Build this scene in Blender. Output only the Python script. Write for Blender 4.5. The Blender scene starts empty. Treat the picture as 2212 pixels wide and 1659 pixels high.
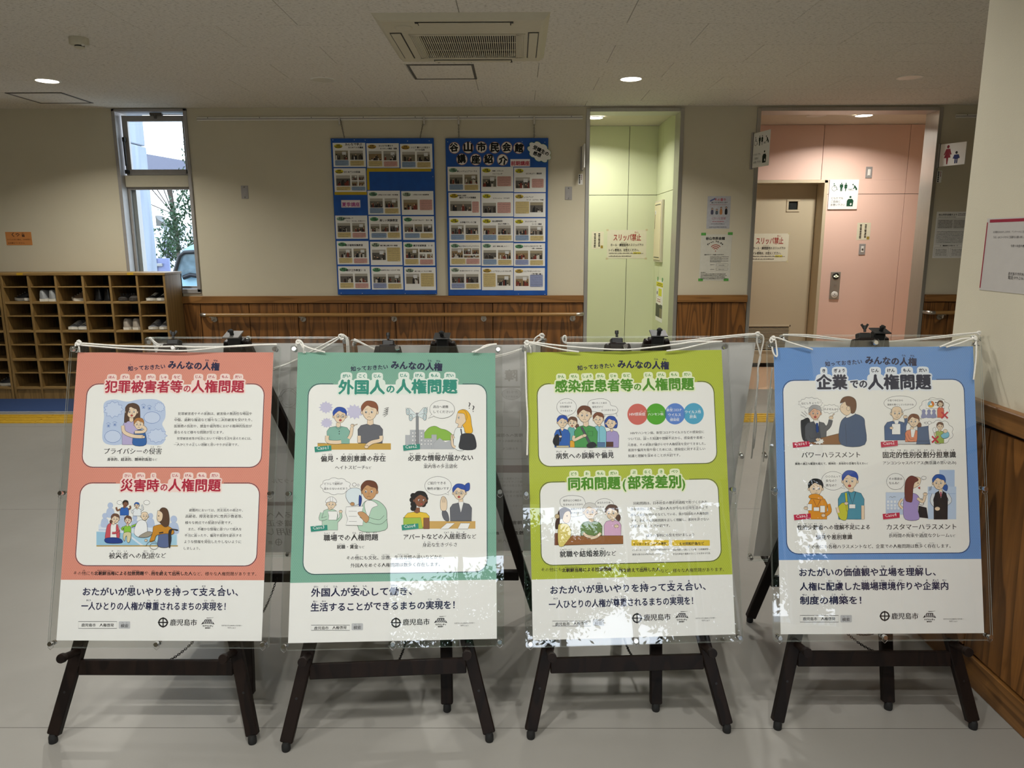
import bpy, bmesh, math, random
from mathutils import Vector, Matrix
random.seed(7)
C = bpy.context.scene.collection
SC = bpy.context.scene
# ---------------------------------------------------------------- camera
FPX, EYE = 1592.7, 1.415
FW = Vector((-0.00586934, 0.98174225, -0.19012552))
RT = Vector((0.99998121, 0.00542608, -0.00285192))
UP = Vector((0.00176822, 0.19013869, 0.98175565))
CAMP = Vector((0, 0, EYE))
cd = bpy.data.cameras.new('camera'); cam = bpy.data.objects.new('camera', cd); C.objects.link(cam)
cd.sensor_fit = 'HORIZONTAL'; cd.sensor_width = 36.0; cd.lens = 36.0 * FPX / 2212.0
cd.clip_start = 0.05; cd.clip_end = 200
cam.matrix_world = Matrix(((RT.x, UP.x, -FW.x, 0), (RT.y, UP.y, -FW.y, 0), (RT.z, UP.z, -FW.z, EYE), (0, 0, 0, 1)))
SC.camera = cam
# ---------------------------------------------------------------- colour management, world, lights
SC.view_settings.view_transform = 'Standard'; SC.view_settings.look = 'None'
SC.view_settings.gamma = 1.0; SC.view_settings.use_curve_mapping = False
SC.view_settings.exposure = -0.1
SC.cycles.transparent_max_bounces = 32
SC.cycles.max_bounces = 8
SC.cycles.sample_clamp_indirect = 4.0
SC.cycles.caustics_reflective = False; SC.cycles.caustics_refractive = False
WD = bpy.data.worlds.new('sky'); SC.world = WD; WD.use_nodes = True
nt = WD.node_tree; bg = nt.nodes['Background']
tc = nt.nodes.new('ShaderNodeTexCoord'); sp = nt.nodes.new('ShaderNodeSeparateXYZ'); cr = nt.nodes.new('ShaderNodeValToRGB')
nt.links.new(tc.outputs['Generated'], sp.inputs[0]); nt.links.new(sp.outputs['Z'], cr.inputs[0]); nt.links.new(cr.outputs[0], bg.inputs[0])
cr.color_ramp.elements[0].color = (0.83, 0.90, 1.0, 1); cr.color_ramp.elements[1].color = (0.55, 0.72, 1.0, 1)
bg.inputs[1].default_value = 6.0
ROOM_LIGHTS = []
def lamp(name, loc, power, size=0.15, spread=130, col=(1.0, 0.90, 0.74), rot=(0, 0, 0)):
    l = bpy.data.lights.new(name, 'AREA'); l.shape = 'DISK'; l.size = size; l.energy = power
    l.color = col; l.spread = math.radians(spread)
    o = bpy.data.objects.new(name, l); o.location = loc; o.rotation_euler = rot; C.objects.link(o); return o
CEIL, WALLY, RWX, PIL = 2.592, 6.924, 1.489, 2.511
WARM = (1.0, 0.955, 0.86)
NEUT = (1.0, 0.975, 0.93)
for (x, y, w) in ((-3.47, 5.767, 24), (0.852, 5.787, 24)):
    lamp('downlight_and_fill', (x, y, CEIL - 0.03), w, 0.15, 136, WARM)
for (x, y, w) in ((-1.9, 0.95, 16), (-0.5, 0.95, 18), (0.85, 0.95, 15), (-3.9, 2.9, 24), (-1.15, 3.4, 26), (0.95, 3.4, 20), (-2.3, -0.05, 18), (-1.1, -0.05, 20), (0.1, -0.05, 15), (1.25, -0.05, 8), (-4.4, -0.6, 18)):  # leading row inferred from floor shadows, the rest unseen fill lamps added for brightness
    lamp('downlight_and_fill', (x, y, CEIL - 0.03), w, 0.045, 160, NEUT)
lamp('downlight_and_fill', (0.79, 7.53, CEIL - 0.03), 18, 0.15, 150, (1.0, 0.97, 0.88))
lamp('downlight_and_fill', (3.34, 7.46, CEIL - 0.03), 23, 0.15, 150, (1.0, 0.95, 0.88))
lamp('downlight_and_fill', (3.7, 4.2, CEIL - 0.03), 20, 0.15, 150, NEUT)  # unseen lamp added behind the right wall to brighten the alcove
# ---------------------------------------------------------------- pixel (2212x1659 frame) -> world point, for surveying the real surfaces
def ray(px, py):
    return RT * ((px - 1106) / FPX) + UP * ((829.5 - py) / FPX) + FW
def onY(px, py, y=WALLY):
    d = ray(px, py); return CAMP + d * (y / d.y)
def onX(px, py, x=RWX):
    d = ray(px, py); return CAMP + d * (x / d.x)
def onZ(px, py, z=0.0):
    d = ray(px, py); return CAMP + d * ((z - EYE) / d.z)
def onP(px, py, O, N):
    d = ray(px, py); return CAMP + d * ((O - CAMP).dot(N) / d.dot(N))
def lin(c):
    if isinstance(c, str):
        c = [int(c[i:i + 2], 16) / 255 for i in (0, 2, 4)]
    return tuple((v / 12.92 if v <= 0.04045 else ((v + 0.055) / 1.055) ** 2.4) for v in c)
# ---------------------------------------------------------------- materials
def newmat(name):
    m = bpy.data.materials.new(name); m.use_nodes = True
    return m, m.node_tree, m.node_tree.nodes['Principled BSDF']
def mat(name, col, rough=0.6, metal=0.0, var=0.06, nscale=30.0, bump=0.0, bscale=200.0, spec=0.5, stretch=None):
    m, t, b = newmat(name); c = lin(col) if isinstance(col, str) else col
    b.inputs['Roughness'].default_value = rough; b.inputs['Metallic'].default_value = metal
    b.inputs['Specular IOR Level'].default_value = spec
    co = t.nodes.new('ShaderNodeTexCoord'); src = co.outputs['Object']
    if stretch:
        mp = t.nodes.new('ShaderNodeMapping'); mp.inputs['Scale'].default_value = stretch
        t.links.new(src, mp.inputs[0]); src = mp.outputs[0]
    n = t.nodes.new('ShaderNodeTexNoise'); n.inputs['Scale'].default_value = nscale; n.inputs['Detail'].default_value = 3
    t.links.new(src, n.inputs['Vector'])
    r = t.nodes.new('ShaderNodeValToRGB'); t.links.new(n.outputs['Fac'], r.inputs[0]); t.links.new(r.outputs[0], b.inputs['Base Color'])
    r.color_ramp.elements[0].position = 0.3; r.color_ramp.elements[1].position = 0.7
    r.color_ramp.elements[0].color = tuple(max(0, v * (1 - var)) for v in c) + (1,)
    r.color_ramp.elements[1].color = tuple(min(1, v * (1 + var)) for v in c) + (1,)
    if bump:
        n2 = t.nodes.new('ShaderNodeTexNoise'); n2.inputs['Scale'].default_value = bscale; t.links.new(src, n2.inputs['Vector'])
        bp = t.nodes.new('ShaderNodeBump'); bp.inputs['Strength'].default_value = bump; bp.inputs['Distance'].default_value = 0.002
        t.links.new(n2.outputs['Fac'], bp.inputs['Height']); t.links.new(bp.outputs[0], b.inputs['Normal'])
    return m
def wood(name, c1, c2, scale=(7, 7, 0.7), rings=9.0, rough=0.45, fine=(160, 160, 6), spec=0.5):
    m, t, b = newmat(name); b.inputs['Specular IOR Level'].default_value = spec; b.inputs['Roughness'].default_value = rough
    co = t.nodes.new('ShaderNodeTexCoord'); oi = t.nodes.new('ShaderNodeObjectInfo')
    ad = t.nodes.new('ShaderNodeVectorMath'); ad.operation = 'ADD'
    cm = t.nodes.new('ShaderNodeCombineXYZ')
    mu = t.nodes.new('ShaderNodeMath'); mu.operation = 'MULTIPLY'; mu.inputs[1].default_value = 37.0
    t.links.new(oi.outputs['Random'], mu.inputs[0]); t.links.new(mu.outputs[0], cm.inputs[0]); t.links.new(mu.outputs[0], cm.inputs[2])
    t.links.new(co.outputs['Object'], ad.inputs[0]); t.links.new(cm.outputs[0], ad.inputs[1])
    mp = t.nodes.new('ShaderNodeMapping'); mp.inputs['Scale'].default_value = scale; t.links.new(ad.outputs[0], mp.inputs[0])
    n = t.nodes.new('ShaderNodeTexNoise'); n.inputs['Scale'].default_value = 1.0; n.inputs['Detail'].default_value = 1.0; t.links.new(mp.outputs[0], n.inputs['Vector'])
    k = t.nodes.new('ShaderNodeMath'); k.operation = 'MULTIPLY'; k.inputs[1].default_value = rings; t.links.new(n.outputs['Fac'], k.inputs[0])
    f = t.nodes.new('ShaderNodeMath'); f.operation = 'FRACT'; t.links.new(k.outputs[0], f.inputs[0])
    r = t.nodes.new('ShaderNodeValToRGB'); t.links.new(f.outputs[0], r.inputs[0])
    a, z = lin(c1), lin(c2)
    r.color_ramp.elements[0].color = a + (1,); r.color_ramp.elements[0].position = 0.35
    r.color_ramp.elements[1].color = z + (1,); r.color_ramp.elements[1].position = 0.93
    e = r.color_ramp.elements.new(1.0); e.color = a + (1,)
    mp2 = t.nodes.new('ShaderNodeMapping'); mp2.inputs['Scale'].default_value = fine; t.links.new(ad.outputs[0], mp2.inputs[0])
    n2 = t.nodes.new('ShaderNodeTexNoise'); n2.inputs['Scale'].default_value = 1.0; t.links.new(mp2.outputs[0], n2.inputs['Vector'])
    mx = t.nodes.new('ShaderNodeMix'); mx.data_type = 'RGBA'; mx.blend_type = 'MULTIPLY'; mx.inputs[0].default_value = 0.45
    t.links.new(r.outputs[0], mx.inputs[6]); t.links.new(n2.outputs['Fac'], mx.inputs[7]); t.links.new(mx.outputs[2], b.inputs['Base Color'])
    return m
def emit(name, col, s):
    m, t, b = newmat(name); b.inputs['Emission Color'].default_value = tuple(col) + (1,); b.inputs['Emission Strength'].default_value = s
    b.inputs['Base Color'].default_value = (.9, .9, .9, 1); return m
def acrylic(name, tint=(0.984, 0.988, 0.984), gloss=1.0, ior=1.49, rough=0.0):
    m = bpy.data.materials.new(name); m.use_nodes = True; t = m.node_tree; t.nodes.clear()
    out = t.nodes.new('ShaderNodeOutputMaterial'); mx = t.nodes.new('ShaderNodeMixShader'); tr = t.nodes.new('ShaderNodeBsdfTransparent')
    gl = t.nodes.new('ShaderNodeBsdfGlossy'); fr = t.nodes.new('ShaderNodeFresnel'); n = t.nodes.new('ShaderNodeTexNoise')
    n.inputs['Scale'].default_value = 6.0; bp = t.nodes.new('ShaderNodeBump'); bp.inputs['Strength'].default_value = 0.02; bp.inputs['Distance'].default_value = 0.01
    co = t.nodes.new('ShaderNodeTexCoord'); t.links.new(co.outputs['Object'], n.inputs['Vector']); t.links.new(n.outputs['Fac'], bp.inputs['Height']); t.links.new(bp.outputs[0], gl.inputs['Normal'])
    tr.inputs[0].default_value = tint + (1,); gl.inputs['Roughness'].default_value = rough; gl.inputs[0].default_value = (gloss, gloss, gloss, 1)
    ge = t.nodes.new('ShaderNodeNewGeometry'); mr = t.nodes.new('ShaderNodeMapRange'); mr.inputs['To Min'].default_value = ior; mr.inputs['To Max'].default_value = 1.0 / ior
    t.links.new(ge.outputs['Backfacing'], mr.inputs['Value']); t.links.new(mr.outputs[0], fr.inputs[0])
    t.links.new(fr.outputs[0], mx.inputs[0]); t.links.new(tr.outputs[0], mx.inputs[1]); t.links.new(gl.outputs[0], mx.inputs[2]); t.links.new(mx.outputs[0], out.inputs[0])
    return m
M = {}
M['wall'] = mat('wall_paint', 'CDC6B0', 0.85, var=0.02, nscale=3, bump=0.25, bscale=350)
M['white'] = mat('white_plastic', 'E4E2DA', 0.45, var=0.02)
M['offwhite'] = mat('aged_white_plastic', 'C9C3AE', 0.5, var=0.02)
M['ceil2'] = mat('ceiling_plaster', 'C8C1B0', 0.9, var=0.03)
M['steel'] = mat('brushed_steel', 'B4B2AC', 0.32, 0.75, 0.08, 8, stretch=(60, 60, 1))
M['chrome'] = mat('chrome', 'D8D8D8', 0.12, 1.0, 0.02)
M['alu'] = mat('grey_aluminium', '9F9C9A', 0.45, 0.15, 0.04)
M['alud'] = mat('dark_aluminium', '5A5752', 0.5, 0.15, 0.04)
M['dark'] = mat('black_plastic', '121212', 0.45, var=0.1)
M['dgrey'] = mat('dark_rubber', '0F0F0E', 0.7, var=0.1)
M['espresso'] = wood('espresso_wood', '1D120C', '100906', (10, 10, 1.0), 6, 0.5, (120, 120, 8), 0.22)
M['dado'] = wood('cedar_panel', '94622E', '65401A', (5.5, 5.5, 0.55), 12, 0.42)
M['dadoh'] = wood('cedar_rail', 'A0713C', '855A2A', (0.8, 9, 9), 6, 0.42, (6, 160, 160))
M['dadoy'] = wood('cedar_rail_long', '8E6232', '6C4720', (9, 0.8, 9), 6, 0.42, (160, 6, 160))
M['groove'] = mat('groove_shadow_paint', '1D120A', 0.9)
M['shelfw'] = wood('oak_laminate', 'A5844F', '8E7040', (1.0, 12, 12), 5, 0.5, (8, 160, 160))
M['shelfi'] = wood('oak_laminate_upright', '9C7C49', '85683A', (12, 12, 1.0), 5, 0.5, (160, 160, 8))
M['railw'] = wood('handrail_wood', 'B58A50', 'A07840', (0.8, 14, 14), 4, 0.35, (6, 160, 160))
M['green'] = mat('pale_green_panel', 'D3D9B6', 0.45, var=0.015, nscale=2)
M['pink'] = mat('pink_panel', 'E9C6B6', 0.5, var=0.015, nscale=2)
M['beige'] = mat('beige_door_paint', 'C3B79B', 0.5, var=0.02, nscale=2)
M['salmon'] = mat('salmon_vinyl_floor', 'CDAE90', 0.45, var=0.03)
M['paper'] = mat('white_paper', 'EDEDEA', 0.7, var=0.01)
M['paperb'] = mat('paper_back', 'D2CFC9', 0.75, var=0.015, nscale=4)
def thinpaper():
    m = bpy.data.materials.new('thin_poster_paper'); m.use_nodes = True; t = m.node_tree; t.nodes.clear()
    out = t.nodes.new('ShaderNodeOutputMaterial'); mx = t.nodes.new('ShaderNodeMixShader'); d = t.nodes.new('ShaderNodeBsdfDiffuse'); tr = t.nodes.new('ShaderNodeBsdfTranslucent')
    n = t.nodes.new('ShaderNodeTexNoise'); n.inputs['Scale'].default_value = 5; r = t.nodes.new('ShaderNodeValToRGB'); co = t.nodes.new('ShaderNodeTexCoord')
    t.links.new(co.outputs['Object'], n.inputs['Vector']); t.links.new(n.outputs['Fac'], r.inputs[0])
    r.color_ramp.elements[0].color = (.86, .85, .83, 1); r.color_ramp.elements[1].color = (.90, .89, .87, 1)
    t.links.new(r.outputs[0], d.inputs[0]); t.links.new(r.outputs[0], tr.inputs[0]); mx.inputs[0].default_value = .3
    t.links.new(d.outputs[0], mx.inputs[1]); t.links.new(tr.outputs[0], mx.inputs[2]); t.links.new(mx.outputs[0], out.inputs[0]); return m
M['paperb'] = thinpaper()
M['rope'] = mat('white_cotton_rope', 'E6E4DC', 0.85, var=0.08, nscale=300, bump=0.5, bscale=900)
M['blue'] = mat('blue_board_cloth', '0B50A6', 0.6, var=0.12, nscale=12)
M['bluemat'] = mat('blue_entrance_mat', '26406E', 0.95, var=0.25, nscale=260, bump=1.0, bscale=500)
M['yellow'] = mat('yellow_tactile_tile', 'B48F22', 0.55, var=0.12, nscale=25)
M['brass'] = mat('brushed_chrome_bracket', 'B9B4AA', 0.3, 0.9, 0.05)
M['lens'] = emit('lit_lamp_lens', (1.0, 0.93, 0.80), 9.0)
M['lensoff'] = mat('unlit_lamp_lens', 'D8D4C8', 0.3, var=0.01)
M['led'] = emit('lit_icon', (1.0, 0.9, 0.45), 1.6)
M['acry'] = acrylic('clear_acrylic')
M['acre'] = mat('acrylic_edge', 'B9C2BC', 0.25, var=0.02)
M['glass'] = acrylic('window_glass', (0.93, 0.96, 0.96))
M['chainm'] = mat('black_chain', '0E0E0E', 0.35, 0.7)
M['concrete'] = mat('weathered_concrete', '858C99', 0.9, var=0.18, nscale=3, stretch=(3, 3, 0.4))
M['leaf'] = mat('tree_leaf', '2C4628', 0.6, var=0.4, nscale=5)
M['bark'] = mat('bark', '4A4038', 0.9, var=0.2)
def attrmat():
    m, t, b = newmat('printed_ink'); a = t.nodes.new('ShaderNodeAttribute'); a.attribute_name = 'Col'
    t.links.new(a.outputs['Color'], b.inputs['Base Color']); b.inputs['Roughness'].default_value = 0.6; b.inputs['Specular IOR Level'].default_value = 0.3
    return m
M['ink'] = attrmat()
# ceiling board with short worm-like dashes
def ceilmat():
    m, t, b = newmat('fissured_ceiling_board'); b.inputs['Roughness'].default_value = 0.9
    co = t.nodes.new('ShaderNodeTexCoord'); mp = t.nodes.new('ShaderNodeMapping'); mp.inputs['Scale'].default_value = (42, 260, 1)
    oi = t.nodes.new('ShaderNodeObjectInfo'); ad = t.nodes.new('ShaderNodeVectorMath'); ad.operation = 'ADD'
    mu = t.nodes.new('ShaderNodeMath'); mu.operation = 'MULTIPLY'; mu.inputs[1].default_value = 50; cm = t.nodes.new('ShaderNodeCombineXYZ')
    t.links.new(oi.outputs['Random'], mu.inputs[0]); t.links.new(mu.outputs[0], cm.inputs[0]); t.links.new(mu.outputs[0], cm.inputs[1])
    t.links.new(co.outputs['Object'], ad.inputs[0]); t.links.new(cm.outputs[0], ad.inputs[1]); t.links.new(ad.outputs[0], mp.inputs[0])
    n = t.nodes.new('ShaderNodeTexNoise'); n.inputs['Scale'].default_value = 1.0; n.inputs['Detail'].default_value = 2; t.links.new(mp.outputs[0], n.inputs['Vector'])
    r = t.nodes.new('ShaderNodeValToRGB'); t.links.new(n.outputs['Fac'], r.inputs[0])
    r.color_ramp.elements[0].position = 0.58; r.color_ramp.elements[0].color = lin('E0DCD4') + (1,)
    r.color_ramp.elements[1].position = 0.64; r.color_ramp.elements[1].color = lin('A6A196') + (1,)
    t.links.new(r.outputs[0], b.inputs['Base Color'])
    bp = t.nodes.new('ShaderNodeBump'); bp.inputs['Strength'].default_value = 0.5; bp.inputs['Distance'].default_value = 0.002; bp.invert = True
    t.links.new(r.outputs[1] if False else n.outputs['Fac'], bp.inputs['Height']); t.links.new(bp.outputs[0], b.inputs['Normal'])
    return m
M['tile'] = ceilmat()
def floormat():
    m, t, b = newmat('sheet_vinyl_floor')
    co = t.nodes.new('ShaderNodeTexCoord'); n = t.nodes.new('ShaderNodeTexNoise'); n.inputs['Scale'].default_value = 0.9; n.inputs['Detail'].default_value = 6
    t.links.new(co.outputs['Object'], n.inputs['Vector'])
    r = t.nodes.new('ShaderNodeValToRGB'); t.links.new(n.outputs['Fac'], r.inputs[0])
    r.color_ramp.elements[0].position = 0.3; r.color_ramp.elements[0].color = lin('87857F') + (1,)
    r.color_ramp.elements[1].position = 0.7; r.color_ramp.elements[1].color = lin('92908A') + (1,)
    t.links.new(r.outputs[0], b.inputs['Base Color'])
    n2 = t.nodes.new('ShaderNodeTexNoise'); n2.inputs['Scale'].default_value = 4; n2.inputs['Detail'].default_value = 5; t.links.new(co.outputs['Object'], n2.inputs['Vector'])
    mr = t.nodes.new('ShaderNodeMapRange'); mr.inputs['To Min'].default_value = 0.26; mr.inputs['To Max'].default_value = 0.42
    t.links.new(n2.outputs['Fac'], mr.inputs['Value']); t.links.new(mr.outputs[0], b.inputs['Roughness'])
    bp = t.nodes.new('ShaderNodeBump'); bp.inputs['Strength'].default_value = 0.15; bp.inputs['Distance'].default_value = 0.004
    n3 = t.nodes.new('ShaderNodeTexNoise'); n3.inputs['Scale'].default_value = 18; n3.inputs['Detail'].default_value = 3; t.links.new(co.outputs['Object'], n3.inputs['Vector'])
    t.links.new(n3.outputs['Fac'], bp.inputs['Height']); t.links.new(bp.outputs[0], b.inputs['Normal'])
    return m
M['floor'] = floormat()
# ---------------------------------------------------------------- object helpers
ORG = {}
def setp(o, label=None, cat=None, group=None, kind=None):
    if label: o['label'] = label
    if cat: o['category'] = cat
    if group: o['group'] = group
    if kind: o['kind'] = kind
    return o
def thing(name, loc, label, cat, group=None, kind=None):
    o = bpy.data.objects.new(name, None); o.empty_display_size = 0.1; C.objects.link(o); o.location = loc
    ORG[o] = Vector(loc); return setp(o, label, cat, group, kind)
class MB:
    def __init__(s): s.v = []; s.f = []; s.sm = []; s.mi = []
    def add(s, vs, fs, smooth=False, mi=0):
        b = len(s.v); s.v += [Vector(v) for v in vs]
        for f in fs: s.f.append([b + i for i in f]); s.sm.append(smooth); s.mi.append(mi)
        return s
    def box(s, a, b, bev=0.0, mtx=None, mi=0):
        a = Vector(a); b = Vector(b); lo = Vector([min(a[i], b[i]) for i in range(3)]); hi = Vector([max(a[i], b[i]) for i in range(3)])
        bev = min(bev, *(0.45 * (hi[i] - lo[i]) for i in range(3))) if bev else 0
        if not bev:
            vs = [(x, y, z) for x in (lo.x, hi.x) for y in (lo.y, hi.y) for z in (lo.z, hi.z)]
            fs = [(0, 1, 3, 2), (4, 6, 7, 5), (0, 4, 5, 1), (2, 3, 7, 6), (0, 2, 6, 4), (1, 5, 7, 3)]
        else:
            vs = []; idx = {}
            L = (lo, hi)
            for sx in (0, 1):
                for sy in (0, 1):
                    for sz in (0, 1):
                        c = (L[sx].x, L[sy].y, L[sz].z); sg = (1 if sx == 0 else -1, 1 if sy == 0 else -1, 1 if sz == 0 else -1)
                        for ax in range(3):
                            p = [c[i] + (bev * sg[i] if i != ax else 0) for i in range(3)]
                            idx[(sx, sy, sz, ax)] = len(vs); vs.append(p)
            fs = []
            def q(l): fs.append([idx[k] for k in l])
            for s0 in (0, 1):
                for ax in range(3):
                    o = [(0, 0), (1, 0), (1, 1), (0, 1)]
                    ks = []
                    for (u, w) in o:
                        k = [0, 0, 0]; k[ax] = s0; k[(ax + 1) % 3] = u; k[(ax + 2) % 3] = w; ks.append(tuple(k) + (ax,))
                    q(ks if s0 else ks[::-1])
            for ax in range(3):
                a1, a2 = (ax + 1) % 3, (ax + 2) % 3
                for u in (0, 1):
                    for w in (0, 1):
                        k0 = [0, 0, 0]; k0[a1] = u; k0[a2] = w; k1 = list(k0); k1[ax] = 1
                        l = [tuple(k0) + (a1,), tuple(k1) + (a1,), tuple(k1) + (a2,), tuple(k0) + (a2,)]
                        q(l if (u ^ w) else l[::-1])
            for sx in (0, 1):
                for sy in (0, 1):
                    for sz in (0, 1):
                        l = [(sx, sy, sz, i) for i in range(3)]
                        q(l if (sx + sy + sz) % 2 else l[::-1])
        if mtx is not None: vs = [mtx @ Vector(v) for v in vs]
        return s.add(vs, fs, False, mi)
    def bar(s, p0, p1, w, d, nrm, bev=0.0, mi=0):
        p0 = Vector(p0); p1 = Vector(p1); z = (p1 - p0).normalized(); y = Vector(nrm); y = (y - z * y.dot(z)).normalized(); x = y.cross(z)
        m = Matrix(((x.x, y.x, z.x, p0.x), (x.y, y.y, z.y, p0.y), (x.z, y.z, z.z, p0.z), (0, 0, 0, 1)))
        return s.box((-w / 2, -d / 2, 0), (w / 2, d / 2, (p1 - p0).length), bev, m, mi)
    def cyl(s, p0, p1, r0, r1=None, n=16, caps=True, smooth=True, mi=0):
        p0 = Vector(p0); p1 = Vector(p1); r1 = r0 if r1 is None else r1
        z = (p1 - p0).normalized(); x = z.orthogonal().normalized(); y = z.cross(x); b = len(s.v); vs = []; fs = []
        for i in range(n):
            a = 2 * math.pi * i / n; d = x * math.cos(a) + y * math.sin(a); vs += [p0 + d * r0, p1 + d * r1]
        for i in range(n):
            j = (i + 1) % n; fs.append((2 * i, 2 * j, 2 * j + 1, 2 * i + 1))
        s.add(vs, fs, smooth, mi)
        if caps: s.add(vs, [[2 * i for i in range(n)][::-1], [2 * i + 1 for i in range(n)]], False, mi)
        return s
    def lathe(s, prof, c, ax=(0, 0, 1), n=24, mi=0, sx=1.0, smooth=True, caps=True):
        c = Vector(c); z = Vector(ax).normalized(); x = z.orthogonal().normalized(); y = z.cross(x); vs = []; fs = []
        for (r, h) in prof:
            for i in range(n):
                a = 2 * math.pi * i / n; vs.append(c + x * (r * math.cos(a) * sx) + y * (r * math.sin(a)) + z * h)
        for k in range(len(prof) - 1):
            for i in range(n):
                j = (i + 1) % n; fs.append((k * n + i, k * n + j, (k + 1) * n + j, (k + 1) * n + i))
        s.add(vs, fs, smooth, mi)
        if caps and prof[-1][0] > 1e-6: s.add(vs[-n:], [list(range(n))], False, mi)
        if caps and prof[0][0] > 1e-6: s.add(vs[:n], [list(range(n))[::-1]], False, mi)
        return s
    def tube(s, pts, r, n=8, closed=False, mi=0):
        pts = [Vector(p) for p in pts]; m = len(pts); vs = []; fs = []; pu = None
        for i, p in enumerate(pts):
            a = pts[(i - 1) % m] if (closed or i > 0) else p; b = pts[(i + 1) % m] if (closed or i < m - 1) else p
            t = (b - a).normalized()
            if pu is None: u = t.orthogonal().normalized()
            else: u = (pu - t * pu.dot(t)).normalized()
            pu = u; w = t.cross(u)
            for k in range(n):
                an = 2 * math.pi * k / n; vs.append(p + (u * math.cos(an) + w * math.sin(an)) * r)
        for i in range(m if closed else m - 1):
            for k in range(n):
                l = (k + 1) % n; i2 = (i + 1) % m
                fs.append((i * n + k, i * n + l, i2 * n + l, i2 * n + k))
        s.add(vs, fs, True, mi)
        if not closed: s.add(vs[:n], [list(range(n))[::-1]], False, mi); s.add(vs[-n:], [list(range(n))], False, mi)
        return s
    def prism(s, pts, d, mi=0, smooth=False):
        pts = [Vector(p) for p in pts]; d = Vector(d); n = len(pts); vs = pts + [p + d for p in pts]
        fs = [(i, (i + 1) % n, n + (i + 1) % n, n + i) for i in range(n)]
        s.add(vs, fs, smooth, mi); s.add(vs, [list(range(n))[::-1], [n + i for i in range(n)]], False, mi); return s
    def mesh(s, name, mats, org=Vector((0, 0, 0))):
        me = bpy.data.meshes.new(name); me.from_pydata([tuple(v - org) for v in s.v], [], s.f)
        for m_ in (mats if isinstance(mats, (list, tuple)) else [mats]): me.materials.append(m_)
        me.polygons.foreach_set('use_smooth', s.sm); me.polygons.foreach_set('material_index', s.mi)
        bm = bmesh.new(); bm.from_mesh(me); bmesh.ops.recalc_face_normals(bm, faces=bm.faces); bm.to_mesh(me); bm.free()
        me.update(); return me
    def build(s, name, mats, parent=None, label=None, cat=None, group=None, kind=None, org=None):
        if parent is not None: og = ORG[parent]
        elif org is not None: og = Vector(org)
        else: og = Vector((0, 0, 0))
        o = bpy.data.objects.new(name, s.mesh(name, mats, og)); C.objects.link(o); ORG[o] = og
        if parent is not None: o.parent = parent
        else: o.location = og
        return setp(o, label, cat, group, kind)
def crom(pts, n=6, closed=False):
    out = []; m = len(pts); V = [Vector(p) for p in pts]
    rng = range(m) if closed else range(m - 1)
    for i in rng:
        p0 = V[(i - 1) % m] if (closed or i > 0) else V[i]; p1 = V[i]; p2 = V[(i + 1) % m]; p3 = V[(i + 2) % m] if (closed or i < m - 2) else V[(i + 1) % m]
        for k in range(n):
            t = k / n; out.append(0.5 * ((2 * p1) + (p2 - p0) * t + (2 * p0 - 5 * p1 + 4 * p2 - p3) * t * t + (3 * p1 - p0 - 3 * p2 + p3) * t ** 3))
    if not closed: out.append(V[-1])
    return out
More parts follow.
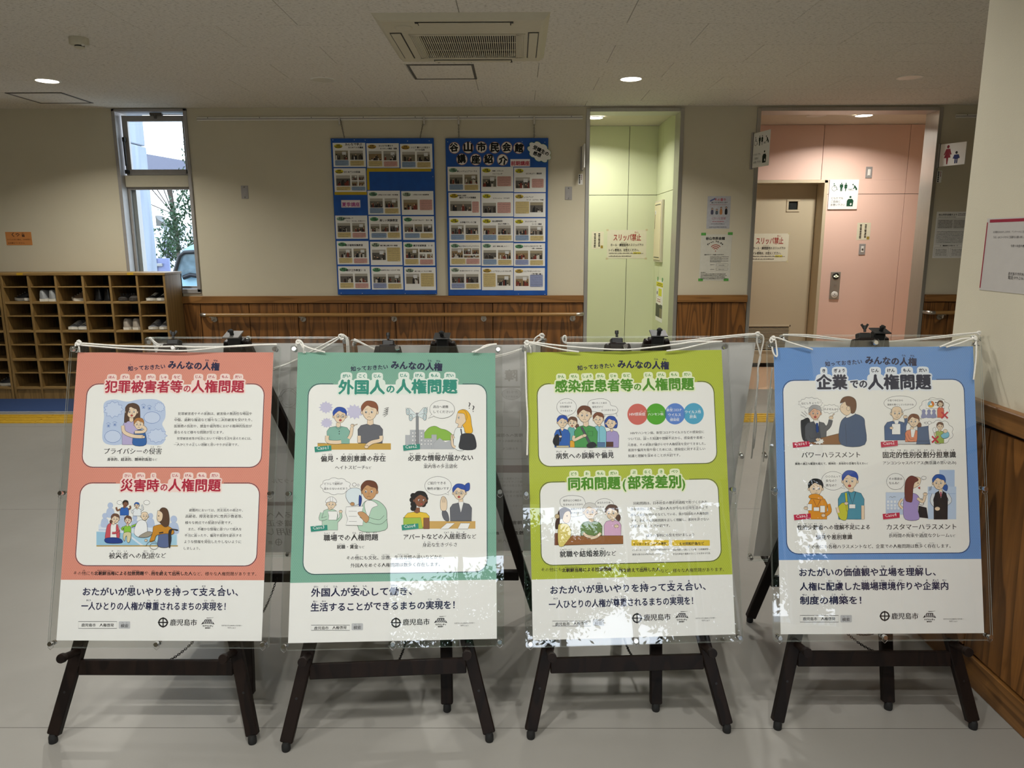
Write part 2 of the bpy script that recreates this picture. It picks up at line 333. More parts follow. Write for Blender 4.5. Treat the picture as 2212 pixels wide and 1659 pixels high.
# ---------------------------------------------------------------- flat print (ink on a sheet): lettering and pictures drawn on a real sheet
class Ink:
    def __init__(s, O, U, V, lift=0.0006, dz=0.00001):
        s.O = Vector(O); s.U = Vector(U).normalized(); s.V = Vector(V).normalized(); s.N = s.U.cross(s.V).normalized()
        s.z = lift; s.dz = dz; s.v = []; s.f = []; s.c = []; s.cr = None; s.mir = 1
    def crop(s, ox, oy, k): s.cr = (ox, oy, k); return s
    def uv(s, x, y):
        if s.cr is None: return (x, y)
        ox, oy, k = s.cr; P = onP(ox + x / k, oy + y / k, s.O, s.N) - s.O
        return (P.dot(s.U), P.dot(s.V))
    def _add(s, uvs, faces, col):
        b = len(s.v); s.z += s.dz
        for (u, v) in uvs: s.v.append(s.O + s.U * u + s.V * v + s.N * s.z)
        c = lin(col)
        for f in faces: s.f.append([b + i for i in f]); s.c.append(c)
    def pl(s, pts, col, ol='222222', w=2.8, sm=True, n=4, raw=False):
        P = [Vector((p[0], p[1], 0)) for p in pts]
        if sm and len(P) > 2: P = crom(P, n, True)
        uvs = [s.uv(p.x, p.y) for p in P]
        if col: s._add(uvs, [list(range(len(uvs)))], col)
        if ol: s._line(uvs, w, ol, True, P[0])
        return s
    def _scale(s, p):
        a = s.uv(p[0], p[1]); b = s.uv(p[0] + 10, p[1]); return abs(b[0] - a[0]) / 10 if s.cr else 1.0
    def _line(s, uvs, w, col, closed, p):
        hw = w * s._scale((p[0], p[1])) / 2; m = len(uvs); vs = []; fs = []
        for i in range(m):
            a = uvs[(i - 1) % m] if (closed or i > 0) else uvs[i]; b = uvs[(i + 1) % m] if (closed or i < m - 1) else uvs[i]
            d = Vector((b[0] - a[0], b[1] - a[1])); d = d.normalized() if d.length > 1e-9 else Vector((1, 0)); q = Vector((-d.y, d.x)) * hw
            vs += [(uvs[i][0] + q.x, uvs[i][1] + q.y), (uvs[i][0] - q.x, uvs[i][1] - q.y)]
        for i in range(m if closed else m - 1):
            j = (i + 1) % m; fs.append((2 * i, 2 * i + 1, 2 * j + 1, 2 * j))
        s._add(vs, fs, col)
    def ln(s, pts, col='222222', w=2.8, sm=True, n=4):
        P = [Vector((p[0], p[1], 0)) for p in pts]
        if sm and len(P) > 2: P = crom(P, n)
        s._line([s.uv(p.x, p.y) for p in P], w, col, False, P[0]); return s
    def el(s, cx, cy, rx, ry=None, col=None, ol='222222', w=2.8, n=20, rot=0):
        ry = rx if ry is None else ry; ca, sa = math.cos(rot), math.sin(rot)
        P = [(cx + rx * math.cos(t) * ca - ry * math.sin(t) * sa, cy + rx * math.cos(t) * sa + ry * math.sin(t) * ca) for t in [2 * math.pi * i / n for i in range(n)]]
        return s.pl(P, col, ol, w, False)
    def rc(s, x0, y0, x1, y1, col, r=0, ol=None, w=2.2):
        if r:
            P = []
            sx = 1 if x1 > x0 else -1; sy = 1 if y1 > y0 else -1
            for (cx, cy, a0) in ((x1 - sx * r, y0 + sy * r, -90), (x1 - sx * r, y1 - sy * r, 0), (x0 + sx * r, y1 - sy * r, 90), (x0 + sx * r, y0 + sy * r, 180)):
                for k in range(6):
                    a = math.radians(a0 + 18 * k); P.append((cx + sx * r * math.cos(a), cy + sy * r * math.sin(a)))
        else: P = [(x0, y0), (x1, y0), (x1, y1), (x0, y1)]
        return s.pl(P, col, ol, w, False)
    def tx(s, body, x0, x1, y, col='1C1C1C', bold=0.0, h=None, ruby=None, rs=0.36, rgap=0.14, halo=None, hw=0.09, rot=0.0, res=1, rbold=0.0):
        """lettering whose ink runs from x0 to x1 and stands with its foot on y"""
        V, F, bx = glyphs(body, 0.0, res)
        RP = [(0, 0)] if bold < .005 else ([(-.018, 0), (.018, 0)] if bold < .028 else [(0, 0), (-bold * .9, 0), (bold * .9, 0), (0, bold * .8), (0, -bold * .8)])
        a = s.uv(x0, y); b = s.uv(x1, y); mid = s.uv((x0 + x1) / 2, y)
        sc = (b[0] - a[0]) / (bx[1] - bx[0]); sy = abs(sc)
        if h: sy = abs(s.uv((x0 + x1) / 2, y - h if s.cr else y + h)[1] - mid[1]) / 0.93
        base = mid[1] + 0.08 * sy
        def put(V, F, ox, oy, kx, ky, c):
            s._add([(ox + kx * p[0], oy + ky * p[1]) for p in V], F, c)
        def place(V, F, ox, oy, kx, ky, c):
            for jj, (rx_, ry_) in enumerate(RP if len(V) > 0 else []):
                if jj: s.z -= s.dz * .85
                place1(V, F, ox + rx_ * abs(kx), oy + ry_ * ky, kx, ky, c)
        def place1(V, F, ox, oy, kx, ky, c):
            if rot:
                cx, cy = a[0], mid[1]; ca, sa = math.cos(rot), math.sin(rot)
                s._add([(cx + (ox + kx * p[0] - cx) * ca - (oy + ky * p[1] - cy) * sa, cy + (ox + kx * p[0] - cx) * sa + (oy + ky * p[1] - cy) * ca) for p in V], F, c)
            else: put(V, F, ox, oy, kx, ky, c)
        ox = a[0] - bx[0] * sc; RB = []
        if ruby:
            st = 0
            for it in ruby.split(';'):
                k, r = it.split('='); i = body.find(k, st)
                if i < 0: continue
                st = i + len(k); Vr, Fr, br = glyphs(r, 0.0, 1)
                rw = rs * abs(sc); cxx = ox + sc * (i + len(k) / 2); wn = (br[1] - br[0]) * rw
                mxw = abs(sc) * len(k) * 1.12
                kx = rw if wn < mxw else mxw / (br[1] - br[0])
                kx = math.copysign(kx, sc)
                RB.append((Vr, Fr, cxx - kx * (br[0] + br[1]) / 2, base + sy * (0.88 + rgap), kx, rs * sy))
        if halo:
            for k in range(12):
                an = 2 * math.pi * k / 12; dx, dy = math.cos(an) * hw * sy, math.sin(an) * hw * sy
                s._add_h(V, F, ox + dx, base + dy, sc, sy, halo, k == 0)
                for q in RB: s._add_h(q[0], q[1], q[2] + dx, q[3] + dy, q[4], q[5], halo, False)
            if RB:
                for q in RB:
                    xs = [q[2] + q[4] * p[0] for p in q[0]]; ys = [q[3] + q[5] * p[1] for p in q[0]]
                    cx, cy = (min(xs) + max(xs)) / 2, (min(ys) + max(ys)) / 2; rx = (max(xs) - min(xs)) / 2 + hw * sy; ry = (max(ys) - min(ys)) / 2 + hw * sy * .8
                    P = [(cx + rx * math.copysign(abs(math.cos(t)) ** .6, math.cos(t)), cy - 0.05 * sy + ry * 1.3 * math.copysign(abs(math.sin(t)) ** .6, math.sin(t))) for t in [2 * math.pi * i / 16 for i in range(16)]]
                    s._add(P, [list(range(16))], halo); s.z -= s.dz * 0.85
            for i in range(len(body)):
                cx = ox + sc * (i + .5); cy = base + .38 * sy; P = [(cx + abs(sc) * .54 * math.copysign(abs(math.cos(t)) ** .5, math.cos(t)), cy + .52 * sy * math.copysign(abs(math.sin(t)) ** .5, math.sin(t))) for t in [2 * math.pi * k / 16 for k in range(16)]]
                if body[i] not in 'のでへ()（）': s._add(P, [list(range(16))], halo); s.z -= s.dz * 0.85
            s.z += s.dz * 2
        place(V, F, ox, base, sc, sy, col)
        for q in RB: place(q[0], q[1], q[2], q[3], q[4], q[5], col)
        return s
    def _add_h(s, V, F, ox, oy, kx, ky, c, first):
        if not first: s.z -= s.dz * 0.85
        s._add([(ox + kx * p[0], oy + ky * p[1]) for p in V], F, c)
    def dashes(s, x0, x1, y, h, col='444444', seed=1, gap=0.25):
        rnd = random.Random(seed); sg = 1 if x1 > x0 else -1; x = x0; st = abs(h) * 1.0; vs = []; fs = []
        while (x1 - x) * sg > st * .5:
            w = st * rnd.uniform(.5, .9); a = s.uv(x, y); b = s.uv(x + sg * w, y - h if s.cr else y + h)
            k = len(vs); hh = rnd.uniform(.55, 1); y1 = a[1] + (b[1] - a[1]) * hh
            vs += [(a[0], a[1]), (b[0], a[1]), (b[0], y1), (a[0], y1)]; fs.append((k, k + 1, k + 2, k + 3)); x += sg * (w + st * gap * rnd.uniform(.5, 2))
        if vs: s._add(vs, fs, col)
        return s
    def build(s, name, parent, label=None):
        me = bpy.data.meshes.new(name); og = ORG[parent]
        me.from_pydata([tuple(v - og) for v in s.v], [], s.f); me.materials.append(M['ink'])
        at = me.color_attributes.new('Col', 'FLOAT_COLOR', 'CORNER'); buf = []
        for f, c in zip(s.f, s.c): buf += [c[0], c[1], c[2], 1.0] * len(f)
        at.data.foreach_set('color', buf); me.update()
        o = bpy.data.objects.new(name, me); C.objects.link(o); o.parent = parent; ORG[o] = og
        s.v = []; s.f = []; s.c = []
        return setp(o, label)
GL = {}
def glyphs(body, off=0.0, res=1):
    k = (body, round(off, 3), res)
    if k not in GL:
        cu = bpy.data.curves.new('lettering', 'FONT'); cu.body = body; cu.offset = off; cu.resolution_u = res
        o = bpy.data.objects.new('lettering', cu); me = o.to_mesh()
        V = [(v.co.x, v.co.y) for v in me.vertices]; F = [tuple(p.vertices) for p in me.polygons]
        bx = (min(p[0] for p in V), max(p[0] for p in V)); o.to_mesh_clear(); bpy.data.objects.remove(o); bpy.data.curves.remove(cu)
        GL[k] = (V, F, bx)
    return GL[k]

# ================================================================ the room
S = dict(kind='structure')
fb = MB(); fb.box((-6.6, -6, -0.1), (6.6, 7.02, 0)); floor = fb.build('floor', M['floor'], **S)
for sy in (onZ(1106, 1573).y, onZ(1106, 1573).y + 1.82, onZ(1106, 1573).y + 3.64):
    MB().box((-6.4, sy - 0.0008, 0), (6.4, sy + 0.0008, 0.0004)).build('floor_seam', M['alud'], floor, label='thin dark seam between floor sheets')
MB().box((1.5, 7.02, -0.1), (6.6, 8.6, 0)).build('floor_restroom', M['salmon'], **S)
MB().box((-0.8, 7.02, -0.1), (1.5, 8.6, 0)).build('floor_corridor', mat('green_vinyl_floor', 'B9B79A', 0.4, var=0.03), **S)
# ceiling: plain soffit behind the viewer, separate boards where the photo shows them
_c = MB(); _c.box((-6.6, -6, CEIL + 0.012), (6.6, 7.12, CEIL + 0.1)); _c.box((-1.0, 7.12, CEIL + 0.012), (6.6, 8.6, CEIL + 0.1)); _c.build('ceiling', M['ceil2'], **S)
ceil = bpy.data.objects['ceiling']
MB().box((-6.6, -6, CEIL), (6.6, 4.379 - 0.455 * 2 - 0.001, CEIL + 0.012)).build('ceiling_soffit', M['ceil2'], ceil)
MB().box((-6.0, 4.379 - .91, CEIL + .0105), (5.4, WALLY, CEIL + .0118)).build('ceiling_void', M['alud'], ceil)
TL, TD = 0.9076, 0.4526
def tile(w, d):
    b = MB(); b.box((0, 0, 0), (w, d, 0.010), 0.0022); return b.mesh('ceiling_tile', M['tile'])
tm = tile(TL, TD); Y0 = 4.379
for r in range(-2, 6):
    y = Y0 + 0.455 * r; d = min(TD, WALLY - y - 0.001)
    if d < TD - .01: me2 = tile(TL, d)
    else: me2 = tm
    ph = -2.116 + (0.455 if r % 2 == 0 else 0)
    k0 = -5 if y > 5 else -4
    for k in range(k0, 7):
        x = ph + 0.91 * k
        if x > (RWX + .3 if y < 2 else 5.4): continue
        o = bpy.data.objects.new('ceiling_tile', me2); C.objects.link(o); o.parent = ceil; o.location = (x, y, CEIL)
MB().box((-6.6, 4.379 - .91, CEIL + 0.002), (-6.0, WALLY, CEIL + 0.012)).build('ceiling_margin', M['ceil2'], ceil)
# ---- back wall with window and two doorways
W0, W1 = -3.617, -2.945; D0, D1 = 0.63, 1.503; E0, E1 = 2.152, 3.80; WT = 0.2; ZT = 2.574; WB = 0.955
wb = MB()
wb.box((-6.6, WALLY, 0), (W0, WALLY + WT, CEIL)); wb.box((W0, WALLY, 0), (W1, WALLY + WT, WB))
wb.box((W1, WALLY, 0), (D0, WALLY + WT, CEIL)); wb.box((D1, WALLY, 0), (E0, WALLY + WT, CEIL)); wb.box((E1, WALLY, 0), (6.6, WALLY + WT, CEIL))
wb.box((W0, WALLY, ZT + 0.012), (W1, WALLY + WT, CEIL)); wb.box((D0, WALLY, ZT), (D1, WALLY + WT, CEIL)); wb.box((E0, WALLY, ZT), (E1, WALLY + WT, CEIL))
wall_back = wb.build('wall_back', M['wall'], **S)
# right wall that ends in a corner, and the alcove beyond it
wr = MB(); wr.box((RWX, 0.75, 0), (RWX + 0.22, PIL, CEIL)); wall_right = wr.build('wall_right', M['wall'], **S)
MB().box((6.4, -6, 0), (6.6, WALLY, CEIL)).build('wall_far_right', M['wall'], **S)
MB().box((RWX + .22, 0.75, 0), (6.4, 0.95, CEIL)).build('wall_alcove', M['wall'], **S)
MB().box((-6.6, -6, 0), (-6.4, WALLY, CEIL)).build('wall_left', M['wall'], **S)
# rear wall behind the viewer: solid at the left, glazed entrance at the right
rb = MB(); rb.box((-6.4, -5.2, 0), (-0.6, -5, CEIL)); rb.box((-0.6, -5.2, 2.35), (2.9, -5, CEIL)); rb.box((-0.6, -5.2, 0), (2.9, -5, 0.25))
rb.build('wall_rear', M['wall'], **S)
rs_ = MB(); rs_.box((2.9, -5.2, 2.35), (3.1, 0.75, CEIL)); rs_.box((2.9, -5.2, 0), (3.1, 0.75, 0.2)); rs_.build('wall_side_glazed', M['wall'], **S)
fr = MB()
for x in (-0.6, 0.3, 1.2, 2.1, 2.9): fr.box((x - .03, -5.15, .25), (x + .03, -5.05, 2.35))
for y in (-5, -3.9, -2.8, -1.7, -.6, .6): fr.box((2.95, y - .03, .2), (3.05, y + .03, 2.35))
fr.build('window_2', M['alu'], **S)
# ---- dado of upright cedar panels, each panel a piece
def dado(x0, x1, joints, wall):
    js = [x0] + [j for j in joints if x0 + .02 < j < x1 - .02] + [x1]
    MB().box((x0, WALLY - 0.006, 0.1), (x1, WALLY, 0.86)).build('groove_backing', M['groove'], wall)
    for a, b in zip(js[:-1], js[1:]):
        MB().box((a + .003, WALLY - 0.018, 0.1), (b - .003, WALLY - 0.002, 0.846), 0.002).build('cedar_panel', M['dado'], wall)
    MB().box((x0, WALLY - 0.036, 0.852), (x1, WALLY, 0.918), 0.003).build('dado_rail', M['dadoh'], wall)
    MB().box((x0, WALLY - 0.022, 0.0), (x1, WALLY, 0.098), 0.002).build('skirting_board', M['dadoh'], wall)
JO = [-2.961 + .457 * k for k in range(-8, 9)]
dado(-6.4, D0 - .001, JO, wall_back); dado(D1 + .001, E0 - .001, [1.828], wall_back); dado(E1 + .001, 6.4, [4.032 + .457 * k for k in range(6)], wall_back)
# right wall dado
yj = [PIL - .004]
ya = onX(2150, 935).y
yj = [PIL - .003, ya, ya - .457, ya - .914, 0.753]
MB().box((RWX - .006, .755, .1), (RWX, PIL, .86)).build('groove_backing', M['groove'], wall_right)
for a, b in zip(yj[:-1], yj[1:]):
    MB().box((RWX - .018, b + .004, .104), (RWX - .002, a - .004, .838), 0.002).build('cedar_panel', M['dado'], wall_right)
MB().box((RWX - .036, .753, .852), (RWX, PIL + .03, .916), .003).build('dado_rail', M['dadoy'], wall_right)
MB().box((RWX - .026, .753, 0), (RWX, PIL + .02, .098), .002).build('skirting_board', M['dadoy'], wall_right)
# ---- metal door frames (deep jambs)
def dframe(name, x0, x1):
    for (a, b) in ((x0, x0 + .034), (x1 - .034, x1)):
        m = MB(); m.box((a, WALLY - .012, 0), (b, WALLY + WT + .01, ZT), .002)
        yield m
    m = MB(); m.box((x0 + .0345, WALLY - .012, ZT - .028), (x1 - .0345, WALLY + WT + .01, ZT + .004), .002); yield m
for nm, x0, x1 in (('trim_1', D0, D1), ('trim_2', E0, E1)):
    root = bpy.data.objects.new(nm, None); C.objects.link(root); root['kind'] = 'structure'; ORG[root] = Vector((0, 0, 0))
    for i, m in enumerate(dframe(nm, x0, x1)): m.build('lintel' if i == 2 else 'jamb', M['steel'], root)
# ---- green corridor beyond doorway one
GY = 8.13
def panels(name, mt, rects, y, wall, gap=0.0025):
    for (a, b, z0, z1) in rects:
        MB().box((a + gap, y, z0 + gap), (b - gap, y + .02, z1 - gap), .001).build('wall_panel', mt, wall)
gw = MB(); gw.box((-0.8, GY + .012, 0), (1.7, GY + .1, CEIL)); gback = gw.build('wall_corridor', M['groove'], **S)
panels('g', M['green'], [(a, b, z0, z1) for (a, b) in ((-.4, .40), (.4, 1.199), (1.199, 1.511)) for (z0, z1) in ((0, 1.895), (1.895, CEIL + .0115))], GY, gback)
gs = MB(); gs.box((1.52, WALLY + WT, 0), (1.6, GY + .012, CEIL)); gside = gs.build('wall_corridor_right', M['groove'], **S)
gy1 = onX(1433, 280, 1.5).y
for (a, b) in ((WALLY + WT, gy1), (gy1, GY)):
    for (z0, z1) in ((0, 1.895), (1.895, CEIL + .0115)):
        MB().box((1.503, a + .002, z0 + .002), (1.522, b - .002, z1 - .002), .001).build('wall_panel', M['green'], gside)
MB().box((-0.9, WALLY + WT, 0), (-0.8, GY + .1, CEIL)).build('wall_corridor_left', M['green'], **S)
# ---- pink lobby beyond doorway two
PY = 8.1
pw = MB(); DX0, DX1 = 2.30, 3.305
pw.box((1.6, PY + .012, 0), (DX0, PY + .3, CEIL)); pw.box((DX1, PY + .012, 0), (6.4, PY + .3, CEIL)); pw.box((DX0, PY + .012, 2.042), (DX1, PY + .3, CEIL))
pback = pw.build('wall_lobby', M['groove'], **S)
pr = [(1.6, DX0, 0, 2.042), (DX1, 4.133, 0, 1.897), (4.133, 6.4, 0, 1.897), (3.232, 4.133, 1.897 if False else 2.042, CEIL + .0115), (1.6, 3.232, 2.042, CEIL + .0115), (DX1, 4.133, 1.897, 2.042), (4.133, 6.4, 1.897, CEIL + .0115)]
for (a, b, z0, z1) in pr:
    g0 = .0002 if (z0 == 2.042 and a > 3) else .0025; g1 = .0002 if (z1 == 2.042 and a > 3) else .0025
    MB().box((a + .0025, PY, z0 + g0), (b - .0025, PY + .02, z1 - g1)).build('wall_panel', M['pink'], pback)
MB().box((1.6, WALLY + WT, 0), (1.68, PY + .3, CEIL)).build('wall_lobby_left', M['pink'], **S)
MB().box((5.4, WALLY + WT, 0), (5.48, PY + .3, CEIL)).build('wall_lobby_right', M['pink'], **S)
# sliding door leaf in its recess
d1 = bpy.data.objects.new('door_1', None); C.objects.link(d1); d1['kind'] = 'structure'; ORG[d1] = Vector((0, 0, 0))
DY = 8.28
MB().box((DX0, PY - .012, 0), (DX0 + .035, DY + .04, 2.042), .002).build('door_frame', M['beige'], d1)
MB().box((DX1 - .035, PY - .012, 0), (DX1, DY + .04, 2.042), .002).build('door_frame', M['beige'], d1)
MB().box((DX0, PY - .012, 2.012), (DX1, DY + .04, 2.042), .002).build('door_frame', M['beige'], d1)
wx0, wz1 = onY(1500 + 637 / 3.19, 220 + 672 / 3.19, DY).x, onY(1700, 220 + 672 / 3.19, DY).z; wx1, wz0 = onY(1500 + 728 / 3.19, 430, DY).x, onY(1700, 220 + 758 / 3.19, DY).z
lx1 = onY(1500 + 838 / 3.19, 430, DY).x
lf = MB(); lf.box((DX0 + .036, DY, .05), (wx0 + .02, DY + .036, 2.01)); lf.box((wx1 - .02, DY, .05), (lx1, DY + .036, 2.01)); lf.box((wx0 + .02, DY, .05), (wx1 - .02, DY + .036, wz0 + .02)); lf.box((wx0 + .02, DY, wz1 - .02), (wx1 - .02, DY + .036, 2.01))
lf.build('door_leaf', M['beige'], d1)
wf = MB()
for a, b in (((wx0, wz0), (wx1, wz0 + .022)), ((wx0, wz1 - .022), (wx1, wz1)), ((wx0, wz0 + .0225), (wx0 + .022, wz1 - .0225)), ((wx1 - .022, wz0 + .0225), (wx1, wz1 - .0225))): wf.box((a[0], DY - .008, a[1]), (b[0], DY + .01, b[1]), .002)
wf.build('vision_frame', M['beige'], d1)
MB().box((wx0 + .02, DY + .012, wz0 + .02), (wx1 - .02, DY + .018, wz1 - .02)).build('vision_pane', mat('dark_frosted_glass', '2B2F2E', 0.25, var=.25, nscale=25), d1)
MB().box((lx1 + .001, DY + .002, 0.0), (DX1 - .036, DY + .3, 2.01)).build('door_gap', M['groove'], d1)
MB().box((DX0, DY + .037, 0), (DX1, DY + .06, 2.02)).build('door_backing', M['groove'], d1)
vx0, vz1 = onY(1500 + 352 / 3.19, 700, DY).x, onY(1700, 220 + 1538 / 3.19, DY).z; vx1 = onY(1500 + 662 / 3.19, 702, DY).x; vz0 = vz1 - .30
vf = MB()
for a, b in (((vx0, vz0), (vx1, vz0 + .018)), ((vx0, vz1 - .018), (vx1, vz1)), ((vx0, vz0), (vx0 + .018, vz1)), ((vx1 - .018, vz0), (vx1, vz1))): vf.box((a[0], DY - .01, a[1]), (b[0], DY, b[1]), .002)
vf.build('vent_frame', M['beige'], d1)
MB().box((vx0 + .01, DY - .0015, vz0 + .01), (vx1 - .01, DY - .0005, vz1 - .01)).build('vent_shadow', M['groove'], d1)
z = vz0 + .03
while z < vz1 - .025:
    MB().box((vx0 + .018, DY - .012, z), (vx1 - .018, DY - .003, z + .008), .001, None).build('louvre_slat', M['beige'], d1); z += .0165
# ---- window one: tall aluminium window in the back wall
w1 = bpy.data.objects.new('window_1', None); C.objects.link(w1); w1['kind'] = 'structure'; ORG[w1] = Vector((0, 0, 0))
ZW = 2.586
for a, b, n in (((W0, WB), (W0 + .03, ZW), 'outer_frame'), ((W1 - .03, WB), (W1, ZW), 'outer_frame'), ((W0, ZW - .022), (W1, ZW), 'outer_frame'), ((W0, WB - .01), (W1, WB + .03), 'sill')):
    MB().box((a[0], WALLY - .018, a[1]), (b[0], WALLY + WT, b[1]), .003).build(n, M['alu'], w1)
YW = WALLY + .085
MB().box((W0 + .03, YW - .03, 1.913), (W1 - .03, YW + .045, 2.018), .004).build('mullion', M['offwhite'], w1)
def sash(x0, x1, z0, z1, y, w, mt, nm):
    for a, b in (((x0, z0), (x0 + w, z1)), ((x1 - w, z0), (x1, z1)), ((x0 + w, z0), (x1 - w, z0 + w)), ((x0 + w, z1 - w), (x1 - w, z1))):
        MB().box((a[0], y, a[1]), (b[0], y + .035, b[1]), .002).build(nm, mt, w1)
    MB().box((x0 + w - .005, y + .015, z0 + w - .005), (x1 - w + .005, y + .02, z1 - w + .005)).build('pane', M['glass'], w1)
sash(W0 + .045, W1 - .03, 2.02, ZW - .045, YW - .02, .05, M['alu'], 'upper_sash')
sash(W0 + .03, W1 - .03, WB + .03, 1.913, YW, .022, M['alu'], 'lower_sash')
MB().box((W0 + .032, YW + .04, WB), (W0 + .085, WALLY + WT, 1.913)).build('sash_channel', M['alu'], w1)
cl = MB(); cx = onY(332, 245).x; zc = onY(332, 246).z
cl.box((cx - .055, YW - .055, zc - .008), (cx + .055, YW - .02, zc + .016), .003); cl.cyl((cx - .005, YW - .05, zc - .035), (cx - .005, YW - .05, zc + .01), .012); cl.cyl((cx + .04, YW - .04, zc + .002), (W1 - .06, YW - .03, zc), .003, n=6)
cl.build('window_latch', M['alud'], w1)
for sx in (W0 + .062, W1 - .047):
    st = MB(); st.cyl((sx, YW - .045, 2.10), (sx, YW - .05, 2.33), .009, n=10); st.cyl((sx, YW - .045, 2.05), (sx, YW - .045, 2.12), .005, n=8); st.box((sx - .012, YW - .055, 2.31), (sx + .012, YW - .02, 2.35), .003); st.box((sx - .015, YW - .055, 2.03), (sx + .015, YW - .02, 2.065), .003)
    st.build('friction_stay', M['dark'], w1)
MB().tube(crom([(W1 - .045, YW - .05, 2.04), (W1 - .04, YW - .05, 2.0), (W1 - .036, YW - .05, 1.94)]), .0015, 5).build('stay_cord', M['dark'], w1)
# picture rails
for (x0, x1) in ((-2.856, D0 - .035), (3.914, 5.6)):
    z = 2.497
    pr_ = thing('picture_rail', (x0, WALLY, z), 'long thin aluminium picture rail above the blue boards' if x0 < 0 else 'short picture rail on the wall right of the pink doorway', 'picture rail')
    MB().box((x0, WALLY - .014, z - .016), (x1, WALLY, z + .016), .002).build('rail_body', M['white'], pr_)
    MB().box((x0, WALLY - .0155, z - .005), (x1, WALLY - .0135, z + .002)).build('rail_slot', M['alu'], pr_)
    for k in range(8):
        xx = x0 + .1 + k * (x1 - x0 - .2) / 7; MB().cyl((xx, WALLY - .017, z + .009), (xx, WALLY - .0135, z + .009), .004, n=8).build('screw', M['alud'], pr_)
# handrails
def handrail(x0, x1, brs, z, label):
    y = WALLY - .085
    h = thing('handrail', (x0, WALLY, z), label, 'handrail')
    MB().cyl((x0 + .06, y, z), (x1 - .06, y, z), .0175, n=18).build('rail', M['railw'], h)
    for (a, b, c) in ((x0 + .06, x0 - .0, x0), (x1 - .06, x1, x1)):
        s_ = 1 if b > a else -1
        m = MB(); m.tube(crom([(a, y, z), (a + s_ * .03, y, z), (b - s_ * .012, y + .012, z), (b, y + .045, z), (b, WALLY - .002, z)], 5), .0172, 14); m.build('end_cap', M['brass'], h)
    for bx in brs:
        m = MB(); m.cyl((bx, WALLY - .020, z - .045), (bx, WALLY - .030, z - .045), .026, n=20); m.build('bracket_plate', M['brass'], h)
        m = MB(); m.tube(crom([(bx, WALLY - .028, z - .045), (bx, y + .01, z - .05), (bx, y, z - .03), (bx, y, z - .012)], 5), .008, 10); m.box((bx - .022, y - .012, z - .022), (bx + .022, y + .012, z - .015), .002); m.build('bracket_arm', M['brass'], h)
handrail(-2.942, .618, (-2.833, -1.999, -1.143, -.304, .528), .748, 'long round wooden handrail along the cedar panelling under the blue boards')
handrail(3.81, 5.6, (3.95, 4.8), .755, 'wooden handrail stub on the panelling right of the pink doorway')
# ================================================================ ceiling fittings
def downlight(x, y, lit, label, z=CEIL):
    t = thing('downlight', (x, y, z), label, 'ceiling light', 'round recessed downlights')
    m = MB(); m.lathe([(.076, -.004), (.082, -.006), (.090, -.004), (.092, 0)], (x, y, z), (0, 0, 1), 32, caps=False); m.build('trim_ring', M['white'], t)
    m = MB(); m.lathe([(.077, -.0035), (.0, -.0045)], (x, y, z), (0, 0, 1), 32, caps=False); m.build('lens', M['lens'] if lit else M['lensoff'], t)
downlight(-3.469, 5.767, True, 'lit round downlight at the far left of the ceiling, near the window')
downlight(-1.425, 5.775, False, 'unlit round downlight left of the square ceiling hatch')
downlight(.852, 5.787, True, 'lit round downlight in front of the green doorway')
downlight(2.902, 5.78, False, 'unlit round downlight near the right corner above the pink doorway')
downlight(.768, 7.532, True, 'lit downlight inside the green corridor')
downlight(3.341, 7.458, True, 'lit downlight inside the pink lobby')
downlight(2.88, 7.447, False, 'unlit downlight inside the pink lobby')
# air conditioner cassette
ax0, ax1, ay0, ay1 = -.760, .182, 4.158, 5.136
ac = thing('air_conditioner', ((ax0 + ax1) / 2, (ay0 + ay1) / 2, CEIL), 'square ceiling cassette air conditioner with slatted grille', 'air conditioner')
zp = CEIL - .028
m = MB()
def frust(m, a, b, za, zb):  # a,b rects (x0,y0,x1,y1)
    A = [(a[0], a[1], za), (a[2], a[1], za), (a[2], a[3], za), (a[0], a[3], za)]; B = [(b[0], b[1], zb), (b[2], b[1], zb), (b[2], b[3], zb), (b[0], b[3], zb)]
    m.add(A + B, [(i, (i + 1) % 4, 4 + (i + 1) % 4, 4 + i) for i in range(4)])
frust(m, (ax0, ay0, ax1, ay1), (ax0 + .03, ay0 + .03, ax1 - .03, ay1 - .03), CEIL, zp)
frust(m, (ax0 + .03, ay0 + .03, ax1 - .03, ay1 - .03), (ax0 + .045, ay0 + .045, ax1 - .045, ay1 - .045), zp, zp - .004)
gx0, gx1, gy0, gy1 = -.555, .000, 4.445, 4.985
def acz(px, py): return onZ(780 + px / 5.0273, py / 5.0273, zp - .004)
gA = [acz(605, 335), acz(1605, 335), acz(1612, 550), acz(715, 565)]
g0 = min(p.x for p in gA); g1 = max(p.x for p in gA); h0 = min(p.y for p in gA); h1 = max(p.y for p in gA)
g0, g1, h0, h1 = -.55, .0, 4.47, 4.98
ZI = zp - .004; IN = (ax0 + .045, ay0 + .045, ax1 - .045, ay1 - .045)
m.box((IN[0], IN[1], ZI), (g0, IN[3], CEIL)); m.box((g1, IN[1], ZI), (IN[2], IN[3], CEIL)); m.box((g0, IN[1], ZI), (g1, h0, CEIL)); m.box((g0, h1, ZI), (g1, IN[3], CEIL))
m.build('casing', M['offwhite'], ac)
MB().box((g0, h0, CEIL - .006), (g1, h1, CEIL - .004)).build('grille_cavity', M['dark'], ac)
m = MB(); n_ = 44
for k in range(n_):
    xx = g0 + (k + .5) * (g1 - g0) / n_; e = .035 * max(0, 1 - min(k, n_ - 1 - k) / 4) ** 1.3
    m.box((xx - .0026, h0 + e, ZI - .001), (xx + .0026, h1 - e, ZI + .004))
for yy in (h0 + (h1 - h0) / 3, h0 + 2 * (h1 - h0) / 3): m.box((g0, yy - .0015, ZI), (g1, yy + .0015, ZI + .004))
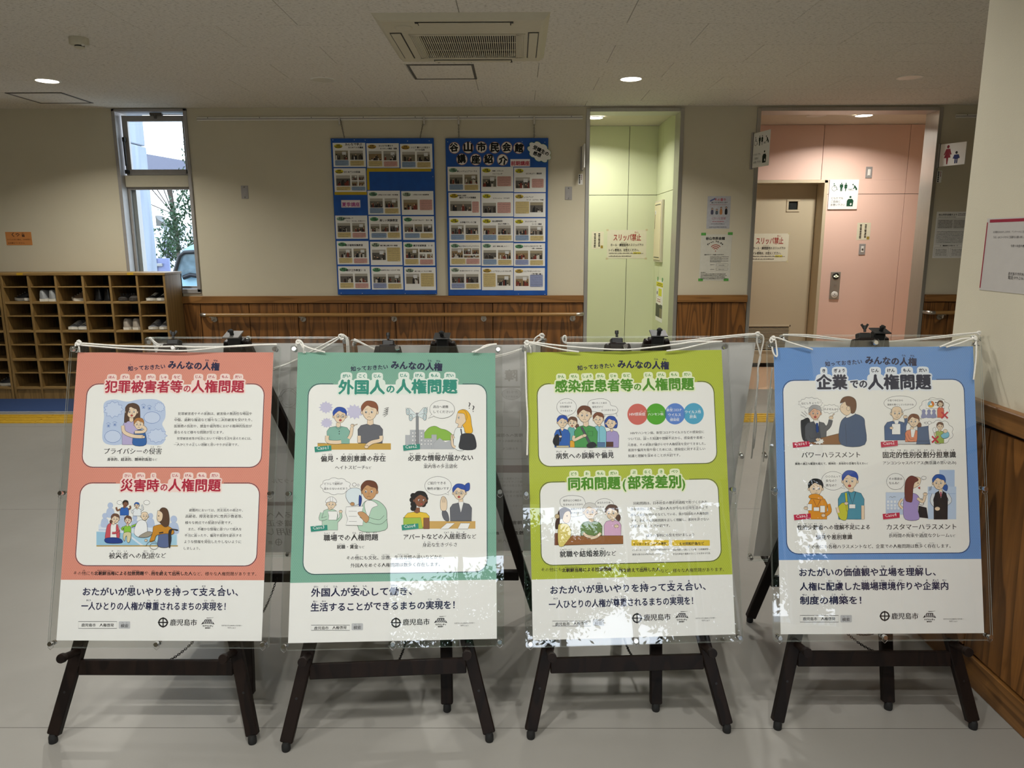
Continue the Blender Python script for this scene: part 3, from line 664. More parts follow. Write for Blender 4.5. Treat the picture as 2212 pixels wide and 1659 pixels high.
m.build('grille_slats', M['offwhite'], ac, kind='stuff')
m = MB()
for a in ((g0 - .055, h0 - .02, g0, h1 + .02), (g1, h0 - .02, g1 + .055, h1 + .02)):
    for k in range(6): m.box((a[0] + k * (a[2] - a[0]) / 6 + .001, a[1] + .004 * k, ZI - .004), (a[0] + (k + 1) * (a[2] - a[0]) / 6 - .002, a[3] - .004 * k, ZI))
m.box((g0 - .055, h0 - .028, ZI - .004), (g1 + .055, h0, ZI)); m.box((g0 - .055, h1, ZI - .004), (g1 + .055, h1 + .028, ZI))
m.build('grille_border', M['offwhite'], ac)
for (a, b, c_, d_) in ((-.52, -.03, 4.215, 4.27), (-.52, -.03, 5.045, 5.085), (-.70, -.645, 4.42, 4.99), (.075, .125, 4.42, 4.99)):
    MB().box((a - .006, c_ - .006, ZI - .001), (b + .006, d_ + .006, ZI)).build('air_slot', M['dark'], ac)
    MB().box((a, c_, ZI - .007), (b, d_, ZI - .001), .003).build('air_vane', M['offwhite'], ac)
for (x_, y_) in ((-.53, 4.22), (-.02, 4.22), (-.50, 5.1), (-.03, 5.1)): MB().box((x_ - .008, y_ - .01, ZI - .004), (x_ + .008, y_ + .01, ZI)).build('catch', M['dark'], ac)
q_ = acz(460, 300); m = MB(); m.lathe([(.05, 0), (.048, -.004), (.035, -.006), (0, -.007)], (q_.x, q_.y, ZI), (0, 0, 1), 24); m.build('sensor_cover', M['offwhite'], ac)
MB().tube([(q_.x - .02 + .004 * k, q_.y - .04 + .0012 * (k - 5) ** 2 * .4, ZI - .002) for k in range(11)], .002, 5).build('sensor_slot', M['dark'], ac)
# access hatches
for (hx, hy, lb) in ((-.746 + .232, 5.535, 'square access hatch with grey metal rim behind the air conditioner'), (-3.855, 6.43, 'square access hatch with grey rim at the left, above the window')):
    t = thing('ceiling_hatch', (hx, hy, CEIL), lb, 'ceiling hatch'); s_ = .229
    for a, b in (((-s_, -s_), (s_, -s_ + .018)), ((-s_, s_ - .018), (s_, s_)), ((-s_, -s_ + .018), (-s_ + .018, s_ - .018)), ((s_ - .018, -s_ + .018), (s_, s_ - .018))):
        MB().box((hx + a[0], hy + a[1], CEIL - .005), (hx + b[0], hy + b[1], CEIL), .001).build('metal_rim', M['alud'], t)
    MB().box((hx - s_ + .018, hy - s_ + .018, CEIL - .002), (hx + s_ - .018, hy + s_ - .018, CEIL)).build('hatch_board', M['tile'], t)
# smoke detector
sx_, sy_ = -2.563, 4.617
t = thing('smoke_detector', (sx_, sy_, CEIL), 'cream round smoke detector on the left part of the ceiling', 'smoke detector')
m = MB(); m.lathe([(.053, 0), (.053, -.034), (.046, -.040), (.028, -.042)], (sx_, sy_, CEIL), (0, 0, 1), 28); m.build('base', M['offwhite'], t)
m = MB(); m.lathe([(.027, -.042), (.026, -.049)], (sx_, sy_, CEIL), (0, 0, 1), 24); m.build('vent_band', M['dark'], t)
m = MB(); m.lathe([(.028, -.049), (.027, -.055), (.018, -.059), (0, -.06)], (sx_, sy_, CEIL), (0, 0, 1), 24); m.build('cap', M['offwhite'], t)
MB().box((sx_ + .03, sy_ - .036, CEIL - .050), (sx_ + .045, sy_ - .022, CEIL - .038), .002).build('indicator', M['white'], t)
# ================================================================ floor things
mt_ = thing('entrance_mat', (-4.6, 6.3, 0), 'dark blue pile mat in front of the shoe lockers', 'mat')
m = MB(); m.box((-6.3, 6.09, 0), (-2.9, 6.58, .012), .004); m.build('pile', M['bluemat'], mt_)
m = MB(); m.box((-6.32, 6.065, 0), (-2.88, 6.1, .006), .002); m.build('border', mat('mat_border', '8D8F96', .8), mt_)
tmesh = None
def tactile(x, y):
    global tmesh
    if tmesh is None:
        m = MB(); m.box((-.149, -.149, 0), (.149, .149, .003), .0015)
        for k in range(4):
            yy = -.1125 + .075 * k; m.box((-.142, yy - .017, .003), (.142, yy + .017, .008), .004)
        tmesh = m.mesh('tactile_tile', M['yellow'])
    o = bpy.data.objects.new('tactile_tile', tmesh); C.objects.link(o); o.location = (x, y, 0); return o
ty = thing('tactile_strip', (0, 5.84, 0), 'row of yellow raised-bar guiding tiles across the floor', 'tactile paving')
for k in range(34):
    o = tactile(-6.1 + .3 * k - 0, 0); o.parent = ty
# ================================================================ shoe lockers
def locker(x0, ncol, label):
    cw = .2425; yf, yb = 6.587, 6.915; x1 = x0 + ncol * cw + .022
    t = thing('shoe_locker', ((x0 + x1) / 2, yf, 0), label, 'shoe locker')
    sm_ = MB(); sm_.box((0, 0, 0), (.02, yb - yf, 1.128), .0015); sme = sm_.mesh('upright', M['shelfi'])
    for k in range(ncol + 1):
        o = bpy.data.objects.new('side_panel' if k in (0, ncol) else 'divider', sme); C.objects.link(o); o.parent = t; o.location = (x0 + k * cw - t.location.x, 0, .0)
    MB().box((x0 - .004, yf - .006, 1.128), (x1 + .004, yb, 1.15), .002).build('top_board', M['shelfw'], t)
    MB().box((x0, yb - .012, 0), (x1, yb, 1.128)).build('back_board', mat('shaded_locker_back', '1E170E', .8), t)  # back board coloured dark, painting in the shade of the locker interior
    MB().box((x0 + .021, yf + .012, 0.0), (x1 - .021, yf + .03, .095)).build('plinth', M['shelfi'], t)
    a = MB(); a.box((0, 0, 0), (cw - .021, yb - yf - .012, .02), .0015); am = a.mesh('shelf', M['shelfw'])
    b = MB(); b.box((0, .006, 0), (cw - .021, yb - yf - .012, .009), .001); bm_ = b.mesh('thin_shelf', M['shelfw'])
    for k in range(ncol):
        for z in (.097, .36, .618, .876):
            o = bpy.data.objects.new('shelf', am); C.objects.link(o); o.parent = t; o.location = (x0 + k * cw + .0205 - t.location.x, 0, z)
        for z in (.243, .501, .761, 1.021):
            o = bpy.data.objects.new('thin_shelf', bm_); C.objects.link(o); o.parent = t; o.location = (x0 + k * cw + .0205 - t.location.x, 0, z)
    return t
LX = -4.593
L1 = locker(LX, 6, 'wooden open shoe locker with six columns, standing under the window end of the wall')
L2 = locker(LX - 6 * .2425 - .022 - .006, 6, 'second wooden shoe locker cut off by the left picture edge')
for px in (42, 281):
    q = onY(px, 592, 6.58); MB().box((q.x - .028, 6.5805, 1.131), (q.x + .028, 6.7, 1.1515)).build('yellow_tape', M['yellow'], L1, label='piece of yellow tape on the top edge')
# shoes
def shoe(x, y, z, rot, L=.25, H=.085, up='dark', so='white', style='sneaker', label='', grp='shoes in the lockers'):
    t = thing('shoe', (x, y, z), label, 'shoe'); Mx = Matrix.Translation((x, y, z)) @ Matrix.Rotation(rot, 4, 'Z')
    def sect(yy):  # half width along the shoe, heel y=-L/2, toe y=+L/2
        u = (yy + L / 2) / L; return .03 + .014 * math.sin(min(1, u * 1.15) * math.pi * .75) - (.028 * max(0, (u - .8) / .2) ** 2) - .008 * max(0, (.1 - u) / .1)
    ys = [-L / 2 + L * k / 12 for k in range(13)]; vs = []; fs = []
    sh = .024 if style != 'boot' else .02
    for i, yy in enumerate(ys):
        w = max(.008, sect(yy)) + .003; lift = .006 * max(0, (i - 9) / 3)
        for (a, b) in ((-w, 0 + lift), (w, 0 + lift), (w, sh + lift), (-w, sh + lift)): vs.append(Mx @ Vector((a, yy, b)))
    for i in range(12):
        for k in range(4): fs.append((4 * i + k, 4 * i + (k + 1) % 4, 4 * i + 4 + (k + 1) % 4, 4 * i + 4 + k))
    fs += [(3, 2, 1, 0), (48, 49, 50, 51)]
    m = MB(); m.add(vs, fs, False); m.build('sole', so, t)
    vs = []; fs = []; n = 9
    def top(u):
        if style == 'clog': return H * (.62 + .5 * math.sin(math.pi * min(1, u * 1.1)))
        if style == 'boot': return H * (1.0 if u < .38 else max(.42, 1 - (u - .38) * 2.2))
        return H * (1.0 if u < .3 else max(.40, 1 - (u - .3) * .95)) if u < .93 else H * .30
    for i, yy in enumerate(ys):
        u = i / 12; w = max(.006, sect(yy)); h = top(u); tw = w * (.72 if u < .45 else .62)
        for k in range(n):
            a = math.pi * k / (n - 1); ca = math.cos(a); r = abs(ca) ** .75 * (1 if ca > 0 else -1)
            vs.append(Mx @ Vector((w * r * (1 - .22 * math.sin(a)), yy, sh - .002 + (h - sh) * math.sin(a) ** .7)))
    for i in range(12):
        for k in range(n - 1): fs.append((n * i + k, n * i + k + 1, n * i + n + k + 1, n * i + n + k))
    fs += [list(range(n))[::-1], [12 * n + k for k in range(n)]]
    m = MB(); m.add(vs, fs, True); m.build('upper', up, t)
    if style in ('sneaker', 'boot'):
        m = MB(); w = .026; m.lathe([(w, 0), (w * .9, .003), (0, .0025)], Mx @ Vector((0, -L * .30, top(0) - .0035)), (0, 0, 1), 14); m.build('opening', M['dark'], t)
        m = MB()
        for k in range(4):
            yy = -L * .08 + k * .02; u = (yy + L / 2) / L; h = top(u) + .002
            m.tube([Mx @ Vector((-.018, yy, h - .006)), Mx @ Vector((0, yy + .006, h)), Mx @ Vector((.018, yy, h - .006))], .002, 5)
        m.build('laces', so if style == 'sneaker' else M['dark'], t)
    if style == 'clog':
        m = MB()
        for (a, b) in ((-.018, .03), (.0, .05), (.018, .03), (-.01, .075), (.012, .075)): m.cyl(Mx @ Vector((a, b, H * .9)), Mx @ Vector((a, b, H * 1.135)), .0055, n=8)
        m.build('vent_holes', M['dark'], t)
    return t
BK = mat('black_shoe_fabric', '17171A', .6, var=.2); GR = mat('grey_shoe_leather', '8E9192', .5, var=.08); BR = mat('brown_suede', '5C4A38', .85, var=.2)
WH = mat('white_sole_rubber', 'D6D3C8', .6, var=.05); BO = mat('black_boot_leather', '0F1013', .35, var=.1); CK = mat('charcoal_foam', '37332F', .75, var=.1)
BE = mat('beige_knit', '9A9184', .85, var=.1); SV = mat('silver_black_fabric', '6D6E72', .4, var=.6, nscale=40); GS = mat('grey_strap_fabric', '77797B', .6, var=.5, nscale=50)
def cell(c): return LX + .2425 * c + .131
zA, zB = .8965, .6385
YF = 6.74
shoe(cell(0) - .03, YF, zA, math.radians(112), .15, .085, BK, WH, label='black sneaker lying sideways with white sole in the first column, upper row')
shoe(cell(0) + .066, YF + .01, zA, math.radians(176), .25, .088, BK, WH, label='black sneaker with white heel beside its sideways mate, first column')
shoe(cell(1) - .032, YF, zA, 0.03, .26, .105, GR, WH, label='left grey leather sneaker seen from its heel, second column')
shoe(cell(1) + .058, YF, zA, -.02, .26, .105, GR, WH, label='right grey leather sneaker seen from its heel, second column')
shoe(cell(2) - .028, YF + .05, zA, math.radians(100), .15, .05, WH, WH, label='low white-soled shoe behind the brown laced one, third column upper row')
shoe(cell(2) + .03, YF - .035, zA, math.radians(108), .15, .092, BR, WH, label='brown suede shoe with thick white sole and loose laces, third column')
shoe(cell(3) - .032, YF + .02, zA, 0.05, .25, .125, BO, BO, 'boot', 'left black leather ankle boot, fourth column')
shoe(cell(3) + .058, YF + .02, zA, -.03, .25, .125, BO, BO, 'boot', 'right black leather ankle boot, fourth column')
shoe(cell(4) - .048, YF - .02, zA, math.radians(178), .22, .058, CK, CK, 'clog', 'left charcoal foam clog with round holes, fifth column')
shoe(cell(4) + .055, YF - .04, zA, math.radians(181), .22, .062, CK, CK, 'clog', 'right charcoal foam clog with round holes, fifth column')
shoe(cell(5) - .032, YF - .02, zA, math.radians(178), .25, .075, BK, WH, label='left black trainer with white toe sole, sixth column upper row')
shoe(cell(5) + .056, YF - .02, zA, math.radians(182), .25, .075, BK, WH, label='right black trainer with white toe sole, sixth column upper row')
shoe(cell(2) - .04, YF - .02, zB, math.radians(176), .23, .08, GS, WH, label='left grey strapped trainer with white sole, third column lower row')
shoe(cell(2) + .05, YF - .03, zB, math.radians(177), .22, .08, GS, WH, label='right grey strapped trainer with white sole, third column lower row')
shoe(cell(4) - .034, YF, zB, .02, .25, .105, BE, WH, label='left beige knitted shoe seen from its heel, fifth column lower row')
shoe(cell(4) + .056, YF, zB, -.03, .25, .105, BE, WH, label='right beige knitted shoe seen from its heel, fifth column lower row')
shoe(cell(5) - .04, YF - .02, zB, math.radians(180), .25, .088, SV, WH, label='left black and silver trainer with white sole, sixth column lower row')
shoe(cell(5) + .055, YF - .02, zB, math.radians(182), .25, .088, SV, WH, label='right black and silver trainer with white sole, sixth column lower row')
q = onY(8, 830, 6.6)
shoe(q.x - .03, YF - .03, .1175, math.radians(105), .15, .09, BK, WH, label='black shoe with white sole in the lowest row of the left locker')
# ================================================================ outside the window
grd = MB(); grd.box((-40, WALLY + WT + .01, -.35), (-1.0, 60, -.15)); grd.box((-.5, -40, -.35), (40, -5.25, -.12)); grd.box((3.15, -5.25, -.35), (40, .7, -.12)); grd.build('ground', mat('grey_asphalt', '6E716E', .9, var=.1), kind='structure')
p1 = onY(288, 404, 8.7).x; p0 = p1 - .4; pz = onY(284, 309, 8.7).z
t = thing('concrete_pier', ((p0 + p1) / 2, 9, 0), 'pale streaked concrete pier just outside the window', 'pillar')
MB().box((p0 - .12, 8.7, -.15), (p1, 9.1, pz), .01).build('lower_shaft', M['concrete'], t)
MB().box((p0 - .12, 8.7, pz + .012), (p1 - .01, 9.1, 5.2), .01).build('upper_shaft', M['concrete'], t)
t = thing('canopy', (-7, 17, 3), 'grey flat canopy edge above the hedge outside', 'canopy')
a = onY(323, 337, 16.2); b = onY(402, 353, 16.2)
m = MB(); m.prism([(a.x - .5, 16.2, a.z + .12), (b.x + .6, 16.2, b.z - .05), (b.x + .6, 16.2, b.z - .14), (a.x - .5, 16.2, b.z - .14)], (0, 2, 0)); m.build('soffit', mat('canopy_grey', '6A6A78', .8), t)
MB().cyl((b.x + .5, 17, -.15), (b.x + .5, 17, b.z - .13), .05).build('post', M['alu'], t)
def leaves(name, label, c, r, n, size, seed, cat='tree', flat=1.0, trunk=True, grp=None):
    rnd = random.Random(seed); t = thing(name, (c[0], c[1], 0), label, cat)
    m = MB()
    cl_ = [(Vector((rnd.gauss(0, .5), rnd.gauss(0, .4) * flat, rnd.gauss(0, .5))) * 1.0) for _ in range(26)]
    for k in range(n):
        q = cl_[rnd.randrange(26)]; p = Vector(c) + Vector((q.x * r[0], q.y * r[1], q.z * r[2])) + Vector([rnd.gauss(0, .13) * v for v in r])
        d = Vector((rnd.uniform(-1, 1), rnd.uniform(-1, 1), rnd.uniform(-1, 1))).normalized(); e = d.orthogonal().normalized()
        s_ = size * rnd.uniform(.6, 1.3); m.add([p - d * s_, p + e * s_ * .4, p + d * s_, p - e * s_ * .4], [(0, 1, 2, 3)])
    m.build('foliage', M['leaf'], t, kind='stuff')
    if trunk:
        m = MB(); m.tube(crom([(c[0], c[1], -.14), (c[0] + .05, c[1], c[2] * .5), (c[0] - .05, c[1], c[2])]), .035 * r[0] + .015, 8)
        for k in range(6):
            q = cl_[k]; m.tube([(c[0], c[1], c[2] * .7), Vector(c) + Vector((q.x * r[0], q.y * r[1], q.z * r[2]))], .008 + .005 * r[0], 5)
        m.build('trunk', M['bark'], t)
    return t
q = onY(418, 470, 14)
leaves('leafy_tree', 'dark leafy tree seen through the lower window pane', (q.x + .25, 14, q.z), (.75, .5, 1.3), 7000, .042, 3)
q = onY(366, 372, 20); leaves('hedge', 'strip of dark foliage under the canopy in the upper pane', (q.x, 20, q.z - .15), (1.2, .5, .28), 4000, .06, 5, 'hedge')
# small van
va = onY(372, 600, 11.5); vt = onY(430, 525, 11.5)
t = thing('small_van', (vt.x, 11.5, -.15), 'pale teal small van parked beyond the window', 'van')
TE = mat('pale_teal_car_paint', 'A9CDD3', .3, var=.02)
def vp(px, py, y=11.0): p_ = onY(px, py, y); return (p_.x, y, p_.z)
body = [vp(381, 562), vp(390, 545), vp(404, 534), vp(420, 527), vp(445, 523), vp(520, 521), vp(520, 700), vp(365, 700), vp(367, 620), vp(371, 602)]
m = MB(); m.prism(body, (0, 1.5, 0)); m.build('body', TE, t)
for dy in (.05, 1.25): MB().cyl((vt.x + .3, 11 + dy, .18), (vt.x + .3, 11.2 + dy, .18), .33, n=24).build('wheel', M['dgrey'], t)
m = MB(); m.prism([(p_[0], p_[1] - .01, p_[2]) for p_ in [vp(389, 557), vp(399, 547), vp(422, 546), vp(426, 546), vp(428, 594), vp(397, 596), vp(379, 598)]], (0, .02, 0)); m.build('windscreen', mat('van_glass', '6E7F82', .1, var=.5, nscale=6), t)
m = MB(); m.tube([vp(374, 600, 10.97), vp(388, 553, 10.97), vp(398, 545, 10.97), vp(426, 544, 10.97)], .03, 6); m.build('pillar_trim', M['dark'], t)
m = MB(); m.tube([vp(396, 600, 10.95), vp(412, 594, 10.95), vp(430, 597, 10.95)], .035, 6); m.build('wiper', M['dark'], t)
t = thing('gate_box', (-4.2, 8.4, 0), 'pale blue metal gate with a latch outside the window bottom', 'gate')
ga = onY(300, 558, 10.2); gb = onY(368, 600, 10.2)
MB().box((ga.x - .2, 10.2, -.15), (gb.x, 10.24, ga.z), .004).build('gate_panel', mat('blue_grey_paint', '7F86AE', .5), t)
gl_ = onY(333, 572, 10.2)
MB().box((gl_.x - .12, 10.17, gl_.z - .02), (gl_.x + .12, 10.2, gl_.z + .02), .004).build('latch', M['alu'], t)
MB().box((gl_.x - .06, 10.18, -.1), (gl_.x + .04, 10.2, ga.z), .003).build('latch_plate', M['alu'], t)
t = thing('white_house', (-5.5, 24, 0), 'bright white house with a small dark roof seen through the lower pane', 'house')
h0_ = onY(340, 700, 24); h1_ = onY(500, 485, 24)
MB().box((h0_.x - 3, 24, -.1), (h1_.x + 2, 28, h1_.z)).build('wall', mat('white_render', 'D9DAE2', .9), t)
ra = onY(344, 488, 23.8); rb_ = onY(372, 488, 23.8)
m = MB(); m.prism([(ra.x, 23.6, ra.z), (rb_.x, 23.6, ra.z), (rb_.x - .35, 23.6, ra.z + .2), (ra.x, 23.6, ra.z + .32)], (0, .5, 0)); m.build('roof', M['alud'], t)
wa = onY(352, 520, 23.9); wc = onY(372, 556, 23.9)
MB().box((wa.x, 23.9, wc.z), (wc.x, 24, wa.z)).build('shutter', mat('mauve_shutter', '8F86A0', .7), t)
# trees outside the glazed entrance behind the viewer
leaves('street_tree', 'leafy tree outside the glazed side behind the viewer, nearest', (5.2, -1.6, 1.8), (1.5, 2.2, 1.5), 26000, .06, 11)
leaves('street_tree', 'leafy tree outside the glazed side behind the viewer, farther back', (7.6, -6.4, 2.0), (1.6, 1.6, 1.8), 16000, .07, 12)
leaves('street_tree', 'leafy tree outside the rear entrance behind the viewer', (.5, -10.2, 1.9), (2.4, 1.0, 1.6), 26000, .06, 13)

leaves('street_tree', 'leafy tree outside the glazed corner behind the viewer', (3.7, -7.2, 1.8), (1.3, 1.2, 1.6), 18000, .06, 14)

# ================================================================ easels, acrylic panels, posters
def frame(yaw, tilt, rot):
    r = Vector((math.cos(yaw), math.sin(yaw), 0)); n = Vector((-math.sin(yaw), math.cos(yaw), 0))
    up = Vector((0, 0, 1)) * math.cos(tilt) + n * math.sin(tilt)
    return r * math.cos(rot) + up * math.sin(rot), -r * math.sin(rot) + up * math.cos(rot)
FRONT = [(-1.0299, 2.069, 0.6881, -0.004, 0.3143, -0.0007), (-0.3573, 2.0739, 0.6868, 0.0727, 0.3347, -0.0163), (0.3355, 2.0903, 0.6848, 0.0491, 0.2942, 0.0038), (1.0663, 2.0841, 0.694, 0.004, 0.2432, 0.0038)]
BACK = [(-0.8385, 2.4026, 0.702, -0.0003, -0.298, -0.0009), (-0.2176, 2.4792, 0.6803, 0.0007, -0.2734, 0.0025),
        (0.4588, 2.4237, 0.6941, -0.0044, -0.2732, 0.0017), (1.167, 2.451, 0.6851, -0.0182, -0.2191, -0.0005)]
PW, PH = .594, .841
AW, AH = .318, .440
def rotxz(q): return q
def easel(side, i, pose, heads, rear, label):
    """side=+1: faces the viewer, -1: seen from behind. leg plane lies behind the panel"""
    C0 = Vector(pose[:3]); yw, ti, ro = pose[3], pose[4], 0.0
    U, V = frame(yw, ti, 0.0); N = U.cross(V) * side          # N points out of the poster's printed side
    O = C0 - N * .036
    def P(u, v, n=0.0): return O + U * u + V * v + N * n
    def foot_v(u): return -(O + U * u).z / V.z
    uc = heads
    t = thing('easel', (P(0, 0).x, P(0, 0).y, 0), label, 'easel', 'dark wooden display easels')
    va = .40
    for s in (-1, 1):
        uf = uc * 0 + s * .288 + FU[(side, i)]; fv = foot_v(uf); ut = uc + s * .020; vt = .445
        a = P(uf, fv) + V * .022; b = P(ut, vt)
        m = MB(); m.bar(a, b, .036, .022, N, .003); leg = m.build('leg', M['espresso'], t)
        f0 = P(uf, fv); f0.z = 0.0; ax = (b - a).normalized()
        m = MB(); m.lathe([(.011, 0), (.0125, .004), (.012, .018), (.009, .026)], f0, (0, 0, 1), 14); m.build('rubber_foot', M['dgrey'], leg)
        d = (b - a); q = a + d * .105 + N * .0112
        m = MB(); m.cyl(q - N * .0005, q + N * .0006, .0035, n=10); m.build('peg_hole', M['dark'], leg)
        # peg carrying the panel
        kk = (-.436 - (a - O).dot(V)) / ((b - O).dot(V) - (a - O).dot(V)); q = a + d * kk - V * .022
        if PEGU.get((side, i)): q = q + U * 0
        m = MB(); m.cyl(q - N * .002, q + N * .085, .0105, n=20); m.lathe([(.0128, 0), (.0135, .002), (.0135, .012), (.0122, .015)], q + N * .078, N, 24); m.build('peg', M['espresso'], t)
    rl = MB(); v0 = -.503
    ul = lambda v: ((v - foot_v(0)) / (.445 - foot_v(0)))
    u0 = -.288 + FU[(side, i)] + (uc - .020 + .288 - FU[(side, i)]) * ul(v0); u1 = .288 + FU[(side, i)] + (uc + .020 - .288 - FU[(side, i)]) * ul(v0)
    rl.bar(P(u0 + .012, v0, -.001), P(u1 - .012, v0, -.001), .044, .018, N, .0025)
    # bar() puts its width across U x N: width must run along V
    rl = MB(); a = P(u0 + .014, v0, -.001); b = P(u1 - .014, v0, -.001); rl.bar(a, b, .043, .018, N, .0025); rl.build('cross_rail', M['espresso'], t)
    # head block, clamp and knob
    h = P(uc, .435)
    m = MB(); m.bar(P(uc, .36), P(uc, .452), .052, .026, N, .003); hd = m.build('head_block', M['espresso'], t)
    zz = Vector((0, 0, 1))
    m = MB(); m.bar(P(uc, .42, -.012), P(uc, .468, -.012), .036, .03, N, .003); m.build('clamp_body', M['dark'], t)
    if side < 0:
        tl = .012 if i != 0 else 0
        c0 = P(uc, .474, -.02); m = MB(); m.bar(c0 - U * .0 - N * .0, c0 + V * .004 - N * .0, .05, .05, (N + V * .5), .001); m.build('clamp_plate', M['alud'] if i == 0 else M['dark'], t)
        m = MB(); m.cyl(c0 - N * .004, c0 + V * .022 - N * .012, .006, n=10); m.box(c0 + V * .018 - N * .012 - Vector((.008, .004, .003)), c0 + V * .018 - N * .012 + Vector((.008, .004, .004)), .001); m.build('clamp_screw', M['dark'], t)
    else:
        c0 = P(uc, .470, .0); m = MB(); m.cyl(c0, c0 + V * .014, .004, n=8)
        if i in (0, 3):
            for s in (-1, 1): m.bar(c0 + V * .008, c0 + V * .024 + U * s * .010, .006, .004, N)
        m.cyl(c0 + V * .010, c0 + V * .020, .006, n=10); m.build('wing_nut', M['dark'], t)
    # rear leg
    rt = P(uc, .40, -.028); rf = Vector(rear)
    dirr = (rf - rt).normalized(); m = MB(); m.bar(rf - dirr * .022, rt, .036, .024, Vector((0, 1, 0)), .003); rl_ = m.build('rear_leg', M['espresso'], t)
    m = MB(); m.lathe([(.011, 0), (.0125, .004), (.012, .018), (.009, .026)], rf, (0, 0, 1), 14); m.build('rubber_foot', M['dgrey'], rl_)
    # chain from rail to rear leg
    a = P(u0 * .45 + u1 * .55 if side > 0 else u0 * .6 + u1 * .4, v0 + .012, -.012); k = .22; b = rf + (rt - rf) * k + Vector((-.012, -.0 if side > 0 else .0, 0))
    m = MB(); n = 44; prev = None; sag = SAG.get((side, i), .05)
    for j in range(n + 1):
        q = a.lerp(b, j / n); q.z -= sag * 4 * (j / n) * (1 - j / n)
        if prev is not None:
            dd = (q - prev); c_ = (q + prev) / 2; L_ = dd.length * .72; z_ = dd.normalized(); x_ = z_.orthogonal().normalized()
            if j % 2: x_ = z_.cross(x_)
            pts = [c_ + z_ * (L_ * math.cos(w)) + x_ * (.0034 * math.sin(w)) for w in [2 * math.pi * e / 6 for e in range(6)]]
            m.tube(pts, .0011, 4, True)
        prev = q
    m.build('chain', M['chainm'], t)
    m = MB(); m.cyl(b + Vector((-.004, 0, 0)), b + Vector((.012, 0, 0)), .004, n=8); m.build('chain_screw', M['chrome'], t)
    return t
FU = {(1, 0): -.018, (1, 1): -.024, (1, 2): -.016, (1, 3): -.010, (-1, 0): .02, (-1, 1): -.0, (-1, 2): 0, (-1, 3): 0}
PEGU = {}; SAG = {(1, 0): .04, (1, 1): .05, (1, 2): .06, (-1, 3): .09, (-1, 2): .08}
NAMES = ['salmon pink poster', 'teal green poster', 'lime green poster', 'sky blue poster']
POSN = ['leftmost', 'second from left', 'third from left', 'rightmost']
def panel(side, i, pose, label):
    C0 = Vector(pose[:3]); U, V = frame(*pose[3:]); N = U.cross(V) * side; U2 = U * side
    t = thing('acrylic_panel', tuple(C0), label, 'acrylic panel')
    def P(u, v, n=0.0): return C0 + U * u + V * v + N * n
    def sheet(n0, n1, nm):
        r = .006; pts = []
        for (cx, cy, a0) in ((AW - r, AH - r, 0), (-AW + r, AH - r, 90), (-AW + r, -AH + r, 180), (AW - r, -AH + r, 270)):
            for k in range(4):
                a = math.radians(a0 + 30 * k); pts.append(P(cx + r * math.cos(a), cy + r * math.sin(a), n0))
        m = MB(); d = N * (n1 - n0); n = len(pts); vs = pts + [p_ + d for p_ in pts]
        m.add(vs, [list(range(n))[::-1], [n + k for k in range(n)]], False, 0)
        m.add(vs, [(k, (k + 1) % n, n + (k + 1) % n, n + k) for k in range(n)], False, 1)
        m.build(nm, [M['acry'], M['acre']], t)
    sheet(.0048, .0068, 'front_sheet'); sheet(-.0040, -.0020, 'back_sheet')
    zz = Vector((0, 0, 1))
    for (u, v) in ((-.305, .428), (.305, .428), (0, .432), (-.308, 0), (.308, 0), (-.305, -.427), (.305, -.427), (0, -.427)):
        m = MB(); c0 = P(u, v, -.008)
        m.lathe([(.0062, 0), (.0066, .002), (.0066, .010)], c0, N, 18); m.lathe([(.0066, .0155), (.0072, .0165), (.0072, .026), (.006, .028)], c0, N, 18)
        sc = m.build('standoff_screw', M['chrome'], t)
        a = P(u, v, .013); m = MB(); d1 = -V * .017 if v < .1 else V * .009
        m.tube([a + U * .005, a + U * .008 + d1 * .6, a + d1, a - U * .008 + d1 * .6, a - U * .005], .0007, 5, True); m.build('hanging_ring', M['chrome'], sc)
    return t, P, U2, V, N
def sheetbox(C0, U, V, N, w, h, th, mt, name, parent):
    m = MB(); pts = [C0 + U * a + V * b for (a, b) in ((-w / 2, -h / 2), (w / 2, -h / 2), (w / 2, h / 2), (-w / 2, h / 2))]
    m.prism(pts, N * th); return m.build(name, mt, parent)
HEADU = [-.027, -.025, -.017, -.008]
CROPS = [(100, 700), (600, 700), (1100, 700), (1640, 700)]
POSTERS = []
REARF = [(-.98, 2.47, 0), (-.33, 2.47, 0), (.37, 2.50, 0), (1.06, 2.50, 0)]
for i in range(4):
    easel(1, i, FRONT[i], HEADU[i], REARF[i], 'dark wooden easel holding the %s, front row' % NAMES[i])
    panel(1, i, FRONT[i], 'clear acrylic panel with steel screws clamping the %s' % NAMES[i])
REARB = [(-.842, 2.084, 0), (-.214, 2.031, 0), (.426, 2.034, 0), (1.141, 2.042, 0)]
HB = [(512, 738), (957, 740), (1418, 738), (1890, 735)]
for i in range(4):
    ps = BACK[i]; U, V = frame(ps[3], ps[4], 0); N = -U.cross(V); O = Vector(ps[:3]) - N * .036
    hu = (onP(HB[i][0], HB[i][1], O, N) - O).dot(U)
    easel(-1, i, ps, hu, REARB[i], 'dark easel seen from behind, back to back with the one of the %s' % NAMES[i])
    panel(-1, i, ps, 'clear acrylic panel of the rear row seen from behind, behind the %s' % NAMES[i])
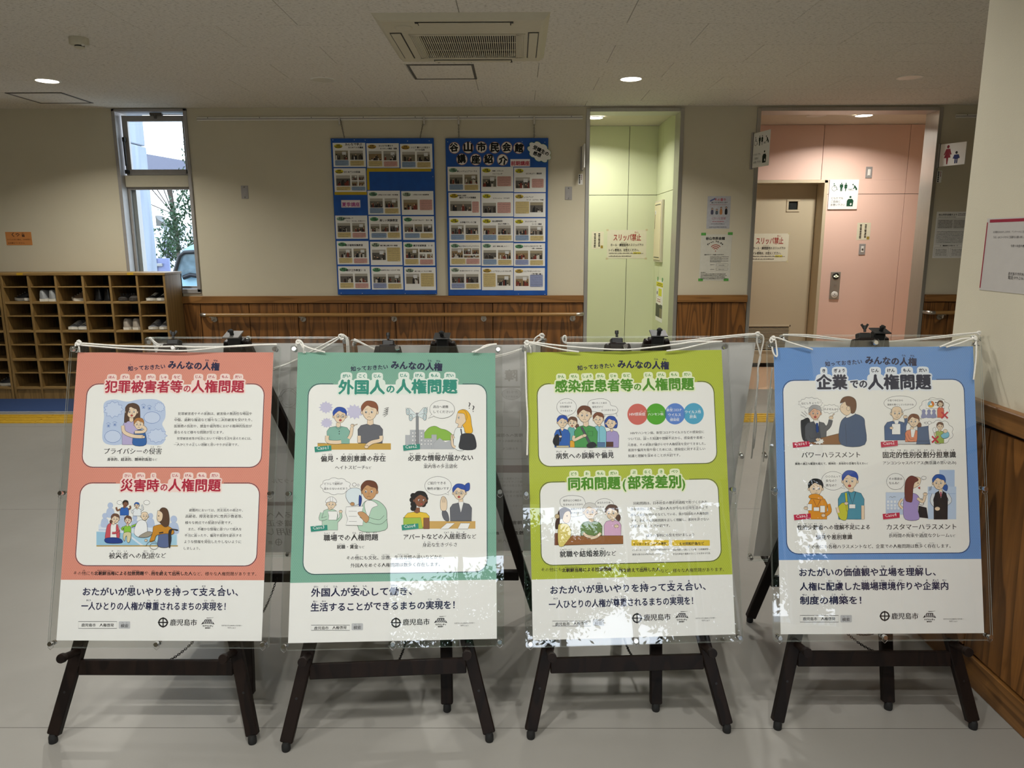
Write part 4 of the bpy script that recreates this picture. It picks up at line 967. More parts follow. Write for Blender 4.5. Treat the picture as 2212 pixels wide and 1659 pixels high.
# rear row posters: only their backs are seen, with print showing faintly through, mirrored
BKT = [[('トラブル', 700, 632, 1052, 6, None), ('つながる', 640, 600, 776, 5, None)], [], [], []]
GHOST = '9F9A92'
for i in range(4):
    ps = BACK[i]; C0 = Vector(ps[:3]); U, V = frame(*ps[3:]); Nv = U.cross(V)   # Nv faces the viewer
    t = thing('poster', tuple(C0), 'white back of the rear-row poster behind the %s' % NAMES[i], 'poster')
    sheetbox(C0 - Nv * .0012, U, V, Nv, PW, PH, .0006, M['paperb'], 'paper', t)
    k = Ink(C0 - Nv * .0006, U, V, .0001).crop(0, 0, 1)
    G = 'CFCBC5'; G2 = 'BDB9B2'
    if i == 0:
        k.rc(560, 793, 740, 801, 'DAD7D2'); k.rc(560, 1084, 740, 1092, 'D8CCC6')
        k.el(624, 862, 17, 18, None, G, 1); k.pl([(604, 858), (612, 842), (634, 842), (644, 858), (640, 848), (624, 838)], None, G, 1); k.el(606, 862, 5, 6, None, G, 1); k.el(643, 863, 5, 6, None, G, 1)
        k.ln([(598, 900), (604, 884), (620, 880), (640, 884), (654, 900)], G, 1); k.ln([(616, 872), (624, 875), (632, 872)], G, 1)
        k.ln([(626, 846), (636, 838), (650, 836)], G, 1)
        k.tx('トの', 636, 612, 937, G2, .01); k.tx('トラブル', 636, 588, 1044, G2, .0); k.tx('いる人へ', 650, 576, 1119, G2, .0); k.tx('知識を正', 652, 578, 1137, G2, .02); k.tx('利用し', 640, 578, 1156, G2, .02)
        k.el(602, 1171, 6.5, 6.5, None, G2, 1.6); k.ln([(602, 1163), (602, 1179)], G2, 1.4); k.ln([(594, 1171), (610, 1171)], G2, 1.4); k.tx('鹿', 590, 580, 1176, G2)
    if i == 1:
        k.tx('障', 1117, 1091, 823, 'CCC8C1', .04); k.rc(1060, 834, 1124, 838, 'D2CEC8'); k.el(1105, 851, 21, 12, 'E2E0DC', G, .9); k.tx('からは', 1118, 1094, 850, G2); k.tx('大丈夫です', 1119, 1092, 859, G2)
        k.rc(1072, 890, 1122, 921, None, 3, G, .9); k.rc(1060, 868, 1090, 890, None, 0, G, .8)
        k.tx('障害への理解不', 1129, 1062, 944, G2, .01); k.tx('正当な理由なくサービ', 1129, 1064, 955, G2); k.tx('その他にも、', 1119, 1082, 972, G2)
        k.ln([(1062, 991), (1130, 991), (1140, 985)], G, 1); k.rc(1060, 1005, 1150, 1021, 'D2C2BC')
        k.tx('すべての障害のある人が', 1129, 1064, 1036, G); k.tx('暮らしやすい社会を', 1129, 1072, 1043, G); k.tx('４月１日から施行され', 1129, 1068, 1051, G)
        k.tx('不当な差別的', 1129, 1085, 1065, G); k.tx('障害のある人', 1129, 1085, 1074, G); k.tx('ています。', 1129, 1105, 1095, G)
        k.tx('障害の', 1127, 1096, 1133, 'A5A19B', .03); k.tx('パートナー', 1129, 1080, 1147, G2); k.tx('推進課', 1131, 1098, 1155, '6E6A66', .03); k.tx('鹿', 1078, 1070, 1155, '6E6A66', .03); k.tx('市民部人権', 1125, 1075, 1172, G)
    if i == 2:
        k.ln([(1532, 747), (1540, 850), (1548, 930)], 'D8D5D0', 1)
    if k.v: k.build('show_through_print', t, 'print showing faintly mirrored through the paper')
# ropes
def ropeline(i, side, paths, label, r=.0024, n=.016, name='rope'):
    ps = FRONT[i] if side > 0 else BACK[i]
    C0 = Vector(ps[:3]); U, V = frame(*ps[3:]); N = U.cross(V)
    O = C0 + N * n
    t = thing(name, tuple(onP(paths[0][0][0], paths[0][0][1], O, N)), label, 'rope')
    for q in paths:
        pts = [onP(p_[0], p_[1], O + (N * p_[2] if len(p_) > 2 else N * 0), N) for p_ in q]
        m = MB(); m.tube(crom(pts, 6), r, 8); m.build('strand', M['rope'], t)
    return t
def knot(t, i, side, px, py, s=1.0, n=.018):
    ps = FRONT[i] if side > 0 else BACK[i]; C0 = Vector(ps[:3]); U, V = frame(*ps[3:]); N = U.cross(V); c = onP(px, py, C0 + N * n, N)
    m = MB(); s *= .0068
    for (a, b) in ((0, .5), (1.1, -.4), (2.2, .2)):
        pts = [c + (U * math.cos(a) + V * math.sin(a)) * (s * math.cos(w)) + (V * math.cos(a + b) - U * math.sin(a + b)) * (s * .75 * math.sin(w)) + N * (s * .5 * math.sin(2 * w + a)) for w in [2 * math.pi * k / 12 for k in range(12)]]
        m.tube(pts, .0027, 8, True)
    m.build('knot', M['rope'], t)
t = ropeline(0, 1, [[(171, 744), (176.5, 741.5), (255.6, 746.7), (346, 748.5), (385, 748), (420, 749.5), (504, 748.5), (560, 745), (597, 744)],
    [(169, 745), (200, 747.5), (278, 753.5), (346, 756.5), (395, 757.5), (436.5, 754.6), (504, 747.4), (560, 745), (598, 744.5)], [(170, 744), (171, 752), (172, 760, -.008)], [(163, 748), (164, 741), (170, 739)]],
    'white cotton rope tied across the top of the salmon pink poster panel'); knot(t, 0, 1, 171, 741)
t = ropeline(0, -1, [[(322, 731), (326, 730), (334, 742), (355, 754)], [(324, 730), (342, 744), (360, 750)], [(592, 795), (618, 787), (643, 775), (674, 758), (702, 743), (729, 729), (737, 727)], [(592, 798), (643, 777), (690, 757), (722, 738), (736, 728)],
    [(738, 724), (745, 726), (749, 740), (750, 762)], [(740, 722), (750, 730), (753, 745), (754, 762)]], 'cream rope on the rear panel behind the salmon pink poster, knotted at its right corner'); knot(t, 0, -1, 738, 727, 1.2)
t = ropeline(1, 1, [[(641, 748), (640, 738), (647, 735), (654, 742), (656, 752), (656, 762, -.01)], [(642, 742), (652, 745), (672, 753), (702, 761, -.006)], [(647, 739), (652, 747), (659, 762, -.01)],
    [(1073, 744), (1062, 745), (1040, 753), (1020, 761, -.004)], [(1073, 743), (1050, 746), (1034, 756), (1026, 761, -.004)]], 'white rope looped round the top left screw of the teal green poster panel'); knot(t, 1, 1, 644, 739, .8)
t = ropeline(1, -1, [[(765, 733), (769, 734), (790, 745), (822, 761)], [(764, 735), (780, 741), (810, 757), (822, 764)], [(1071, 772), (1111, 761), (1148, 743), (1156, 731), (1164, 725), (1171, 723)], [(1071, 769), (1100, 762), (1140, 749), (1162, 738), (1172, 730), (1173, 724)], [(1153, 760), (1152, 745)], [(1156, 760), (1156, 742)]],
    'cream rope slung along the rear panel behind the teal green poster'); knot(t, 1, -1, 1171, 725, 1.0)
t = ropeline(2, 1, [[(1136, 741), (1144, 738.6), (1205, 745.9), (1291, 753.2), (1364, 754.5), (1462, 743.5), (1501, 738), (1560, 737.4)], [(1138, 740), (1160, 744), (1218, 755.7), (1250, 760, -.004)], [(1440, 758, -.003), (1475, 753), (1530, 740.5), (1556, 738)],
    [(1134, 744), (1134, 756), (1135, 776), (1137, 852), (1139.8, 908), (1138.7, 983)], [(1141, 744), (1146, 752), (1147, 762, -.01)]], 'white rope tied across the top of the lime green poster panel, one end hanging'); knot(t, 2, 1, 1138, 741, .9)
t = ropeline(2, -1, [[(1223, 740.5), (1300, 741), (1403, 741), (1432, 739.8), (1486, 735.5), (1535, 729.5), (1600, 723), (1636, 721)], [(1223, 742), (1300, 743), (1403, 742.5), (1440, 741), (1530, 733.5), (1600, 725.5), (1636, 722)], [(1222, 741), (1216, 736), (1217, 727), (1222, 726), (1223, 735), (1221, 742)],
    [(1637, 721.7), (1635, 737), (1639, 754), (1643, 775), (1637, 795), (1638, 821.5), (1632, 865), (1630.5, 880), (1634, 906), (1629, 960), (1626, 969)], [(1640, 721), (1648, 726), (1649, 738), (1643, 765), (1638, 790), (1635.5, 840), (1634, 868), (1631, 890), (1628, 930), (1625, 975), (1623, 990)]],
    'white rope pulled tight over the rear panel behind the lime green poster, loose end hanging'); knot(t, 2, -1, 1637, 721, .8)
t = ropeline(3, 1, [[(1667, 742), (1663, 735), (1668, 729), (1676, 729), (1690, 733), (1707, 740), (1743, 751), (1755, 755, -.004)], [(1669, 732), (1668, 750), (1671, 763), (1676, 770), (1679, 766), (1677, 748), (1675, 734)],
    [(2030, 749.5, -.002), (2073, 733), (2104, 730.5)], [(2044, 750, -.002), (2075, 741), (2092, 734), (2106, 732)], [(2108, 735), (2109, 745), (2108.7, 771), (2106, 795, .0), (2103, 820)], [(2104, 724), (2110, 732), (2106, 745)]],
    'white rope tied across the top of the sky blue poster panel, with a hanging loop'); knot(t, 3, 1, 1670, 731, .8); knot(t, 3, 1, 2107, 731, .6)
t = ropeline(3, -1, [[(1693, 724), (1697, 722.6), (1750, 724), (1798, 730), (1846, 735.6), (1870, 738), (1922, 737.5), (1989, 731.5), (2061, 723), (2114, 718.3)], [(1696, 723.5), (1730, 726), (1800, 733), (1850, 737.5), (1880, 740), (1925, 739), (2037, 729), (2090, 721), (2115, 719)],
    [(1668, 795), (1664, 835), (1659, 873.5), (1655, 925), (1650, 960), (1649, 997)], [(1667, 838), (1663, 870), (1666, 885), (1669, 892)]], 'white rope strung over the rear panel behind the sky blue poster'); knot(t, 3, -1, 2115, 719, .7)

# ================================================================ printed matter on the four front posters
SK, K0, NV = 'EAD3B6', '26242A', '1B1F45'
def neckbody(k, cx, ys, yb, w, col, neck=10, sk=SK, yn=None, vee=False, slope=.35):
    yn = ys - 12 if yn is None else yn
    k.pl([(cx - neck, yn), (cx + neck, yn), (cx + neck * 1.1, ys + 8), (cx, ys + 16), (cx - neck * 1.1, ys + 8)], sk, K0, 2, False)
    h = yb - ys; hw = w / 2
    k.pl([(cx - neck * 1.2, ys), (cx - hw * .75, ys + h * .07), (cx - hw, ys + h * .28), (cx - hw * .97, yb), (cx + hw * .97, yb), (cx + hw, ys + h * .28), (cx + hw * .75, ys + h * .07), (cx + neck * 1.2, ys), (cx, ys + (18 if vee else 9))], col, K0, 2.2, False)
def arm(k, pts, w, col, ol=K0):
    k.ln(pts, ol, w + 4); k.ln(pts, col, w)
def hand(k, x, y, r=9, sk=SK):
    k.el(x, y, r, r * .8, sk, K0, 1.8)
    for j in (-1, 0, 1): k.ln([(x + j * r * .4, y - r * .2), (x + j * r * .45, y - r * .9)], K0, 1.2, False)
def head(k, cx, cy, r, hair='5B3F2E', st='short', look=0.0, mouth='flat', sk=SK, gl=False, tilt=0, brow=0, blank=False):
    if st == 'long': k.pl([(cx - r * .9, cy - r * .7), (cx - r * .1, cy - r * 1.25), (cx + r * .85, cy - r * .8), (cx + r * 1.02, cy + r * .6), (cx + r * .75, cy + r * 1.5), (cx - r * .6, cy + r * 1.9), (cx - r * 1.25, cy + r * 2.3), (cx - r * 1.05, cy + r * .6)], hair, K0, 2)
    if st == 'bob': k.pl([(cx - r * 1.1, cy + r * .7), (cx - r * 1.15, cy - r * .5), (cx, cy - r * 1.3), (cx + r * 1.15, cy - r * .5), (cx + r * 1.15, cy + r * .9), (cx + r * .4, cy + r * 1.0), (cx - r * .6, cy + r * .9)], hair, K0, 2)
    if st == 'pony': k.pl([(cx + r * .7 * (-1 if look > 0 else 1), cy + r * .1), (cx + r * 1.35 * (-1 if look > 0 else 1), cy + r * .5), (cx + r * 1.2 * (-1 if look > 0 else 1), cy + r * 1.3), (cx + r * .6 * (-1 if look > 0 else 1), cy + r * .9)], hair, K0, 2)
    if st == 'curly':
        for j in range(9):
            a = math.pi * (1.05 + j * .14) if look > 0 else math.pi * (-.2 + j * .14)
            k.el(cx - r * .25 + r * 1.05 * math.cos(a + .3), cy + r * 1.0 * math.sin(a) + r * .2, r * .42, r * .42, hair, None)
        for j in range(7): k.el(cx - r * 1.05 + r * .1 * (j % 2), cy - r * .6 + r * .32 * j, r * .42, r * .4, hair, None)
    for e in (-1, 1): k.el(cx + e * r * .92, cy + r * .12, r * .17, r * .25, sk, K0, 1.8, 12)
    k.pl([(cx - r * .86, cy - r * .3), (cx - r * .84, cy + r * .3), (cx - r * .5, cy + r * .88), (cx, cy + r * 1.08), (cx + r * .5, cy + r * .88), (cx + r * .84, cy + r * .3), (cx + r * .86, cy - r * .3), (cx + r * .5, cy - r * .95), (cx - r * .5, cy - r * .95)], sk, K0, 2)
    if st == 'bald':
        for e in (-1, 1): k.pl([(cx + e * r * .9, cy - r * .55), (cx + e * r * .98, cy), (cx + e * r * .8, cy + r * .05), (cx + e * r * .76, cy - r * .5)], hair, None)
    elif st == 'helmet':
        k.pl([(cx - r * 1.1, cy - r * .3), (cx - r * .95, cy - r * .95), (cx - r * .3, cy - r * 1.45), (cx + r * .4, cy - r * 1.45), (cx + r * 1.0, cy - r * .9), (cx + r * 1.15, cy - r * .3), (cx, cy - r * .5)], hair, K0, 2); k.ln([(cx - r * .2, cy - r * 1.4), (cx - r * .15, cy - r * .5)], K0, 1.4); k.ln([(cx + r * .3, cy - r * 1.4), (cx + r * .35, cy - r * .5)], K0, 1.4)
    elif st != 'curly' or True:
        d = look * r * .25
        k.pl([(cx - r * .95, cy + r * .02), (cx - r * 1.04, cy - r * .6), (cx - r * .55, cy - r * 1.2), (cx + r * .1, cy - r * 1.3), (cx + r * .75, cy - r * 1.08), (cx + r * 1.04, cy - r * .5), (cx + r * .95, cy + r * .02), (cx + r * .78 + d * .2, cy - r * .35), (cx + r * .3 + d, cy - r * .5), (cx - r * .2 + d, cy - r * .72), (cx - r * .7 + d * .2, cy - r * .3)], hair, K0, 1.6)
    if blank: return
    ex = look * r * .22
    for e in (-1, 1):
        x = cx + e * r * .36 + ex
        k.el(x, cy + r * .08, r * .14, r * .16, 'FFFFFF', K0, 1.3, 12); k.el(x + look * r * .05, cy + r * .1, r * .085, r * .11, K0, None, n=8)
        k.ln([(x - r * .18, cy - r * .26 + e * brow), (x + r * .18, cy - r * .26 - e * brow)], K0, 1.6, False)
        if gl: k.el(x, cy + r * .08, r * .27, r * .24, None, K0, 1.8, 14)
    if gl: k.ln([(cx + ex - r * .12, cy + r * .05), (cx + ex + r * .12, cy + r * .05)], K0, 1.6, False)
    k.ln([(cx + ex * 1.3, cy + r * .15), (cx + ex * 1.5 + r * .07, cy + r * .38), (cx + ex * 1.3 - r * .04, cy + r * .42)], K0, 1.5)
    mx, my = cx + ex, cy + r * .68
    if mouth == 'open': k.el(mx, my, r * .2, r * .16, 'C05048', K0, 1.5, 12)
    elif mouth == 'sad': k.ln([(mx - r * .22, my + r * .08), (mx, my - r * .04), (mx + r * .22, my + r * .08)], K0, 1.8)
    elif mouth == 'smile': k.ln([(mx - r * .25, my - r * .06), (mx, my + r * .08), (mx + r * .25, my - r * .06)], K0, 1.8)
    else: k.ln([(mx - r * .2, my), (mx + r * .2, my)], K0, 1.8, False)
def burst(k, cx, cy, rx, ry, n, col, ol, w=1.8, d=.75, seed=1):
    rd = random.Random(seed); P = []
    for j in range(2 * n):
        a = math.pi * j / n; q = (1 if j % 2 == 0 else d) * rd.uniform(.92, 1.05); P.append((cx + rx * q * math.cos(a), cy + ry * q * math.sin(a)))
    k.pl(P, col, ol, w, False)
def cloud(k, cx, cy, rx, ry, n, col, ol=K0, w=2):
    P = []
    for j in range(n):
        a0 = 2 * math.pi * j / n
        for m_, rr in ((0, .94), (.33, 1.04), (.66, 1.04)):
            a = a0 + 2 * math.pi * m_ / n; P.append((cx + rx * rr * math.cos(a), cy + ry * rr * math.sin(a)))
    k.pl(P, col, ol, w)
def bubble(k, cx, cy, rx, ry, tail, lines, fs=15, col=None, x0=None):
    t0, t1 = tail
    k.el(cx, cy, rx, ry, col or 'F1F1EE', K0, 2, 28)
    if t0: a = math.atan2((t1 - cy) / ry, (t0 - cx) / rx); p1 = (cx + rx * math.cos(a - .14), cy + ry * math.sin(a - .14)); p2 = (cx + rx * math.cos(a + .14), cy + ry * math.sin(a + .14)); k.pl([p1, (t0, t1), p2], col or 'F1F1EE', None, 0, False); k.ln([p1, (t0, t1), p2], K0, 2, False)
    for (s_, a, b, y) in lines: k.tx(s_, a, b, y, K0, .01)
def casetag(k, x, y, n, col):
    k.pl([(x, y + 10), (x + 116, y), (x + 118, y + 36), (x + 4, y + 48)], col, None, 0, False)
    k.ln([(x + 3, y + 49), (x + 119, y + 37)], 'D8D8D8', 2, False); k.tx('Case' + str(n), x + 17, x + 97, y + 35, 'F4F4F4', .0, rot=.085)
class Sheet:
    def __init__(s, i):
        ps = FRONT[i]; s.C = Vector(ps[:3]); s.U, s.V = frame(*ps[3:]); s.N = s.U.cross(s.V); s.i = i
        s.t = thing('poster', tuple(s.C), LBL[i], 'poster')
        sheetbox(s.C, s.U, s.V, s.N, PW, PH, .0008, M['paper'], 'paper', s.t)
        s.ox, s.oy = CROPS[i]
    def ink(s, z=.0011): return Ink(s.C, s.U, s.V, z).crop(s.ox, s.oy, 3.1904)
    def uvk(s, x, y): return Ink(s.C, s.U, s.V, 0).crop(s.ox, s.oy, 3.1904).uv(x, y)
    def ground(s, ysp, bg, dot):
        k = Ink(s.C, s.U, s.V, .00082); vb = s.uvk(800, ysp)[1]
        k._add([(-PW / 2, vb), (PW / 2, vb), (PW / 2, PH / 2), (-PW / 2, PH / 2)], [(0, 1, 2, 3)], bg)
        vs = []; fs = []; r = .0015; row = 0; v = PH / 2 - .004
        while v > vb + .003:
            u = -PW / 2 + .004 + (.003 if row % 2 else 0)
            while u < PW / 2 - .003:
                n = len(vs); vs += [(u - r, v + r * .6), (u + r, v + r * .6), (u, v - r)]; fs.append((n, n + 1, n + 2)); u += .0063
            v -= .0047; row += 1
        k._add(vs, fs, dot); k.build('coloured_ground', s.t, 'dotted coloured background of the poster')
    def box(s, k, xl, xr, ym, yt, yb, xm, gap, r=.033):
        u0 = s.uvk(xl, ym)[0]; u1 = s.uvk(xr, ym)[0]; v1 = s.uvk(xm, yt)[1]; v0 = s.uvk(xm, yb)[1]; c, k.cr = k.cr, None
        k.rc(u0, v0, u1, v1, 'F0F0EC', r); w = .0016; P = []
        g0 = u0 + (u1 - u0) * gap[0]; g1 = u0 + (u1 - u0) * gap[1]; P.append((g0, v1 + .002))
        o = .0014
        for (cx, cy, a0) in ((u0 + r - o, v1 - r + .002, 90), (u0 + r - o, v0 + r - o, 180), (u1 - r + o, v0 + r - o, 270), (u1 - r + o, v1 - r + .002, 360)):
            for j in range(7): a = math.radians(a0 + 15 * j); P.append((cx + r * math.cos(a), cy + r * math.sin(a)))
        P.append((g1, v1 + .002)); k._line(P, w, NV, False, P[0]); k.cr = c
    def title(s, k, parts, col, halo, bold=.035):
        for (t_, a, b, y, rb) in parts:
            k.z = .00125; k.tx(t_, a, b, y, col, bold, ruby=rb, rs=.26, rgap=.13, halo=halo, hw=.14, res=2, rbold=.02)
    def head(s, k, d=(0, 0)):
        a, b = d; k.tx('知っておきたい', 565 + a, 820 + a, 325 + b, NV, .03, ruby='知=し', rs=.3, rot=.065); k.tx('みんなの人権', 841 + a, 1192 + a, 306 + b, NV, .05, ruby='人=じん;権=けん', rs=.25, rgap=.1, rot=-.045, res=2)
LBL = ['salmon pink poster with two boxed crime and disaster topics', 'teal green poster with four numbered cartoon cases', 'lime green poster with two boxed topics and four coloured circles', 'sky blue poster with four numbered office cartoon cases']
def fb_(t_, x0, x1, y, rb=None, bold=.0): return (t_, x0, x1, y, rb, bold)
def lines(k, rows, col='2A2A2C', rs=.3):
    for r in rows: k.z = .00115; k.tx(r[0], r[1], r[2], r[3], col, r[5] if len(r) > 5 else .01, ruby=r[4] if len(r) > 4 else None, rs=rs, rgap=.06, h=(r[6] if len(r) > 6 else None))
def footer(s, dx, dy, sk):
    """search box, city emblem and logo; crop two is 3.771 px, here converted"""
    k = Ink(s.C, s.U, s.V, .0011).crop(s.ox, 1180, 3.7712); X = lambda x, y: (x + dx + sk[0] * (y - 620), y + dy + sk[1] * (x - 800))
    def L(x, y): return X(x, y)[1]
    a = X(263, 640); b = X(577, 640); k.rc(a[0], L(263, 613) , b[0], L(577, 668), None, 0, '4A4A4E', 3.4)
    k.tx('鹿児島市　人権啓発', X(288, 655)[0], X(551, 655)[0], L(420, 655), '222226', .02, h=27)
    a = X(592, 640); b = X(685, 640); k.rc(a[0], L(592, 611), b[0], L(685, 671), 'BFC1C4', 8); k.tx('検索', X(608, 662)[0], X(668, 662)[0], L(640, 662), '222226', .02, ruby='検=けん;索=さく', rs=.28)
    # city emblem: ring, cross and four barbs
    e = X(953, 620); cx, cy = e; R = 34
    k.el(cx, cy, R, R, None, '101014', 11, 40)
    k.ln([(cx, cy - R), (cx, cy + R)], '101014', 9, False); k.ln([(cx - R, cy), (cx + R, cy)], '101014', 9, False)
    for j in range(4):
        an = math.pi / 2 * j; ux, uy = math.cos(an), math.sin(an); k.pl([(cx + ux * (R + 10), cy + uy * (R + 10)), (cx + ux * (R - 2) - uy * 15, cy + uy * (R - 2) + ux * 15), (cx + ux * (R - 2) + uy * 15, cy + uy * (R - 2) - ux * 15)], '101014', None, 0, False)
    k.tx('鹿児島市', X(1010, 645)[0], X(1226, 645)[0], L(1118, 646), '151518', .015)
    # mountain logo
    c = X(1317, 620); mx, my = c
    k.pl([(mx - 55, my + 16), (mx - 36, my - 8), (mx - 22, my - 24), (mx + 28, my - 24), (mx + 40, my - 6), (mx + 55, my + 16), (mx + 30, my + 10), (mx - 30, my + 10)], '15151C', None, 0, False)
    for j in range(5):
        for q in range(3): k.pl([(mx - 34 + j * 16 + q * 2, my - 14 + q * 9 - 3), (mx - 26 + j * 16 + q * 2, my - 14 + q * 9 - 5), (mx - 30 + j * 16 + q * 2, my - 14 + q * 9 + 3), (mx - 38 + j * 16 + q * 2, my - 14 + q * 9 + 4)], 'F0F0F0', None, 0, False)
    k.ln([(mx - 10, my - 34), (mx + 20, my - 36), (mx + 46, my - 42)], '333338', 1.6); k.dashes(mx - 10, mx + 30, my - 36, 4, '333338', 3)
    k.tx('マグマシティ', mx - 43, mx + 44, my + 36, '151518', .05); k.tx('鹿児島市', mx - 22, mx + 20, my + 50, '151518', .04)
    c = X(1512, 650); k.tx('マグマシティPRキャラクター', c[0] - 84, c[0] + 84, c[1] + 1, '333338', .01); k.tx('マグニョン', c[0] - 34, c[0] + 32, c[1] + 20, '333338', .02)
    k.build('printed_footer', s.t, 'search box, city emblem and logos at the poster foot')
# ---------------------------------------------------------------- poster one (salmon pink)
s = Sheet(0); s.ground((1180 + 275 / 3.771 - 700) * 3.19, 'DD9280', 'CC7E6C')
k = s.ink(); s.box(k, 268, 1490, 700, 417, 984, 880, (.09, .90)); s.box(k, 222, 1458, 1380, 1100, 1663, 840, (.195, .80)); k.build('white_boxes', s.t)
k = s.ink(.0013); s.head(k)
s.title(k, [('犯罪被害者等', 405, 937, 472, '犯=はん;罪=ざい;被=ひ;害=がい;者=しゃ;等=など'), ('の', 948, 993, 470, None), ('人権問題', 1003, 1362, 472, '人=じん;権=けん;問=もん;題=だい')], 'B01E3C', 'F4DCD4')
s.title(k, [('災害時', 513, 775, 1153, '災=さい;害=がい;時=じ'), ('の', 788, 834, 1150, None), ('人権問題', 843, 1200, 1153, '人=じん;権=けん;問=もん;題=だい')], 'B01E3C', 'F4DCD4')
lines(k, [('プライバシーの侵害', 400, 795, 897, '侵=しん;害=がい', .02), ('身体的、経済的、精神的負担', 421, 727, 944, '身体的=しんたいてき;経済的=けいざいてき;精神的=せいしんてき;負担=ふたん', .03), ('など', 731, 765, 943, None, .02),
    ('犯罪被害者やその家族は、被害後の無責任な噂話や', 909, 1418, 628, '家族=かぞく;後=ご;無責任=むせきにん;噂話=うわさばなし'), ('中傷、過剰な報道など様々な二次的被害を受けたり、', 884, 1420, 671, '中傷=ちゅうしょう;過剰=かじょう;報道=ほうどう;様々=さまざま;二次的=にじてき;受=う'),
    ('医療費の負担や、捜査や裁判等における精神的負担が', 883, 1417, 714, '医療費=いりょうひ;負担=ふたん;捜査=そうさ;裁判=さいばん;精神的負担=せいしんてきふたん'), ('重なるなど様々な問題が生じます。', 882, 1222, 756, '重=かさ;問題=もんだい;生=しょう'),
    ('犯罪被害者等が社会において平穏な生活を送るためには、', 902, 1414, 798, '社会=しゃかい;平穏=へいおん;生活=せいかつ;送=おく'), ('一人ひとりの正しい理解と思いやりが必要です。', 880, 1326, 841, '一人=ひとり;正=ただ;理解=りかい;思=おも;必要=ひつよう'),
    ('被災者への配慮', 432, 748, 1617, '被=ひ;災=さい;者=しゃ;配=はい;慮=りょ', .025), ('など', 752, 824, 1613, None, .015),
    ('避難所においては、男女双方の視点や、', 985, 1355, 1293, '避難所=ひなんじょ;男女双方=だんじょそうほう;視点=してん'), ('高齢者、障害者並びに性的少数者等、', 960, 1353, 1336, '高齢者=こうれいしゃ;障害者=しょうがいしゃ;並=なら;性的少数者等=せいてきしょうすうしゃとう'), ('様々な視点での配慮が必要です。', 958, 1280, 1379, '配慮=はいりょ;必要=ひつよう'),
    ('また、不確かな情報に基づいて他人を', 980, 1346, 1424, '不確=ふたし;情報=じょうほう;基=もと;他人=たにん'), ('不当に扱ったり、偏見や差別を助長する', 954, 1346, 1467, '不当=ふとう;扱=あつか;偏見=へんけん;差別=さべつ;助長=じょちょう'), ('ような情報を発信したりしないように', 951, 1344, 1511, '発信=はっしん'), ('しましょう。', 949, 1060, 1556, None)])
k.build('printed_text', s.t)
k = Ink(s.C, s.U, s.V, .0013).crop(100, 1180, 3.7712)
def bottom1(k, dx, dy, sk, c1='2A2A2C'):
    Y = lambda x, y: y + dy + sk * (x - 900)
    for r in [('その他にも', 222, 390, 236, '他=ほか', .0), ('北朝鮮当局による拉致問題', 392, 795, 236, '北朝鮮当局=きたちょうせんとうきょく;拉致問題=らちもんだい', .04), ('や、', 800, 848, 236, None, 0), ('刑を終えて出所した人', 855, 1190, 238, '刑=けい;終=お;出所=しゅっしょ', .04), ('など、様々な人権問題があります。', 1195, 1712, 240, None, .0)]:
        k.z = .00115; k.tx(r[0], r[1] + dx, r[2] + dx, Y((r[1] + r[2]) / 2, r[3]), '3A2A2A', r[5], ruby=r[4], rs=.3, rgap=.04)
    for r in [('おたがいが思いやりを持って支え合い、', 298, 1562, 403, '思=おも;持=も;支=ささ;合=あ'), ('一人ひとりの人権が尊重されるまちの実現を！', 286, 1460, 520, '一人=ひとり;尊=そん;重=ちょう;実=じつ;現=げん')]:
        k.z = .00115; k.tx(r[0], r[1] + dx, r[2] + dx, Y((r[1] + r[2]) / 2, r[3]), NV, .028, ruby=r[4], rs=.23, rgap=.06, res=2, h=66)
bottom1(k, 0, 0, .0); k.build('printed_slogan', s.t)
footer(s, 0, 0, (0, 0))
# picture: worried mother holding a child among hostile speech bubbles
k = s.ink(.00118)
k.pl([(400, 545), (470, 520), (560, 535), (640, 520), (760, 520), (815, 560), (822, 640), (800, 690), (822, 740), (815, 810), (760, 835), (600, 820), (470, 835), (395, 810), (390, 720), (400, 640)], 'BCCCE8', None)
BL = '4A72B8'
burst(k, 465, 590, 72, 58, 11, 'C9D6EE', BL, 2.4, .78, 4); burst(k, 782, 572, 38, 36, 10, 'C9D6EE', BL, 2, .75, 5); burst(k, 765, 770, 70, 52, 11, 'C9D6EE', BL, 2.2, .78, 6)
k.el(730, 645, 56, 40, 'C9D6EE', BL, 2.4); k.el(460, 775, 56, 42, 'C9D6EE', BL, 2.4)
for (x, y) in ((672, 572), (712, 580), (430, 700), (474, 692)):
    k.ln([(x - 16, y - 12), (x, y - 20), (x + 16, y - 10)], BL, 2); k.rc(x - 9, y - 6, x + 9, y + 10, None, 0, BL, 2); k.el(x, y + 2, 5, 5, BL, None)
k.pl([(545, 600), (560, 560), (600, 545), (640, 565), (648, 620), (640, 680), (570, 700), (540, 690)], '5B4232', K0, 2)
neckbody(k, 588, 668, 832, 130, 'B9AED6', 13, yn=640)
head(k, 590, 602, 42, '5B4232', 'short', .1, 'open', brow=3)
k.pl([(560, 560), (548, 620), (542, 672), (556, 676), (562, 620), (574, 585)], '5B4232', K0, 1.5)
k.pl([(605, 760), (612, 740), (650, 728), (682, 745), (688, 832), (600, 832)], '3566A8', K0, 2)
head(k, 640, 690, 34, 'B0773F', 'short', -.1, 'sad', brow=3)
arm(k, [(530, 700), (540, 745), (600, 772), (668, 776)], 22, SK); arm(k, [(665, 706), (686, 725), (668, 742), (612, 745)], 19, SK); hand(k, 672, 778, 11)
k.build('illustration', s.t, 'cartoon of a worried woman hugging a child')
